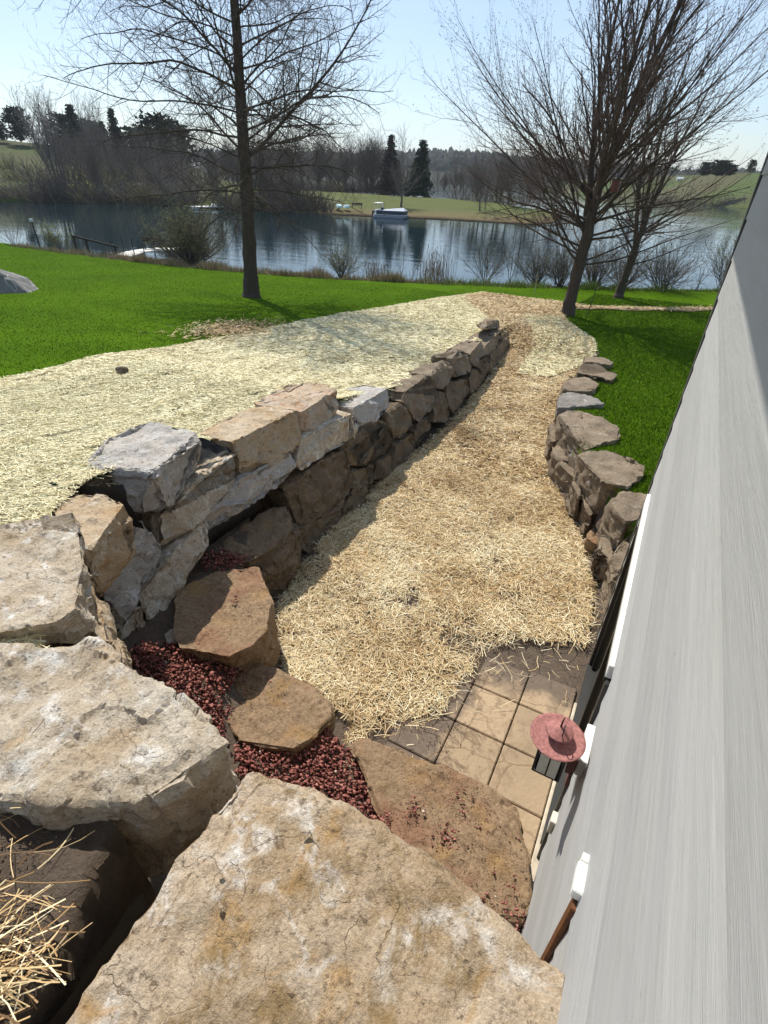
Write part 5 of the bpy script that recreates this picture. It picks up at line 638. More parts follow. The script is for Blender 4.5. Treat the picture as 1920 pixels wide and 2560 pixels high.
# ------------------------------------------------------------------ straw
def ribbons(P, L, Wd, tone, lift=.02, tilt=.18, seg=2, curve=.25, az=None, name='straw', mat=None):
    n = len(P); az = rng.uniform(0, 2 * math.pi, n) if az is None else az
    tl = rng.normal(0, tilt, n)
    D = np.stack([np.cos(az) * np.cos(tl), np.sin(az) * np.cos(tl), np.sin(tl)], 1)
    S = np.stack([-np.sin(az), np.cos(az), np.zeros(n)], 1)
    roll = rng.normal(0, .6, n)
    Wv = S * np.cos(roll)[:, None] + np.array([0, 0, 1.]) * np.sin(roll)[:, None]
    P = P + np.array([0, 0, 1.]) * (rng.random(n) * lift + np.abs(tl) * L * .45)[:, None]
    cv = rng.normal(0, curve, n)
    rows = []
    for k in range(seg + 1):
        u = k / seg - .5
        c = P + D * (u * L)[:, None] + S * (cv * L * (.25 - u * u))[:, None] + np.array([0, 0, 1.]) * (np.abs(cv) * L * .3 * (.25 - u * u))[:, None]
        rows += [c - Wv * (Wd / 2)[:, None], c + Wv * (Wd / 2)[:, None]]
    Vv = np.stack(rows, 1).reshape(-1, 3); m = 2 * (seg + 1)
    b = np.arange(n)[:, None] * m
    Fs = np.concatenate([b + np.array([[2 * k, 2 * k + 1, 2 * k + 3, 2 * k + 2]]) for k in range(seg)], 0)
    return mesh_np(name, Vv, Fs, mat, False, np.repeat(tone, m))
def nz_arr(x, y, s, o): return np.array([mn.noise(Vector((a * s, b * s, o))) for a, b in zip(x, y)])
BARE = GRAVEL['bare']
def path_straw(y0, y1, n, lo, hi, w, dens_k=1.0):
    y = rng.uniform(y0, y1, n)
    a = np.interp(y, [1.8, 2.4, 3.2, 4, 5, 7, 9, 11, 12.5, 15.4], [-1.9, -2.2, -3.0, -3.25, -3.35, -3.4, -3.3, -3.45, -3.6, -3.95]); b = np.where(y < 4.6, .15, np.interp(y, *XRW) - .28)
    x = a + (b - a) * rng.random(n) + np.where(rng.random(n) < .25, rng.normal(0, .1, n), 0)
    keep = nz_arr(x, y, 1.3, 0) + .5 * nz_arr(x, y, 3.2, 5) > -.62 + .5 * rng.random(n) - .2
    for bx, by, br in BARE: keep &= ~((np.hypot(x - bx, y - by) < br * (.5 + 1. * rng.random(n))) & (rng.random(n) < .72))
    # the straw thins out over the soil next to the patio
    edge = np.interp(x, [-3.2, -1.7, -1.5, -1.1, -.88, -.80, -.7, -.45, 0, .3], [1.5, 2.05, 2.25, 2.6, 2.95, 3.55, 4.0, 4.25, 4.5, 4.55])
    keep &= (y > edge - .12 + .75 * rng.random(n) ** 2) | ((rng.random(n) < .055 * np.exp(-(edge - y) * 2)) & (y > edge - 1.1))
    for (q0, q1, q2, q3) in ((-2.75, 1.4, -1.5, 2.45),): keep &= ~((x > q0) & (x < q2) & (y > q1) & (y < q3))
    x, y = x[keep], y[keep]; n = len(x)
    z = .03 + .05 * np.clip(nz_arr(x, y, 2.1, 9) + .2, 0, 1)
    P = np.stack([x, y, z], 1)
    tone = np.clip(rng.normal(.60, .27, n) + .34 * nz_arr(x, y, 1.1, 2) - .25 * np.clip(nz_arr(x, y, 2.3, 7), 0, 1) - .16 * smooth(5, 8, y), 0, 1)
    return P, rng.uniform(lo, hi, n), rng.uniform(.7, 1.3, n) * w, tone
parts = [path_straw(1.9, 4.6, 30000, .05, .17, .0046), path_straw(4.2, 7.5, 46000, .06, .17, .0055), path_straw(7.5, 15.4, 44000, .08, .18, .0085)]
P, L, Wd, T = [np.concatenate(q) for q in zip(*parts)]
tag(link('straw', ribbons(P, L, Wd, T, .016, .12, 2, .28, name='straw', mat=STRAW)), 'loose golden straw mulch covering the path between the two stone walls', 'straw', kind='stuff')
# orange-brown straw on the clearing at the end of the path, and the ribbon beyond the maple
n = 26000; y = rng.uniform(15.0, 23.2, n)
a = np.interp(y, ys2, chipL); b = np.interp(y, ys2, chipR); u = rng.random(n); x = a + (b - a) * u
k1 = rng.random(n) < 1.0
P = np.stack([x, y, terrain(x, y) + .05], 1)
tone = np.clip(rng.normal(.45, .24, n) + .15 * nz_arr(x, y, .7, 4), 0, 1)
n2_ = 2600; x2 = rng.uniform(-3.4, 4.5, n2_); y2 = np.interp(x2, [-3.4, 0, 4.5], [22.4, 25.0, 28.6]) + rng.normal(0, .2, n2_)
P2_ = np.stack([x2, y2, terrain(x2, y2) + .06], 1)
n3 = 1500; x3 = rng.normal(-9.45, .42, n3); y3 = rng.normal(9.75, .62, n3)
P3_ = np.stack([x3, y3, terrain(x3, y3) + .06], 1)
Pa = np.concatenate([P, P2_, P3_]); nn = len(Pa)
tag(link('straw', ribbons(Pa, rng.uniform(.08, .2, nn), rng.uniform(.008, .018, nn), np.concatenate([tone, rng.normal(.5, .2, n2_), rng.normal(.3, .2, n3)]).clip(0, 1), seg=1, name='far_straw', mat=STRAW)),
    'orange-tinged straw spread over the clearing where the path meets the lawn', 'straw', kind='stuff')
# pale straw of the netted erosion blanket
def blanket(y0, y1, n, lo, hi, w):
    y = rng.uniform(y0, y1, n)
    a = net_edge(y) - .06; b = np.where(y < 15.2, np.interp(y, *XLW) + .02, np.interp(y, [15.2, 17, 19, 20.6], [-4.4, -5.2, -6.3, -7.4]))
    x = a + (b - a) * rng.random(n)
    P = np.stack([x, y, terrain(x, y) + .05 + .02 * nz_arr(x, y, 2, 0)], 1)
    tone = np.clip(rng.normal(.6, .22, n) + .26 * nz_arr(x * 2.2, y * .55, 1.5, 1) + .18 * nz_arr(x, y, .5, 8), 0, 1)
    gap = nz_arr(x * 3.2, y * .9, 2.2, 12) > -.46 + .14 * rng.random(n)
    P, tone, y = P[gap], tone[gap], y[gap]; n = len(y)
    az = rng.normal(.35, .75, n)
    return P, rng.uniform(lo, hi, n), rng.uniform(.7, 1.3, n) * w, tone, az
parts = [blanket(.2, 4, 56000, .04, .12, .0055), blanket(4, 8, 62000, .05, .13, .0075), blanket(8, 23.2, 72000, .07, .18, .013)]
P, L, Wd, T, A = [np.concatenate(q) for q in zip(*parts)]
# a second, smaller piece of blanket beside the low wall
PB = [(-4.6, 18.6), (-3.6, 19.5), (-2.9, 18.4), (-1.9, 16.7), (-1.62, 15.6), (-1.75, 14.4), (-2.3, 13.0), (-3.05, 12.8), (-3.3, 15.5)]
qx = rng.uniform(-4.7, -1.4, 30000); qy = rng.uniform(12.7, 19.6, 30000)
k = np.array([inside(a, b, PB) for a, b in zip(qx, qy)]); qx, qy = qx[k], qy[k]; n = len(qx)
P = np.concatenate([P, np.stack([qx, qy, np.maximum(terrain(qx, qy), 0) + .075], 1)]); L = np.concatenate([L, rng.uniform(.08, .18, n)]); Wd = np.concatenate([Wd, rng.uniform(.012, .02, n)])
T = np.concatenate([T, np.clip(rng.normal(.5, .2, n), 0, 1)]); A = np.concatenate([A, rng.uniform(0, 6.28, n)])
tag(link('straw', ribbons(P, L, Wd, T, .010, .07, 1, .1, A, 'blanket_straw', PALESTRAW)), 'pale matted straw of the erosion blanket covering the upper bank', 'straw', kind='stuff')
# green net threads of the blanket
tb = Tubes()
for i in range(36):
    x0 = -7.4 + i * .1
    yy = np.arange(.3, 6.0, .25); xx = x0 + .03 * np.sin(yy * 2 + i)
    m = (xx > net_edge(yy)) & (xx < np.interp(yy, *XLW))
    if m.sum() > 2: tb.add(np.stack([xx[m], yy[m], terrain(xx[m], yy[m]) + .075], 1), np.full(m.sum(), .0022), 3)
NETM = plain('green_net', (.20, .26, .17), .6)
tag(link('netting', tb.mesh('netting', NETM)), 'thin green plastic netting threads over the straw blanket', 'netting', kind='stuff')
# a few twigs of long straw at the foreground left, over dark soil
n = 6500; x = rng.uniform(-2.2, -.85, n); y = rng.uniform(-.6, .5, n)
pile = smooth(.09, -.12, y - .25 * (x + 1.25)) * .9 + .045
keep = (rng.random(n) < pile) & (x < np.interp(y, [-.5, 0, .25, .6], [-.95, -1.0, -1.22, -1.6]))
x, y = x[keep], y[keep]; n = len(x)
P = np.stack([x, y, 2.35 + .085 * rng.random(n) * smooth(.1, -.15, y)], 1)
tag(link('straw', ribbons(P, rng.uniform(.05, .28, n), rng.uniform(.002, .0052, n), np.clip(rng.normal(.38, .28, n), 0, 1), .03, .16, 4, .3, rng.normal(.9, .8, n), 'near_straw', STRAW)),
    'long loose straw stalks on dark soil in the near left corner', 'straw', kind='stuff')
Vn = []; nj, ni = 40, 50
for j in range(nj):
    for i in range(ni):
        x = -2.6 + i * 1.75 / (ni - 1); y = -.8 + j * 1.16 / (nj - 1)
        z = 2.335 + .03 * fbm(Vector((x * 7, y * 7, 1)), 3) - .9 * float(smooth(-1.01, -.92, np.array(x + .45 * max(0, y) )))
        tz0 = float(terrain(min(x, -1.5), y)) - .02; z = tz0 + (z - tz0) * float(smooth(-2.6, -2.1, np.array(x)) * smooth(-.8, -.55, np.array(y)))
        Vn.append((x, y, z))
I = np.arange(nj * ni).reshape(nj, ni)
tag(link('corner_soil', mesh_np('corner_soil', Vn, np.stack([I[:-1, :-1], I[:-1, 1:], I[1:, 1:], I[1:, :-1]], -1).reshape(-1, 4), SOIL, True)), kind='structure')

# grass blades
def blades(x, y, h, w, name, tone, z=None):
    n = len(x); z = terrain(x, y) if z is None else z
    az = rng.uniform(0, 6.283, n); b = np.stack([x, y, z], 1)
    s = np.stack([np.cos(az), np.sin(az), np.zeros(n)], 1) * (w / 2)[:, None]
    lean = np.stack([rng.normal(0, .45, n) * h, rng.normal(0, .45, n) * h, h], 1)
    Vv = np.stack([b - s, b + s, b + lean], 1).reshape(-1, 3)
    return mesh_np(name, Vv, np.arange(3 * n).reshape(-1, 3), BLADE, False, np.repeat(tone, 3))
n = 150000; y = 4.8 + 22 * rng.random(n) ** 1.25; a = np.where(y < 15.6, np.interp(y, *XRW) - .02, np.interp(y, [15.6, 18, 20, 22.6, 27], [-1.7, -2.8, -3.5, -3.7, -3.4])); b_ = .7 + y * .07
x = a + (b_ - a) * rng.random(n)
off_strip = np.abs(y - np.interp(x, [-3.4, 0, 4.5], [22.4, 25.0, 28.6])) > .36
x, y = x[off_strip], y[off_strip]; n = len(x)
tone = np.clip(rng.normal(.5, .2, n) + .2 * nz_arr(x, y, .9, 0), 0, .9); tone[rng.random(n) < .03] = 1
tag(link('grass', blades(x, y, rng.uniform(.02, .055, n), .004 + y * .0005, 'right_grass', tone)), 'short green lawn grass between the low wall, the house and the maple', 'grass', kind='stuff')
n = 190000; x = -7.7 - 31 * rng.random(n) ** 1.3; y = 2.5 + 20 * rng.random(n)
k = (x < net_edge(y) - .02) & (y < np.interp(x, *CREST) + 1); x, y = x[k], y[k]
x2 = rng.uniform(-9, 3, 26000); y2 = rng.uniform(22.6, 32, 26000)
k = (y2 < np.interp(x2, *CREST) + 2) & ((np.abs(y2 - np.interp(x2, [-3.4, 0, 4.5], [22.4, 25.0, 28.6])) > .36) | (x2 < -3.5)); x, y = np.concatenate([x, x2[k]]), np.concatenate([y, y2[k]])
n = len(x)
tone = np.clip(rng.normal(.5, .12, n) + .3 * nz_arr(x * .35, y * 1.3, .8, 0), 0, .9)
tag(link('grass', blades(x, y, rng.uniform(.012, .036, n), np.full(n, .012), 'left_grass', tone)), 'mown green lawn grass sloping from the straw blanket to the lake bank', 'grass', kind='stuff')
# ------------------------------------------------------------------ house
WX = .235           # outer face of the siding
HC = 4.6            # far corner of the wall along Y
EXPO = .24
house = tag(empty('house', (WX, 0, 0)), 'grey lap-sided house wall rising along the right edge, wood grain siding', 'house')
hm = house.location
def hb(name, lo, hi, mat, parent=house, bev=0.0, rel=None):
    off = Vector(house.location)
    return box(name, Vector(lo) - off, Vector(hi) - off, mat, parent, bev)
def siding(y0, y1, zb, zt):
    """one lap board: proud at its lower edge, leaning in to its top"""
    bm = bmesh.new(); X = 0.0
    prof = [(X, zb), (X + .010, zt + .02), (X + .022, zt + .02), (X + .012, zb)]
    ny_ = max(2, int((y1 - y0) / .35) + 1); rings = []
    for i in range(ny_):
        y = y0 + (y1 - y0) * i / (ny_ - 1); w = .0008 * math.sin(y * 2.3 + zb * 9)
        rings.append([bm.verts.new((px_ + w, y, pz_)) for px_, pz_ in prof])
    for a, b in zip(rings[:-1], rings[1:]):
        for k in range(4): bm.faces.new((a[k], a[(k + 1) % 4], b[(k + 1) % 4], b[k]))
    bm.faces.new(rings[0]); bm.faces.new(rings[-1][::-1])
    bmesh.ops.recalc_face_normals(bm, faces=bm.faces)
    link('siding_board', bm_mesh('siding_board', bm, SIDING), house)
z0 = 4.0 - 16 * EXPO
DN, DF, DT = 2.24, 4.12, 1.98      # door: near jamb, far jamb, head
for k in range(24):
    zb = z0 + k * EXPO; zt = zb + EXPO
    if zt < DT + .02:
        siding(-2.2, DN - .09, zb, zt); siding(DF + .09, HC - .075, zb, zt)
    elif zb < DT - .02:
        siding(-2.2, DN - .09, zb, zt); siding(DF + .09, HC - .075, zb, zt)
        siding(DN - .088, DF + .088, DT + .12, zt)
    else: siding(-2.2, HC - .075, zb, zt)
hb('sheathing', (WX + .024, -2.2, .06), (WX + .09, DN - .01, 5.4), BRONZE)
hb('sheathing', (WX + .024, DN - .008, DT), (WX + .09, HC - .02, 5.4), BRONZE)
hb('sheathing', (WX + .024, DF + .01, .06), (WX + .09, HC - .02, DT - .002), BRONZE)
# corner board: a dark bronze strip with a thin pale grey outer edge
hb('corner_board', (WX - .004, HC - .073, .05), (WX + .03, HC - .004, 5.4), BRONZE, bev=.004)
hb('corner_edge', (WX - .006, HC - .002, .05), (WX + .02, HC + .008, 5.4), EDGEGREY)
bm = bmesh.new()
link('end_wall', bm_mesh('end_wall', box_bm(bm, (.025, HC - .019, .05), (6, HC - .002, 5.4)), SIDING), house)
# patio door under its white head trim
hb('door_glass', (WX + .05, DN + .05, .12), (WX + .058, DF - .05, DT - .05), GLASS)
for y0_, y1_ in ((DN - .002, DN + .05), ((DN + DF) / 2 - .03, (DN + DF) / 2 + .03), (DF - .05, DF + .002)):
    hb('door_stile', (WX + .02, y0_, .10), (WX + .075, y1_, DT - .002), BRONZE, bev=.004)
hb('door_sill', (WX - .02, DN, .045), (WX + .08, DF, .098), BRONZE)
hb('jamb_trim', (WX - .012, DN - .086, .03), (WX + .024, DN - .006, DT + .0), BRONZE, bev=.004)
hb('jamb_edge', (WX - .016, DN - .100, .03), (WX + .006, DN - .088, DT + .0), BRONZE, bev=.002)
hb('jamb_trim', (WX - .012, DF + .006, .03), (WX + .024, DF + .086, DT + .0), BRONZE, bev=.004)
hb('head_trim', (WX - .024, DN - .06, DT + .004), (WX + .02, 2.66, DT + .10), WHITE, bev=.004)
hb('head_trim', (WX - .024, 2.664, DT + .004), (WX + .02, DF + .06, DT + .10), WHITE, bev=.004)
hb('head_soffit', (WX - .026, DN - .05, DT - .03), (WX + .02, DF + .05, DT + .002), BRONZE)
# mounting block with the brown board below it, and a low outlet cover
hb('mounting_block', (WX - .024, .875, 2.38), (WX + .01, .97, 2.43), WHITE, bev=.005)
hb('mounting_block', (WX - .016, .974, 2.38), (WX + .01, 1.0, 2.428), WHITE, bev=.003)
hb('brown_board', (WX - .012, .85, 1.55), (WX + .005, .90, 2.375), WOOD, bev=.004)
hb('outlet_cover', (WX - .03, 2.02, .62), (WX + .01, 2.10, .76), CREAM, bev=.004)
hb('lantern_block', (WX - .032, 1.80, 1.63), (WX + .01, 2.04, 1.76), WHITE, bev=.004)
# roof overhang above the wall (it shades the top of the siding)
hb('soffit', (WX - .95, -2.4, 5.42), (WX + .1, 5.35, 5.46), CREAM)
hb('fascia', (WX - .99, -2.4, 5.38), (WX - .952, 5.37, 5.62), WHITE)
bm = bmesh.new()
vs = [bm.verts.new(p) for p in ((-1.0, -2.5, 5.60), (-1.0, 5.5, 5.60), (4, 5.5, 7.4), (4, -2.5, 7.4))]
bm.faces.new(vs); bmesh.ops.solidify(bm, geom=bm.faces[:], thickness=.05)
link('roof', bm_mesh('roof', bm, BRONZE), house)
hb('back_wall', (WX + .1, -2.2, .05), (WX + .14, HC - .03, 5.4), CREAM)

# ------------------------------------------------------------------ patio
patio = tag(empty('patio', (-.3, 2.6, 0)), kind='structure')
def slab(name, x0, x1, y0, y1, z0_, z1_, mat, par):
    bm = bmesh.new(); box_bm(bm, (x0, y0, z0_), (x1, y1, z1_), .009)
    for v in bm.verts: v.co.z += .004 * mn.noise(Vector((v.co.x * 5, v.co.y * 5, 0)))
    for v in bm.verts: v.co -= par.location
    return link(name, bm_mesh(name, bm, mat), par)
for xa, xb in ((-1.19, -.73), (-.73, -.27), (-.27, .19)):
    for q, ya in enumerate((1.04, 1.51, 1.98, 2.45, 2.92, 3.39)):
        yb = ya + .47 if q < 5 else (3.84 if xa > -.5 else (3.80 if xa > -.9 else 3.5))
        slab('paver', xa + .005, xb - .005, ya + .005, yb - .005, -.06, .012, PAVER, patio)
slab('edge_strip', .192, .30, 1.0, 3.66, -.06, .030, CONCRETE, patio)

# ------------------------------------------------------------------ wall lantern
def lathe(bm, prof, n=40, c=(0, 0, 0)):
    rings = []
    for r_, z_ in prof:
        rings.append([bm.verts.new((c[0] + r_ * math.cos(i * 2 * math.pi / n), c[1] + r_ * math.sin(i * 2 * math.pi / n), c[2] + z_)) for i in range(n)])
    for a, b in zip(rings[:-1], rings[1:]):
        for i in range(n): bm.faces.new((a[i], a[(i + 1) % n], b[(i + 1) % n], b[i]))
    return bm
LZ = 1.93
lan = tag(empty('wall_lantern', (.072, 1.745, LZ)), 'rust-red wall lantern with a wide conical shade, mounted on the siding above the patio', 'lantern')
bm = lathe(bmesh.new(), [(.001, .012), (.06, .004), (.1, -.001), (.132, .001), (.148, .006), (.150, .002), (.146, -.003), (.1, -.008), (.02, -.002)], 48)
link('shade', bm_mesh('shade', bm, REDPAINT, True), lan)
bm = lathe(bmesh.new(), [(.001, .088), (.03, .078), (.068, .056), (.074, .050), (.070, .046), (.03, .05), (.022, .008)], 40)
link('cap', bm_mesh('cap', bm, REDPAINT, True), lan)
tb = Tubes()
tb.add([(0, 0, .088), (0, 0, .125), (.004, .003, .165)], [.006, .005, .002], 6)
th = np.linspace(0, 2 * math.pi, 14)
tb.add(np.stack([.018 + 0 * th, -.026 + .028 * np.cos(th), .098 + .030 * np.sin(th)], 1), np.full(14, .0035), 6)
link('finial_ring', tb.mesh('finial_ring', BLACKMETAL), lan)
HB, B0, B1 = .072, -.26, -.012
body = link('lantern_body', bm_mesh('lantern_body', box_bm(bmesh.new(), (-HB, -HB, B0 - .012), (HB, HB, B0), .002), BLACKMETAL), lan)
link('top_plate', bm_mesh('top_plate', box_bm(bmesh.new(), (-HB, -HB, B1), (HB, HB, B1 + .010), .002), BLACKMETAL), lan)
for sx_ in (-1, 1):
    for sy_ in (-1, 1):
        link('corner_post', bm_mesh('corner_post', box_bm(bmesh.new(), (sx_ * HB - .006, sy_ * HB - .006, B0), (sx_ * HB + .006, sy_ * HB + .006, B1), .001), BLACKMETAL), body)
for a in range(4):
    R4 = Matrix.Rotation(a * math.pi / 2, 4, 'Z')
    for lo, hi in ((-.054, -.004), (.004, .054)):
        bm = box_bm(bmesh.new(), (lo, -HB - .002, B0 + .006), (hi, -HB + .002, B1 - .006)); bm.transform(R4)
        link('pane', bm_mesh('pane', bm, LANTERNGLASS), body)
    bm = box_bm(bmesh.new(), (-.004, -HB - .004, B0), (.004, -HB + .003, B1)); bm.transform(R4)
    link('glazing_bar', bm_mesh('glazing_bar', bm, BLACKMETAL), body)
bx = WX - .032 - .075
lan.scale = (1, 1, 1)
for ch_ in lan.children:
    if ch_.name.split('.')[0] in ('shade', 'cap', 'lantern_body', 'finial_ring', 'top_plate'): ch_.scale = (.88, .88, .92)
link('arm', bm_mesh('arm', box_bm(bmesh.new(), (.03, -.012, -.06), (bx - .018, .012, -.04), .003), BLACKMETAL), lan)
link('backplate', bm_mesh('backplate', box_bm(bmesh.new(), (bx - .02, .055, -.30), (bx - .002, .245, -.19), .006), REDPAINT), lan)
link('backplate_skirt', bm_mesh('backplate_skirt', box_bm(bmesh.new(), (bx - .018, .06, -.44), (bx - .002, .235, -.302), .003), REDDARK), lan)
link('bracket', bm_mesh('bracket', box_bm(bmesh.new(), (bx - .045, .0, -.24), (bx - .018, .09, -.03), .004), REDDARK), lan)

# ------------------------------------------------------------------ black landscape fabric peeping out between the stones
def fabric(verts, lab, amp=.03):
    bm = bmesh.new(); n_, m_ = 14, 8
    a, b, c_, d = [Vector(v) for v in verts]; g = []
    for j in range(m_ + 1):
        for i in range(n_ + 1):
            u, w = i / n_, j / m_
            p = (a * (1 - u) + b * u) * (1 - w) + (d * (1 - u) + c_ * u) * w
            k = p * 11
            p = p + Vector((mn.noise(k), mn.noise(k + Vector((5, 0, 0))), mn.noise(k + Vector((0, 7, 0))))) * amp
            g.append(bm.verts.new(p))
    for j in range(m_):
        for i in range(n_):
            q = j * (n_ + 1) + i; bm.faces.new((g[q], g[q + 1], g[q + n_ + 2], g[q + n_ + 1]))
    tag(link('landscape_fabric', bm_mesh('landscape_fabric', bm, FABRIC, True)), lab, 'fabric')
fabric([(-4.15, 1.95, 1.98), (-3.70, 2.28, 1.93), (-3.62, 2.32, 1.5), (-3.9, 2.2, 1.6)], 'crumpled black landscape fabric showing beside the grey corner stone of the long wall')
fabric([(-4.42, 3.28, 1.76), (-4.18, 3.62, 1.74), (-3.92, 3.86, 1.55), (-4.02, 3.42, 1.55)], 'black landscape fabric lying between the grey corner stone and the rusty capstones')
fabric([(-.97, .28, 2.28), (-.945, -.12, 2.28), (-.90, -.12, 1.55), (-.92, .30, 1.55)], 'black landscape fabric hanging in the dark gap beside the nearest slab', .02)

# ------------------------------------------------------------------ rock and clod on the lawn
bm = bmesh.new()
make_b = [(-20.2, 8.6, .5), (-18.67, 9.46, .6), (-18.2, 10.15, .6), (-18.9, 10.9, .6), (-19.6, 9.2, 1.42), (-19.2, 9.7, 1.46), (-18.8, 10.0, 1.15), (-21, 9.4, 1.4), (-20.6, 10.4, 1.3), (-19.3, 10.8, 1.0), (-19.9, 8.5, .6)]
MATS[9] = GRANITE
tag(make_stone('boulder', make_b, 9, .07, .03, None, 77, .06, .5), 'grey granite boulder with a pale vein, standing on the lawn at the left edge', 'boulder')
bm = bmesh.new(); bmesh.ops.create_icosphere(bm, subdivisions=2, radius=.085)
for v in bm.verts: v.co *= 1 + .35 * mn.noise(v.co * 16); v.co.z *= .7
tag(link('soil_clod', bm_mesh('soil_clod', bm, SOIL), None, (-7.15, 4.95, float(terrain(-7.15, 4.95)) + .09)), 'dark clod of soil lying alone on the pale straw blanket', 'clod')

# ------------------------------------------------------------------ trees
def perp(d, a):
    d = Vector(d).normalized(); h = Vector((0, 0, 1)) if abs(d.z) < .9 else Vector((1, 0, 0))
    u = d.cross(h).normalized(); w = d.cross(u)
    return u * math.cos(a) + w * math.sin(a)
class Tree:
    minr = .0016
    def __init__(s): s.b = Tubes(); s.w = Tubes(); s.tips = []
    def limb(s, p, d, L, r0, lev, up_, wig, seg=None, rend=.25, fine=False):
        n_ = seg or max(3, int(L / .28)); P = [Vector(p)]; d = Vector(d).normalized(); D = [d]
        for i in range(n_):
            d = (d + Vector((random.gauss(0, wig), random.gauss(0, wig), random.gauss(0, wig) + up_ / n_))).normalized()
            P.append(P[-1] + d * (L / n_)); D.append(d)
        R_ = [r0 * (1 - (1 - rend) * (i / n_)) for i in range(n_ + 1)]
        (s.w if fine else s.b).add([q[:] for q in P], R_, 7 if r0 > .06 else (5 if r0 > .02 else 3))
        return P, D, R_
def twigs(t, P, D, R_, specs, lev=0, f0=.2):
    """children along a limb; specs = list of (spacing, length factor, angle, up, wig, radius factor)"""
    if lev >= len(specs): 
        t.tips.append((P[-1], D[-1])); return
    sp, lf, ang, up_, wig, rf, minL = specs[lev]
    L = sum((b - a).length for a, b in zip(P[:-1], P[1:])); k = max(1, int(L * (1 - f0) / sp)); ph = random.uniform(0, 6.28)
    for i in range(k):
        u = f0 + (1 - f0) * (i + random.uniform(.2, .8)) / k
        q = u * (len(P) - 1); a = min(int(q), len(P) - 2); f = q - a
        p = P[a].lerp(P[a + 1], f); d = D[a + 1]; r = R_[a] + (R_[a + 1] - R_[a]) * f
        ph += 2.4 + random.uniform(-.5, .5)
        nd = d * math.cos(ang) + perp(d, ph) * math.sin(ang) * random.uniform(.75, 1.2)
        l2 = max(minL, L * lf * (1 - .62 * u)) * random.uniform(.65, 1.25)
        cp, cd, cr = t.limb(p, nd, l2, max(t.minr, r * rf), lev, up_, wig, max(2, int(l2 / .22)), .35, lev >= 1)
        twigs(t, cp, cd, cr, specs, lev + 1, .15)
def finish(t, name, loc, lab, trunk_mesh, wood, fine, rz=0, group=None, bud=None, budsize=.03):
    root = tag(empty(name, loc, rz), lab, 'tree', group)
    tk = link('trunk', trunk_mesh, root)
    cr_ = link('crown', t.b.mesh('crown', wood), root)
    tag(link('twigs', t.w.mesh('twigs', fine), cr_), kind='stuff'); tag(cr_, kind='stuff')
    if bud:
        Vb, Fb = [], []
        for p, d in t.tips:
            for _ in range(2):
                q = p + Vector((random.gauss(0, .02), random.gauss(0, .02), random.gauss(0, .02))) - d * random.uniform(0, .12)
                a = perp(d, random.uniform(0, 6.28)) * budsize * .35; b_ = (d + Vector((0, 0, .3))).normalized() * budsize
                k = len(Vb); Vb += [(q - a)[:], (q + a)[:], (q + b_)[:]]; Fb.append((k, k + 1, k + 2))
        tag(link('buds', mesh_np('buds', Vb, Fb, bud), cr_), kind='stuff')
    return root
def trunk_tube(P, R_, k=14):
    tb = Tubes(); P = [Vector(p) for p in P]
    n_ = 4; Q, S = [], []
    for i in range(len(P) - 1):
        for j in range(n_): Q.append(P[i].lerp(P[i + 1], j / n_)[:]); S.append(R_[i] + (R_[i + 1] - R_[i]) * j / n_)
    Q.append(P[-1][:]); S.append(R_[-1]); Q = np.array(Q)
    Q[2:-1, :2] += rng.normal(0, .012, (len(Q) - 3, 2))
    tb.add(Q, S, k)
    me = tb.mesh('trunk', BARK)
    co = np.zeros(len(me.vertices) * 3, np.float32); me.vertices.foreach_get('co', co); co = co.reshape(-1, 3)
    nn_ = np.array([mn.noise(Vector((x * 9, y * 9, z * 1.6))) for x, y, z in co])
    ax = np.repeat(Q, k, 0); co = co + (co - ax) * (.13 * nn_)[:, None]
    me.vertices.foreach_set('co', co.ravel().astype(np.float32)); me.update()
    return me

# pin-oak-like tree on the left lawn: one straight leader with level limbs
random.seed(21)
base = Vector((-13.3, 14.89, float(terrain(-13.3, 14.89)) - .03))
lean = Vector((-.042, .0, 1)).normalized()
axis = lambda z: Vector((  .045 * z + .03 * math.sin(z * .7), .040 * z + .01 * math.sin(z), z))
t = Tree()
TP = [axis(z) for z in (0, .25, .8, 2, 3.4, 5, 7, 9.5, 12.5)]
tm = trunk_tube(TP, [.37, .28, .235, .215, .20, .17, .13, .085, .02])
specL = [(.21, .42, .85, .22, .12, .58, .6), (.135, .44, .85, .28, .15, .66, .3), (.125, .42, .8, .35, .16, .75, .15)]
k = 0; z = 2.55; ph = .4; t.minr = .0028
while z < 11.8:
    ph += 2.39996 + random.uniform(-.3, .3)
    L = np.interp(z, [2.7, 4, 6, 9, 12], [4.2, 5.2, 5.4, 4.6, 1.8]) * random.uniform(.7, 1.06)
    el = np.interp(z, [2.7, 4, 6, 9, 12], [.0, .3, .42, .5, .85]) + random.gauss(0, .11)
    d = Vector((math.cos(ph) * math.cos(el), math.sin(ph) * math.cos(el), math.sin(el)))
    r0 = np.interp(z, [2.7, 5, 12], [.026, .036, .017]) * random.uniform(.75, 1.2)
    P, D, R_ = t.limb(axis(z), d, L, r0, 0, np.interp(z, [2.7, 4.5, 8], [-.55, -.38, -.30]), .085)
    twigs(t, P, D, R_, specL, 0, .12); z += random.uniform(.07, .16)
# the one big limb that climbs to the right
sr = Vector((math.cos(YAW), math.sin(YAW), 0))
P, D, R_ = t.limb(axis(4.05), sr * .85 + Vector((0, 0, .5)), 6.0, .062, 0, .7, .05, 20, .2)
twigs(t, P, D, R_, specL, 0, .12)
finish(t, 'shade_tree', base, 'leafless tree with one straight dark trunk and level branches, alone on the left lawn', tm, BARK, TWIG)

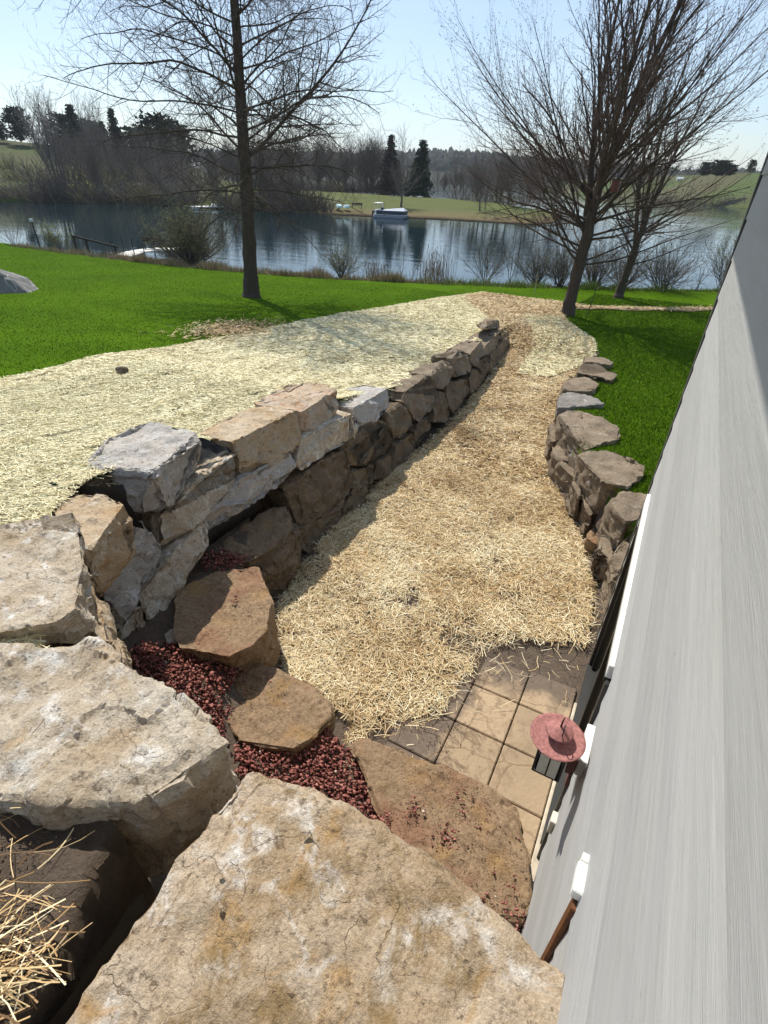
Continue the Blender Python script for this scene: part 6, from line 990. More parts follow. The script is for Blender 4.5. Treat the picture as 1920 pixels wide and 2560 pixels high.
# silver-maple-like tree at the end of the path: many rising stems
def maple(loc, H_, trunk_h, r0, n_main, spread, name, lab, seed, leanv, spec, low=10, bud=BUD):
    random.seed(seed); t = Tree(); t.minr = .0019
    ax = lambda z: Vector((leanv[0] * z, leanv[1] * z, z))
    tm = trunk_tube([ax(0), ax(.2), ax(.7), ax(trunk_h * .6), ax(trunk_h), ax(trunk_h * 1.5), ax(trunk_h * 2.1)], [r0 * 1.45, r0 * 1.12, r0, r0 * .93, r0 * .95, r0 * .7, r0 * .35])
    for i in range(n_main):
        ph = i * 2.39996 + random.uniform(-.4, .4); z = trunk_h * random.uniform(.95, 1.95)
        el = random.uniform(spread[0], spread[1]) if i > 2 else 1.38
        d = Vector((math.cos(ph) * math.cos(el), math.sin(ph) * math.cos(el), math.sin(el)))
        L = (H_ - z) * random.uniform(.8, 1.05) * (1 if el > 1.1 else .8)
        P, D, R_ = t.limb(ax(z), d, L, r0 * (random.uniform(.46, .58) if i <= 2 else random.uniform(.16, .28)), 0, .22, .04, int(L / .45), .12)
        twigs(t, P, D, R_, spec, 0, .1)
    for i in range(low):
        ph = i * 2.39996 + 1 + random.uniform(-.4, .4); z = trunk_h * random.uniform(.72, 1.5)
        el = random.uniform(.05, .6)
        d = Vector((math.cos(ph) * math.cos(el), math.sin(ph) * math.cos(el), math.sin(el)))
        L = H_ * random.uniform(.26, .42)
        P, D, R_ = t.limb(ax(z), d, L, r0 * random.uniform(.16, .26), 0, random.uniform(.0, .5), .07, int(L / .35), .15)
        twigs(t, P, D, R_, spec, 0, .12)
    return finish(t, name, loc, lab, tm, BARK, TWIG_R, 0, None, bud, .035)
specM = [(.30, .44, .5, .25, .06, .48, .9), (.21, .46, .6, .28, .09, .56, .35), (.16, .42, .65, .3, .11, .7, .16)]
maple((-3.43, 20.41, float(terrain(-3.43, 20.41)) - .05), 12.0, 2.3, .205, 24, (.34, 1.1), 'maple_tree', 'leafless many-stemmed tree with rising branches, standing at the end of the straw path', 5, (.045, .0), specM, 20)
specM2 = [(.38, .42, .6, .35, .07, .5, .6), (.26, .42, .65, .3, .09, .6, .3), (.22, .4, .65, .3, .1, .7, .18)]
maple((-2.42, 26.42, float(terrain(-2.42, 26.42)) - .05), 9.0, 1.75, .17, 9, (.55, 1.1), 'maple_tree', 'smaller leafless tree behind the many-stemmed one, nearer the lake bank', 8, (.10, .0), specM2, 9)
bh = tag(empty('birdhouse', (-2.72, 20.1, 4.02)), 'small dark red birdhouse hung in the tree at the end of the path', 'birdhouse')
link('house_box', bm_mesh('house_box', box_bm(bmesh.new(), (-.11, -.11, -.17), (.11, .11, .15), .006), REDDARK), bh)
bm = bmesh.new(); box_bm(bm, (-.17, -.15, .152), (.17, .15, .175), .004); link('roof', bm_mesh('roof', bm, BLACKMETAL), bh)
tb = Tubes(); tb.add([(0, 0, .17), (0, 0, .5)], [.006, .006], 5); link('hanger', tb.mesh('hanger', BLACKMETAL), bh)
tb = Tubes(); tb.add([(-2.75, 20.55, .0), (-2.66, 20.6, .9), (-2.60, 20.62, 1.75)], [.014, .014, .012], 6)
tag(link('stake', tb.mesh('stake', BLACKMETAL)), 'thin dark metal stake in the grass just right of the maple trunk', 'stake')
tb = Tubes(); tb.add([(-5.6, 24.2, -.05), (-5.6, 24.2, .85)], [.016, .016], 6)
tag(link('stake', tb.mesh('stake', PLAINWOOD := plain('pale_stick', (.42, .36, .26)))), 'thin pale stick standing in the grass left of the maple, before the shrubs', 'stake')

# ------------------------------------------------------------------ shrubs and dead grass on the near bank
def shrub(name, lab, loc, h, w, stems, fine, leaf, seed, nleaf=0, r0=.02, lsz=.03, up_=.1, spec=None, group=None):
    random.seed(seed); t = Tree(); t.minr = .006
    for i in range(stems):
        ph = random.uniform(0, 6.28); el = random.uniform(.55, 1.45)
        d = Vector((math.cos(ph) * math.cos(el) * w / h, math.sin(ph) * math.cos(el) * w / h, math.sin(el)))
        P, D, R_ = t.limb((random.gauss(0, .08), random.gauss(0, .08), -.1), d, h * random.uniform(.7, 1.05), r0, 0, up_, .09, 6, .3)
        twigs(t, P, D, R_, spec or [(.2, .45, .65, .3, .1, .6, .3), (.13, .45, .7, .25, .12, .7, .15)], 0, .2)
    root = tag(empty(name, loc), lab, 'shrub', group)
    tag(link('stems', t.b.mesh('stems', TWIG), root), kind='stuff'); tag(link('twigs', t.w.mesh('twigs', fine), root), kind='stuff')
    if leaf:
        Vb, Fb = [], []
        for p, d in t.tips:
            for _ in range(nleaf):
                q = p + Vector((random.gauss(0, .06), random.gauss(0, .06), random.gauss(0, .06)))
                a = Vector((random.gauss(0, 1), random.gauss(0, 1), random.gauss(0, 1))).normalized() * lsz; b_ = perp(a, random.uniform(0, 6)) * lsz * .5
                k = len(Vb); Vb += [(q - b_)[:], (q + b_)[:], (q + a)[:]]; Fb.append((k, k + 1, k + 2))
        tag(link('leaves', mesh_np('leaves', Vb, Fb, leaf), root), kind='stuff')
    return root
tz = lambda x, y, dz=0: (x, y, float(terrain(x, y)) + dz)
GREYTWIG = plain('grey_twig', (.13, .115, .10), .85)
shrub('shrub', 'large rounded olive twiggy shrub at the lake edge, in front of the white dock', tz(-24.2, 22.6), 3.1, 3.3, 62, GREYTWIG, OLIVE, 1, 3, .034, .05)
shrub('shrub', 'small pale green budding shrub by the water, right of the left tree trunk', tz(-15.75, 24.7), 1.9, 1.6, 40, GREYTWIG, PALEGREEN, 2, 4, .016, .04)
shrub('shrub', 'spindly grey-green shrub by the water near the left edge', tz(-38.5, 21.4), 1.9, 2.0, 14, GREYTWIG, PALEGREEN, 3, 1, .014, .04)
shrub('shrub', 'yellow-green leafy shrub beside the dark step railing', tz(-34.3, 21.6), 1.7, 1.3, 20, GREYTWIG, plain('yellow_green_leaf', (.26, .27, .06)), 4, 4, .014, .05)
shrub('shrub', 'open vase-shaped shrub with dark stems before the lake, left of the maple', tz(-9.1, 28.0), 2.5, 2.2, 14, GREYTWIG, PALEGREEN, 5, 1, .02, .035)
for i, (x, y, h, w, lab) in enumerate([(-6.6, 28.6, 2.1, 1.6, 'grey thicket shrub left of the maple trunk, low and dense'), (-5.4, 28.4, 2.3, 2.0, 'grey thicket shrub directly behind the maple trunk'),
        (-3.9, 29.2, 2.5, 2.4, 'dense dark shrub between the two maples'), (-.9, 30.2, 2.6, 2.9, 'wide dark twiggy shrub right of the smaller maple'), (-2.7, 30.0, 2.2, 2.0, 'tangled grey shrub behind the smaller maple trunk')]):
    shrub('shrub', lab, tz(x, y), h, w, 46, GREYTWIG, OLIVE, 11 + i, 1, .018, .035)
shrub('shrub', 'olive shrub by the lake just left of the house corner', tz(1.75, 31.6), 2.8, 2.4, 40, GREYTWIG, OLIVE, 21, 3, .018, .04)
shrub('sapling', 'thin leafless sapling before the lake, left of the brown seed stalks', tz(-12.9, 26.2), 1.7, .55, 2, GREYTWIG, None, 22, 0, .02, .03, .3)
shrub('sapling', 'tall thin bare sapling between the vase-shaped shrub and the maple', tz(-7.9, 28.3), 2.9, 1.0, 3, GREYTWIG, None, 23, 0, .02, .03, .3)
shrub('sapling', 'leaning dead sapling by the water near the house corner', tz(.55, 30.6), 1.7, 1.2, 3, GREYTWIG, None, 24, 0, .02, .03, -.1)
# dead grass and weeds along the bank
n = 80000; u = rng.random(n); x = -37 + 39.5 * u; y = np.interp(x, *CREST) + rng.gamma(1.6, .55, n) - .25
dens = np.interp(x, [-37, -30, -26, -20, -12, -9, -6, 2.5], [.35, .4, 1, 1, .9, .5, .45, .5])
k = rng.random(n) < dens * np.clip(.55 + nz_arr(x, y, .45, 3), .1, 1); x, y = x[k], y[k]; n = len(x)
h = rng.uniform(.1, .5, n) * np.clip(.55 + 1.3 * nz_arr(x, y, .9, 6) + .5 * nz_arr(x, y, 2.6, 8), .18, 1.5) * np.interp(x, [-37, -28, -20, -12, 2], [.8, 1.0, 1.0, 1.1, .7]); az = rng.uniform(0, 6.28, n)
b = np.stack([x, y, terrain(x, y) - .02], 1); s_ = np.stack([np.cos(az), np.sin(az), 0 * az], 1) * .016
ln = np.stack([rng.normal(0, .4, n) * h, rng.normal(0, .4, n) * h, h], 1)
Vv = np.stack([b - s_, b + s_, b + ln], 1).reshape(-1, 3)
tn = np.clip(rng.normal(.4, .25, n), 0, .88); tn[(rng.random(n) < np.interp(x, [-30, -12, -9, 2], [.1, .15, .75, .8]))] = 1
tag(link('dead_grass', mesh_np('dead_grass', Vv, np.arange(3 * n).reshape(-1, 3), DEADGRASS, False, np.repeat(tn, 3))), 'tangled dead brown grass and weeds along the top of the lake bank', 'dry grass', kind='stuff')
def stalks(name, lab, cx_, cy_, n_, h0, h1, rad):
    tb = Tubes(); heads = Tubes()
    for _ in range(n_):
        x, y = cx_ + random.gauss(0, rad), cy_ + random.gauss(0, rad); hh = random.uniform(h0, h1); dx = random.gauss(0, .12) * hh; dy = random.gauss(0, .12) * hh
        z0_ = float(terrain(x, y)); tb.add([(x, y, z0_), (x + dx * .4, y + dy * .4, z0_ + hh * .5), (x + dx, y + dy, z0_ + hh)], [.008, .007, .004], 3)
        if random.random() < .5: heads.add([(x + dx, y + dy, z0_ + hh - .03), (x + dx * 1.03, y + dy * 1.03, z0_ + hh + .07)], [.018, .008], 4)
    root = tag(empty(name, (0, 0, 0)), lab, 'plant')
    tag(link('stalks', tb.mesh('stalks', plain('dry_stalk', (.22, .15, .09))), root), kind='stuff'); tag(link('seed_heads', heads.mesh('seed_heads', plain('seed_head', (.16, .10, .06))), root), kind='stuff')
random.seed(31)
stalks('weed_clump', 'tall clump of brown seed stalks on the bank, right of the bare sapling', -11.0, 25.7, 160, .5, 1.7, .42)
stalks('weed_clump', 'low clump of reddish dry stalks by the water, left of the bare sapling', -13.9, 25.0, 140, .35, .95, .4)
# ------------------------------------------------------------------ lake, far banks, hills
def quadstrip(name, rows, mat, kind='structure'):
    V_ = [p for r in rows for p in r]; m = len(rows[0])
    I = np.arange(len(V_)).reshape(len(rows), m)
    f = np.stack([I[:-1, :-1], I[1:, :-1], I[1:, 1:], I[:-1, 1:]], -1).reshape(-1, 4)
    return V_, f
def refine(rows, nu, nv, amp, sc):
    A = np.array(rows, float); a, b = A.shape[:2]
    U_ = np.linspace(0, a - 1, (a - 1) * nu + 1); A = np.stack([np.stack([np.interp(U_, np.arange(a), A[:, j, k]) for k in range(3)], -1) for j in range(b)], 1)
    V_ = np.linspace(0, b - 1, (b - 1) * nv + 1); A = np.stack([np.stack([np.interp(V_, np.arange(b), A[i, :, k]) for k in range(3)], -1) for i in range(len(U_))], 0)
    for i in range(A.shape[0]):
        for j in range(nv + 1, A.shape[1]):
            A[i, j, 2] += amp * fbm(Vector((A[i, j, 0] * sc, A[i, j, 1] * sc, 0)), 3)
    return A
def land(name, rows, mat, nu, nv, amp, sc):
    A = refine(rows, nu, nv, amp, sc); V_, f = quadstrip(name, A.tolist(), mat)
    return tag(link(name, mesh_np(name, V_, f, mat, True)), kind='structure')
lw = mesh_np('lake', [(-900, 24, -3), (900, 24, -3), (900, 1400, -3), (-1500, 1400, -3), (-1500, 14, -3)], np.array([[0, 1, 2, 3]]), WATER)
bm = bmesh.new(); vs = [bm.verts.new(p) for p in ((-1500, 16, -3), (900, 16, -3), (900, 1500, -3), (-1500, 1500, -3))]; bm.faces.new(vs)
tag(link('lake', bm_mesh('lake', bm, WATER)), kind='structure')
tag(link('lake_bed', mesh_np('lake_bed', [(-3000, -300, -5.5), (3000, -300, -5.5), (3000, 3500, -5.5), (-3000, 3500, -5.5)], np.array([[0, 1, 2, 3]]), SOIL)), kind='structure')
t = NT('far_bank_dry', .95, .1); v = t.pos()
c = t.mix(t.noise(v, .12, 7, .7), (.06, .066, .028), (.115, .10, .055)); c = t.mix(t.rng(t.noise(v, .03, 3), .45, .62), c, (.07, .095, .03)); t.col(c); t.bump(t.noise(v, 1.2, 6), 1, .4); BANKDRY = t.m
land('hillside', BANK_L[:8], FARGRASS, 4, 4, .35, .05)
land('peninsula', BANK_L[7:], PENGRASS, 4, 4, .10, .12)
land('far_bank', BANK_R, BANKDRY, 4, 4, .3, .04)
land('hills', FAR, FARWOODS, 5, 5, 2.2, .012)
# trees that roughen the far ridge: one wood too far off to count
n = 2600; A = refine(FAR, 5, 5, 2.2, .012); fl = A[:, 8:22].reshape(-1, 3)
pk = fl[rng.integers(0, len(fl), n)] + np.stack([rng.normal(0, 9, n), rng.normal(0, 9, n), rng.uniform(-1, 1, n)], 1)
hh = rng.uniform(5, 12, n); ww = rng.uniform(3, 6, n); a0 = rng.uniform(0, 3.1, n)
Vq = []; Fq = []
ring = np.array([(math.cos(k * 1.2566), math.sin(k * 1.2566)) for k in range(5)])
base_ = np.concatenate([np.c_[ring * .8, np.full(5, .1)], np.c_[ring * 1., np.full(5, .45)], np.c_[ring * .6, np.full(5, .8)], [[0, 0, 1]]], 0)
fq = [(a * 5 + k, a * 5 + (k + 1) % 5, a * 5 + 5 + (k + 1) % 5) for a in (0, 1) for k in range(5)] + [(a * 5 + k, a * 5 + 5 + (k + 1) % 5, a * 5 + 5 + k) for a in (0, 1) for k in range(5)] + [(10 + k, 10 + (k + 1) % 5, 15) for k in range(5)]
jit = rng.uniform(.7, 1.3, (n, 16, 1))
Vq = base_[None] * np.stack([ww, ww, hh], 1)[:, None] * jit + pk[:, None]
Fq = np.array(fq)[None] + (np.arange(n) * 16)[:, None, None]
tag(link('far_forest', mesh_np('far_forest', Vq.reshape(-1, 3), Fq.reshape(-1, 3), FARWOODS)), 'distant dark wooded ridge across the lake', 'forest', kind='stuff')

# ------------------------------------------------------------------ background trees: prototypes of height 1, then copies
def proto_bare(seed, n_main=22, z0=.22, el=(.7, 1.2), stems=1, rad=.011, tr=.016, L0=.42, spread=.25, density=1.0, fork=False):
    random.seed(seed); S_ = 10.0; t = Tree(); t.minr = .014; tk = Tubes()
    spec = [(.42 / density, .48, .6, .4, .09, .6, .9), (.30 / density, .48, .65, .3, .1, .8, .5)]
    for s_ in range(stems):
        ph = s_ * 2.4 + random.uniform(-.5, .5); ln_ = random.uniform(.08, spread) if stems > 1 else random.uniform(0, .05)
        ax_ = Vector((math.cos(ph) * ln_, math.sin(ph) * ln_, 1)).normalized(); Hh = S_ * (random.uniform(.75, 1) if stems > 1 else 1) * (.45 if fork else .93)
        P = [ax_ * (Hh * q) + Vector((random.gauss(0, .06), random.gauss(0, .06), 0)) * (q > 0) for q in np.linspace(0, 1, 9)]
        R_ = [tr * S_ * (1 - .9 * q) for q in np.linspace(0, 1, 9)]; tk.add([p[:] for p in P], R_, 5)
        for i in range(n_main):
            u = z0 + (1 - z0) * (i + random.random()) / n_main; q = u * 8; a = min(int(q), 7); p = P[a].lerp(P[a + 1], q - a)
            a1 = i * 2.4 + random.uniform(-.4, .4); e = random.uniform(*el)
            d = Vector((math.cos(a1) * math.cos(e), math.sin(a1) * math.cos(e), math.sin(e)))
            L = S_ * L0 * (1.15 - .75 * u) * random.uniform(.75, 1.15) * (1.5 if fork else 1)
            P2, D2, R2 = t.limb(p, d, L, rad * S_ * .45 * (1.1 - .6 * u) * (1.6 if fork else 1), 0, .35, .06, 5, .35)
            twigs(t, P2, D2, R2, spec, 0, .15)
    for b_ in (t.b, t.w, tk): b_.V = [v / S_ for v in b_.V]
    t.w.V += t.b.V; t.w.F += [f + t.w.n for f in t.b.F]; 
    return tk, t.w
def proto_conifer(seed, shape, brown=False):
    random.seed(seed); tk = Tubes(); tk.add([(0, 0, 0), (0, 0, .5), (0, 0, 1)], [.022, .014, .003], 5)
    V_, F_ = [], []
    def spray(p, d, L, w):
        d = d.normalized()
        for i in range(int(9)):
            u = (i + random.random()) / 9; q = p + d * L * u + Vector((random.gauss(0, w), random.gauss(0, w), random.gauss(0, w * .6)))
            for _ in range(3):
                s = random.uniform(.5, 1) * w * 1.5; a = (d + Vector((random.gauss(0, .6), random.gauss(0, .6), random.gauss(0, .5)))).normalized() * s * 1.5; b_ = perp(a, random.uniform(0, 6.28)) * s * .55
                k = len(V_); V_.extend([(q - b_)[:], (q + b_)[:], (q + a)[:]]); F_.append((k, k + 1, k + 2))
    if shape == 'spruce':
        z = .08
        while z < .98:
            R_ = .30 * (1 - z) ** .85 + .015
            for k in range(13 if z < .7 else 7):
                a = random.uniform(0, 6.28); d = Vector((math.cos(a), math.sin(a), -.28 + random.gauss(0, .12)))
                spray(Vector((0, 0, z)), d, R_ * random.uniform(.75, 1.15), .018 + .013 * (1 - z))
            z += .032
    else:
        for k in range(150):
            z = random.uniform(.15, .93); R_ = .36 * math.sqrt(max(.03, 1 - ((z - .45) / .56) ** 2)); a = random.uniform(0, 6.28)
            d = Vector((math.cos(a), math.sin(a), random.uniform(.0, .7)))
            spray(Vector((0, 0, z - .1)), d, R_ * random.uniform(.7, 1.1), .034)
    return tk, (np.array(V_), np.array(F_))
PROTO = {}
def reg(key, tk, cr_, bark, twig):
    me1 = tk.mesh(key + '_trunk', bark)
    me2 = mesh_np(key + '_crown', cr_[0], cr_[1], twig) if isinstance(cr_, tuple) else cr_.mesh(key + '_crown', twig, False)
    PROTO[key] = (me1, me2)
for i in range(3):
    tk, c_ = proto_bare(40 + i, 28, .13, (.6, 1.25), 1 + (i == 2) * 2, tr=.012, L0=.46, spread=.2); reg('bare%d' % i, tk, c_, FARBARK, (FARBARK, FARBARK2, FARBARK)[i])
tk, c_ = proto_bare(50, 22, .25, (.95, 1.35), 5, .009, .012, .34, .42); reg('cotton', tk, c_, FARBARK, FARBARK2)
tk, c_ = proto_bare(51, 20, .3, (.6, 1.15), 1, .012, .02, .36, density=1.2, fork=True); reg('fork', tk, c_, FARBARK3, FARBARK)
tk, c_ = proto_bare(52, 18, .12, (.3, 1.1), 4, .012, .018, .45, .5); reg('bareb', tk, c_, FARBARK3, FARBARK3)
for key, sh, br, sd_ in (('pine', 'pine', 0, 60), ('spruce', 'spruce', 0, 61), ('spruceb', 'spruce', 1, 62)):
    tk, c_ = proto_conifer(sd_, sh); reg(key, tk, c_, FARBARK, NEEDLEB if br else NEEDLE)
def proto_thick(seed, leaf):
    random.seed(seed); t = Tree(); t.minr = .009
    for i in range(48):
        ph = random.uniform(0, 6.28); el = random.uniform(.5, 1.45); d = Vector((math.cos(ph) * math.cos(el), math.sin(ph) * math.cos(el), math.sin(el)))
        P, D, R_ = t.limb((random.gauss(0, .18), random.gauss(0, .18), -.05), d, random.uniform(.6, 1.02), .012, 0, .1, .1, 4, .5, True)
        twigs(t, P, D, R_, [(.10, .45, .6, .3, .1, .7, .16)], 0, .15)
    return t
for key, m in (('thick', (FARBARK, FARBARK2, FARBARK3, plain('thicket_olive', (.165, .15, .07), .9))), ('olive', (plain('olive_twigs', (.12, .125, .045), .9),))):
    for i, mm in enumerate(m): PROTO['%s%d' % (key, i)] = (None, proto_thick(70 + i, None).w.mesh(key + '_stems', mm, False))
random.seed(3)
LAB = {'bare': ('bare_tree', 'leafless tree in the woods across the water', 'leafless woodland trees across the water'),
       'pine': ('pine_tree', 'rounded dark evergreen on the hillside across the water', 'rounded dark evergreens on the far hillside'),
       'spruce': ('spruce_tree', 'pointed dark spruce on the hillside across the water', 'pointed spruces on the far hillside')}
nb = 0; seen = {}
for k, p, h, w in TREES:
    key = k if k in PROTO else 'bare0'
    fam = 'bare' if k.startswith('bare') and k != 'bareb' else k
    far = math.hypot(p[0], p[1])
    where = 'hillside' if p[0] < -88 else ('shore' if far < 118 else 'woods')
    if fam in LAB: nm, lab, grp = LAB[fam]
    else: nm, lab, grp = 'bare_tree', None, None
    if fam == 'bare':
        lab = {'hillside': 'leafless tree among the evergreens on the wooded hillside at left', 'shore': 'leafless tree close to the water on the peninsula', 'woods': 'leafless tree in the strip of woods behind the peninsula lawn'}[where]
        grp = {'hillside': 'leafless trees on the left hillside', 'shore': 'leafless trees on the peninsula shore', 'woods': 'leafless trees behind the peninsula lawn'}[where]
    seen[k] = seen.get(k, 0) + 1; c_ = seen[k]
    if k == 'cotton': lab = ('tall pale many-stemmed tree leaning over the water at far left', 'slimmer pale many-stemmed tree just behind the tallest one at far left', 'pale bare tree rising behind the evergreens at far left')[c_ - 1]
    if k == 'bareb': lab = ('wide dark bushy bare tree at the waterline right of the left trunk', 'second dark bushy bare tree beside the wide one at the waterline')[c_ - 1]
    if k == 'fork': lab = ('low-forked bare tree on the peninsula just behind the pontoon boat', 'slender low-forked bare tree on the peninsula shore left of the maple')[c_ - 1]
    if k == 'spruceb': nm, lab, grp = 'spruce_tree', 'brownish spruce on the peninsula, left one of the pair behind the boat', None
    if k == 'spruce' and -62 < p[0] < -45 and p[1] > 110: lab, grp = 'dark green spruce on the peninsula, right one of the pair behind the boat', None
    if k == 'pine' and far > 200 and p[0] > -35: 
        lab, grp = 'dark tree on the grassy bank across the lake, seen left of the house', 'dark trees on the bank across the lake at right'
    if fam == 'bare' and far > 200: lab, grp = 'bare tree on the distant shore seen through the maple branches', 'bare trees on the distant shore behind the maple'
    root = tag(empty(nm, Vector(p) + Vector((0, 0, -.3)), random.uniform(0, 6.28)), lab, 'tree', grp)
    sxy = h * w * random.uniform(.9, 1.1); root.scale = (sxy, sxy, h); root.rotation_euler = (random.gauss(0, .05), random.gauss(0, .05), random.uniform(0, 6.28))
    a, b = PROTO[key]
    link('trunk', a, root); tag(link('crown', b, root), kind='stuff')
for k, p, h, w in THICK:
    key = '%s%d' % (k, random.randrange(4) if k == 'thick' else 0)
    o = link('shrub', PROTO[key][1], None, Vector(p) + Vector((0, 0, -.15)))
    s_ = h * w * random.uniform(.9, 1.5); o.scale = (s_, s_, h * random.uniform(.95, 1.25)); o.rotation_euler.z = random.uniform(0, 6.28)
    if k == 'olive': tag(o, 'olive green budding shrub on the far grassy slope', 'shrub', 'olive shrubs on the far slope')
    else:
        fr_ = math.hypot(p[0], p[1]); w_ = 'the foot of the wooded hillside at left' if p[0] < -80 else ('the waterline right of the left trunk' if fr_ < 128 else ('the back of the peninsula lawn' if fr_ < 200 else 'the foot of the right bank across the lake'))
        tag(o, 'bare twiggy shrub along ' + w_, 'shrub', 'thicket along ' + w_)

# ------------------------------------------------------------------ boats, docks, railing
HULL = plain('boat_hull_grey', (.22, .24, .28), .45, .4); NAVY = plain('navy_panel', (.035, .045, .075), .5); COVER = plain('boat_cover', (.42, .45, .50), .8); ALU = plain('aluminium', (.55, .56, .58), .35, .5)
b0, b1 = Vector(BOAT[0]), Vector(BOAT[1]); ang = math.atan2(b1.y - b0.y, b1.x - b0.x); mid = (b0 + b1) / 2
boat = tag(empty('pontoon_boat', mid, ang), 'pontoon boat with a dark skirt and grey cover, moored at the peninsula shore', 'boat')
Lb = (b1 - b0).length
for y in (-.95, .95):
    tb = Tubes(); tb.add([(-Lb / 2 + .1, y, .18), (-Lb / 2 + .3, y, .18), (Lb / 2 - .9, y, .18), (Lb / 2 - .2, y, .3), (Lb / 2, y, .42)], [.2, .31, .31, .2, .04], 12); link('pontoon', tb.mesh('pontoon', HULL), boat)
link('deck', bm_mesh('deck', box_bm(bmesh.new(), (-Lb / 2 + .2, -1.25, .48), (Lb / 2 - .3, 1.25, .60), .02), ALU), boat)
for lo, hi in (((-Lb / 2 + .8, -1.22, .62), (Lb / 2 - .4, -1.18, 1.22)), ((-Lb / 2 + .8, 1.18, .62), (Lb / 2 - .4, 1.22, 1.22)), ((Lb / 2 - .44, -1.17, .62), (Lb / 2 - .4, 1.17, 1.22))):
    link('side_panel', bm_mesh('side_panel', box_bm(bmesh.new(), lo, hi, .01), NAVY), boat)
bm = bmesh.new()
cv = [bm.verts.new(p) for p in ((-1.9, -1.2, 1.24), (Lb / 2 - .42, -1.2, 1.24), (Lb / 2 - .42, 1.2, 1.24), (-1.9, 1.2, 1.24), (-1.7, 0, 1.34), (Lb / 2 - .9, 0, 1.75))]
for f in ((0, 1, 5, 4), (1, 2, 5), (2, 3, 4, 5), (3, 0, 4), (0, 3, 2, 1)): bm.faces.new([cv[i] for i in f])
link('cover', bm_mesh('cover', bm, COVER), boat)
link('motor', bm_mesh('motor', box_bm(bmesh.new(), (-Lb / 2 - .35, -.22, .1), (-Lb / 2 + .12, .22, 1.15), .08), BLACKMETAL), boat)
link('console', bm_mesh('console', box_bm(bmesh.new(), (-1.9, -.4, .62), (-1.4, .4, 1.65), .06), NAVY), boat)
link('windscreen', bm_mesh('windscreen', box_bm(bmesh.new(), (-1.72, -.38, 1.66), (-1.66, .38, 2.2), .01), ALU), boat)
tb = Tubes()
for x in (-3.0, -1.9):
    tb.add([(x, -1.1, .6), (x, -1.1, 2.35), (x, 1.1, 2.35), (x, 1.1, .6)], [.03] * 4, 6)
link('frame', tb.mesh('frame', ALU), boat); link('seat', bm_mesh('seat', box_bm(bmesh.new(), (-2.9, -1.05, .62), (-2.3, 1.05, 1.35), .08), WHITE), boat)
link('folded_canopy', bm_mesh('folded_canopy', box_bm(bmesh.new(), (-3.1, -1.15, 2.34), (-1.85, 1.15, 2.46), .05), WHITE), boat)
def canoe(p, rz, lab):
    bm = bmesh.new(); rings = []
    for i in range(13):
        u = i / 12 * 2 - 1; w = .55 * max(.02, 1 - abs(u) ** 2.4); hgt_ = .62 * (1 - .25 * u * u)
        rings.append([bm.verts.new((w * math.cos(a), u * 1.7, hgt_ * math.sin(a))) for a in np.linspace(0, math.pi, 9)])
    for a, b in zip(rings[:-1], rings[1:]):
        for i in range(8): bm.faces.new((a[i], a[i + 1], b[i + 1], b[i]))
    o = link('rowing_boat', bm_mesh('rowing_boat', bm, CANOE, True), None, p); o.rotation_euler.z = rz; tag(o, lab, 'boat')
    return o
CANOE = plain('pale_teal_hull', (.50, .68, .70), .4, .5, vary=.05)
def far_ground(x, y):
    pts_ = [p for r in BANK_L for p in r[:5]]
    return min(pts_, key=lambda q: (q[0] - x) ** 2 + (q[1] - y) ** 2)[2]
canoe((-65.6, 102.2, -1.95), .9, 'upturned pale teal boat on the far grass, left one of the pair'); canoe((-64.2, 102.9, -1.95), .9, 'upturned pale teal boat on the far grass, right one of the pair')
bn = tag(empty('bench', (-62.2, 103.6, -1.9), YAW), 'dark low bench on the peninsula grass beside the upturned boats', 'bench')
DARKWOOD = plain('dark_wood', (.045, .035, .028), .8)
link('seat', bm_mesh('seat', box_bm(bmesh.new(), (-1.1, -.25, .42), (1.1, .25, .5)), DARKWOOD), bn)
for x in (-.9, .9): link('leg', bm_mesh('leg', box_bm(bmesh.new(), (x - .06, -.2, -.1), (x + .06, .2, .42)), DARKWOOD), bn)
link('backrest', bm_mesh('backrest', box_bm(bmesh.new(), (-1.1, .22, .55), (1.1, .28, .85)), DARKWOOD), bn)
d0, d1 = Vector(FARDOCK[0]), Vector(FARDOCK[1]); ang = math.atan2(d1.y - d0.y, d1.x - d0.x)
fd = tag(empty('dock', (d0 + d1) / 2, ang), 'low white floating dock at the far shore, left of the tall trunk', 'dock')
Ld = (d1 - d0).length
for i in range(8): link('plank', bm_mesh('plank', box_bm(bmesh.new(), (-Ld / 2 + i * Ld / 8, -1.2, -.1), (-Ld / 2 + (i + 1) * Ld / 8 - .04, 1.2, .08)), WHITE), fd)
for x in (-Ld / 2 + .6, Ld / 2 - .6): link('float', bm_mesh('float', box_bm(bmesh.new(), (x - .5, -1, -.5), (x + .5, 1, -.102)), COVER), fd)
link('locker', bm_mesh('locker', box_bm(bmesh.new(), (.9, -.5, .082), (2.1, .5, .5), .05), WHITE), fd)
link('bollard', bm_mesh('bollard', box_bm(bmesh.new(), (2.5, -.3, .082), (3.1, .3, .7), .05), BLACKMETAL), fd)
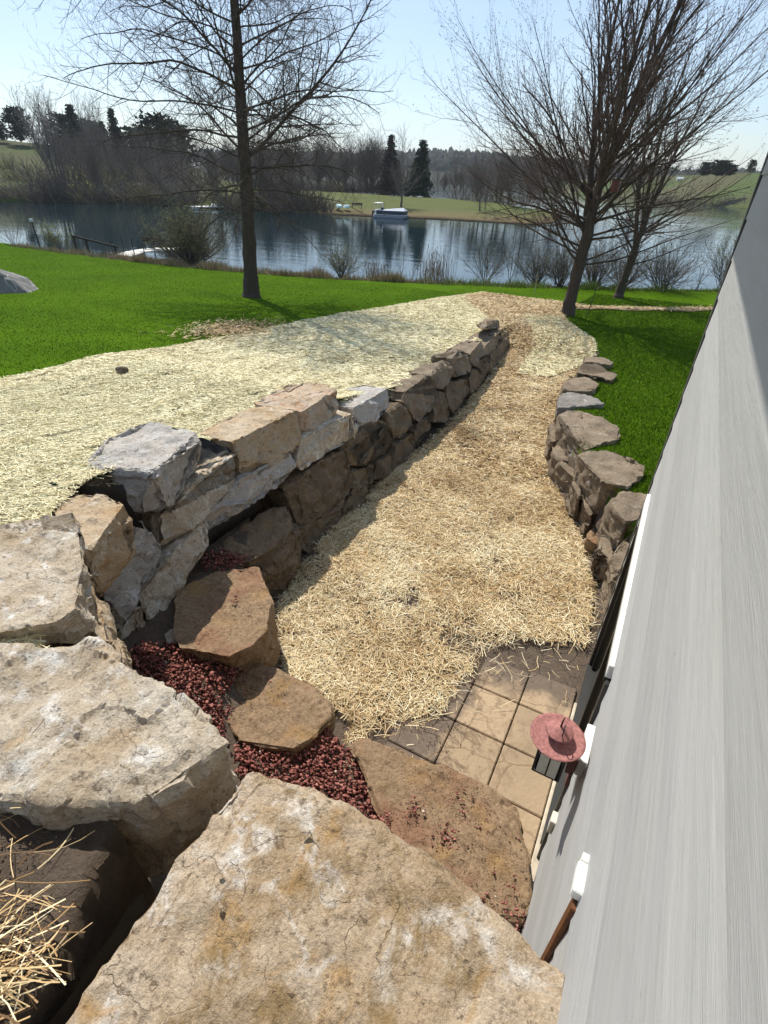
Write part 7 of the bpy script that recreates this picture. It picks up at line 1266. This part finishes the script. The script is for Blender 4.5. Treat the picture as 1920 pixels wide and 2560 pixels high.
# near dock, curving out from the bank
WEATHERED = plain('weathered_white_plank', (.58, .55, .50), .8, vary=.15)
dk = tag(empty('dock', (-44, 36, -2.45)), 'curved pale dock with thin posts below the left lawn, behind the large shrub', 'dock')
path_ = DOCKPATH
prev = None; dlen = 0
pts_d = []
for i in range(len(path_) - 1):
    a, b = Vector(path_[i]), Vector(path_[i + 1]); m = max(2, int((b - a).length / .45))
    for j in range(m): pts_d.append(a.lerp(b, j / m))
for a, b in zip(pts_d[:-1], pts_d[1:]):
    d = (b - a); nrm = Vector((-d.y, d.x, 0)).normalized() * .85; bm = bmesh.new(); e = d * .46
    q = [a - e * .0 - nrm, a + d * .94 - nrm, a + d * .94 + nrm, a + nrm]
    lo = [bm.verts.new(p - dk.location - Vector((0, 0, .08))) for p in q]; hi = [bm.verts.new(p - dk.location) for p in q]
    bm.faces.new(hi); bm.faces.new(lo[::-1])
    for i in range(4): bm.faces.new((lo[i], lo[(i + 1) % 4], hi[(i + 1) % 4], hi[i]))
    link('plank', bm_mesh('plank', bm, WEATHERED), dk)
for i in range(1, len(pts_d) - 1, 5):
    d = (pts_d[i + 1] - pts_d[i]); nrm = Vector((-d.y, d.x, 0)).normalized() * .92
    for s_ in (-1, 1):
        p = pts_d[i] + nrm * s_ - dk.location; tb = Tubes(); tb.add([(p.x, p.y, -2), (p.x, p.y, 1.35)], [.045, .045], 6); link('post', tb.mesh('post', BLACKMETAL), dk)
bq = pts_d[len(pts_d) * 2 // 3]
bn = tag(empty('bench', bq + Vector((0, 0, .02)), YAW + .3), 'dark bench standing on the curved near dock', 'bench')
link('seat', bm_mesh('seat', box_bm(bmesh.new(), (-.9, -.25, .42), (.9, .25, .5)), DARKWOOD), bn); link('backrest', bm_mesh('backrest', box_bm(bmesh.new(), (-.9, .2, .55), (.9, .27, 1.0)), DARKWOOD), bn)
for x in (-.75, .75): link('leg', bm_mesh('leg', box_bm(bmesh.new(), (x - .05, -.2, 0), (x + .05, .2, .42)), DARKWOOD), bn)
rl = tag(empty('railing', tz(-33.1, 22.0, -.1), YAW), 'dark wooden handrail stepping down the bank to the dock', 'railing')
for i, (x, z_) in enumerate(((0, 1.05), (.55, .8), (1.9, .5))):
    link('post', bm_mesh('post', box_bm(bmesh.new(), (x - .05, x * .5 - .05, -1), (x + .05, x * .5 + .05, z_)), DARKWOOD), rl)
tb = Tubes(); tb.add([(-.1, 0, 1.05), (2.1, 1.0, .35)], [.06, .06], 6); link('handrail', tb.mesh('handrail', DARKWOOD), rl)
lp = tag(empty('lamp_post', tz(-35.6, 21.3, -.1)), 'slim dark post with a small cap at the left lake edge', 'post')
tb = Tubes(); tb.add([(0, 0, 0), (-.08, 0, 1.55)], [.05, .045], 6); link('pole', tb.mesh('pole', BLACKMETAL), lp)
link('cap', bm_mesh('cap', box_bm(bmesh.new(), (-.17, -.09, 1.55), (.01, .09, 1.72), .02), COVER), lp)

# small white things far across the water
def shed(p, w, d, h, rz, lab):
    r_ = tag(empty('shed', p, rz), lab, 'shed')
    link('wall', bm_mesh('wall', box_bm(bmesh.new(), (-w / 2, -d / 2, -.5), (w / 2, d / 2, h)), WHITE), r_)
    bm = bmesh.new(); q = [bm.verts.new(c) for c in ((-w / 2 - .2, -d / 2 - .2, h), (w / 2 + .2, -d / 2 - .2, h), (w / 2 + .2, d / 2 + .2, h), (-w / 2 - .2, d / 2 + .2, h), (-w / 2 - .2, 0, h + .7), (w / 2 + .2, 0, h + .7))]
    for f in ((0, 1, 5, 4), (2, 3, 4, 5), (0, 4, 3), (1, 2, 5), (3, 2, 1, 0)): bm.faces.new([q[i] for i in f])
    link('roof', bm_mesh('roof', bm, COVER), r_)
shed(SHED, 2.6, 2, 1.7, YAW - .3, 'tiny white shed on the grassy bank across the lake, right of the maple')
bm = bmesh.new(); box_bm(bm, (-1.3, -.5, 0), (1.3, .5, .55), .2)
o = link('rowing_boat', bm_mesh('rowing_boat', bm, WHITE), None, SKIFF); tag(o, 'tiny white rowing boat at the far waterline, just left of the house edge', 'boat')

# ------------------------------------------------------------------ air: a thin even haze round the whole place
bm = bmesh.new(); box_bm(bm, (-3300, -500, -7), (3300, 3700, 42))
hz = NT('haze_air'); hz.t.nodes.remove(hz.b)
pv = hz.n('ShaderNodeVolumePrincipled'); pv.inputs['Density'].default_value = .00017; pv.inputs['Color'].default_value = (.78, .86, .96, 1)
hz.l(pv.outputs['Volume'], hz.t.nodes['Material Output'].inputs['Volume'])
tag(link('haze', bm_mesh('haze', bm, hz.m)), kind='stuff')
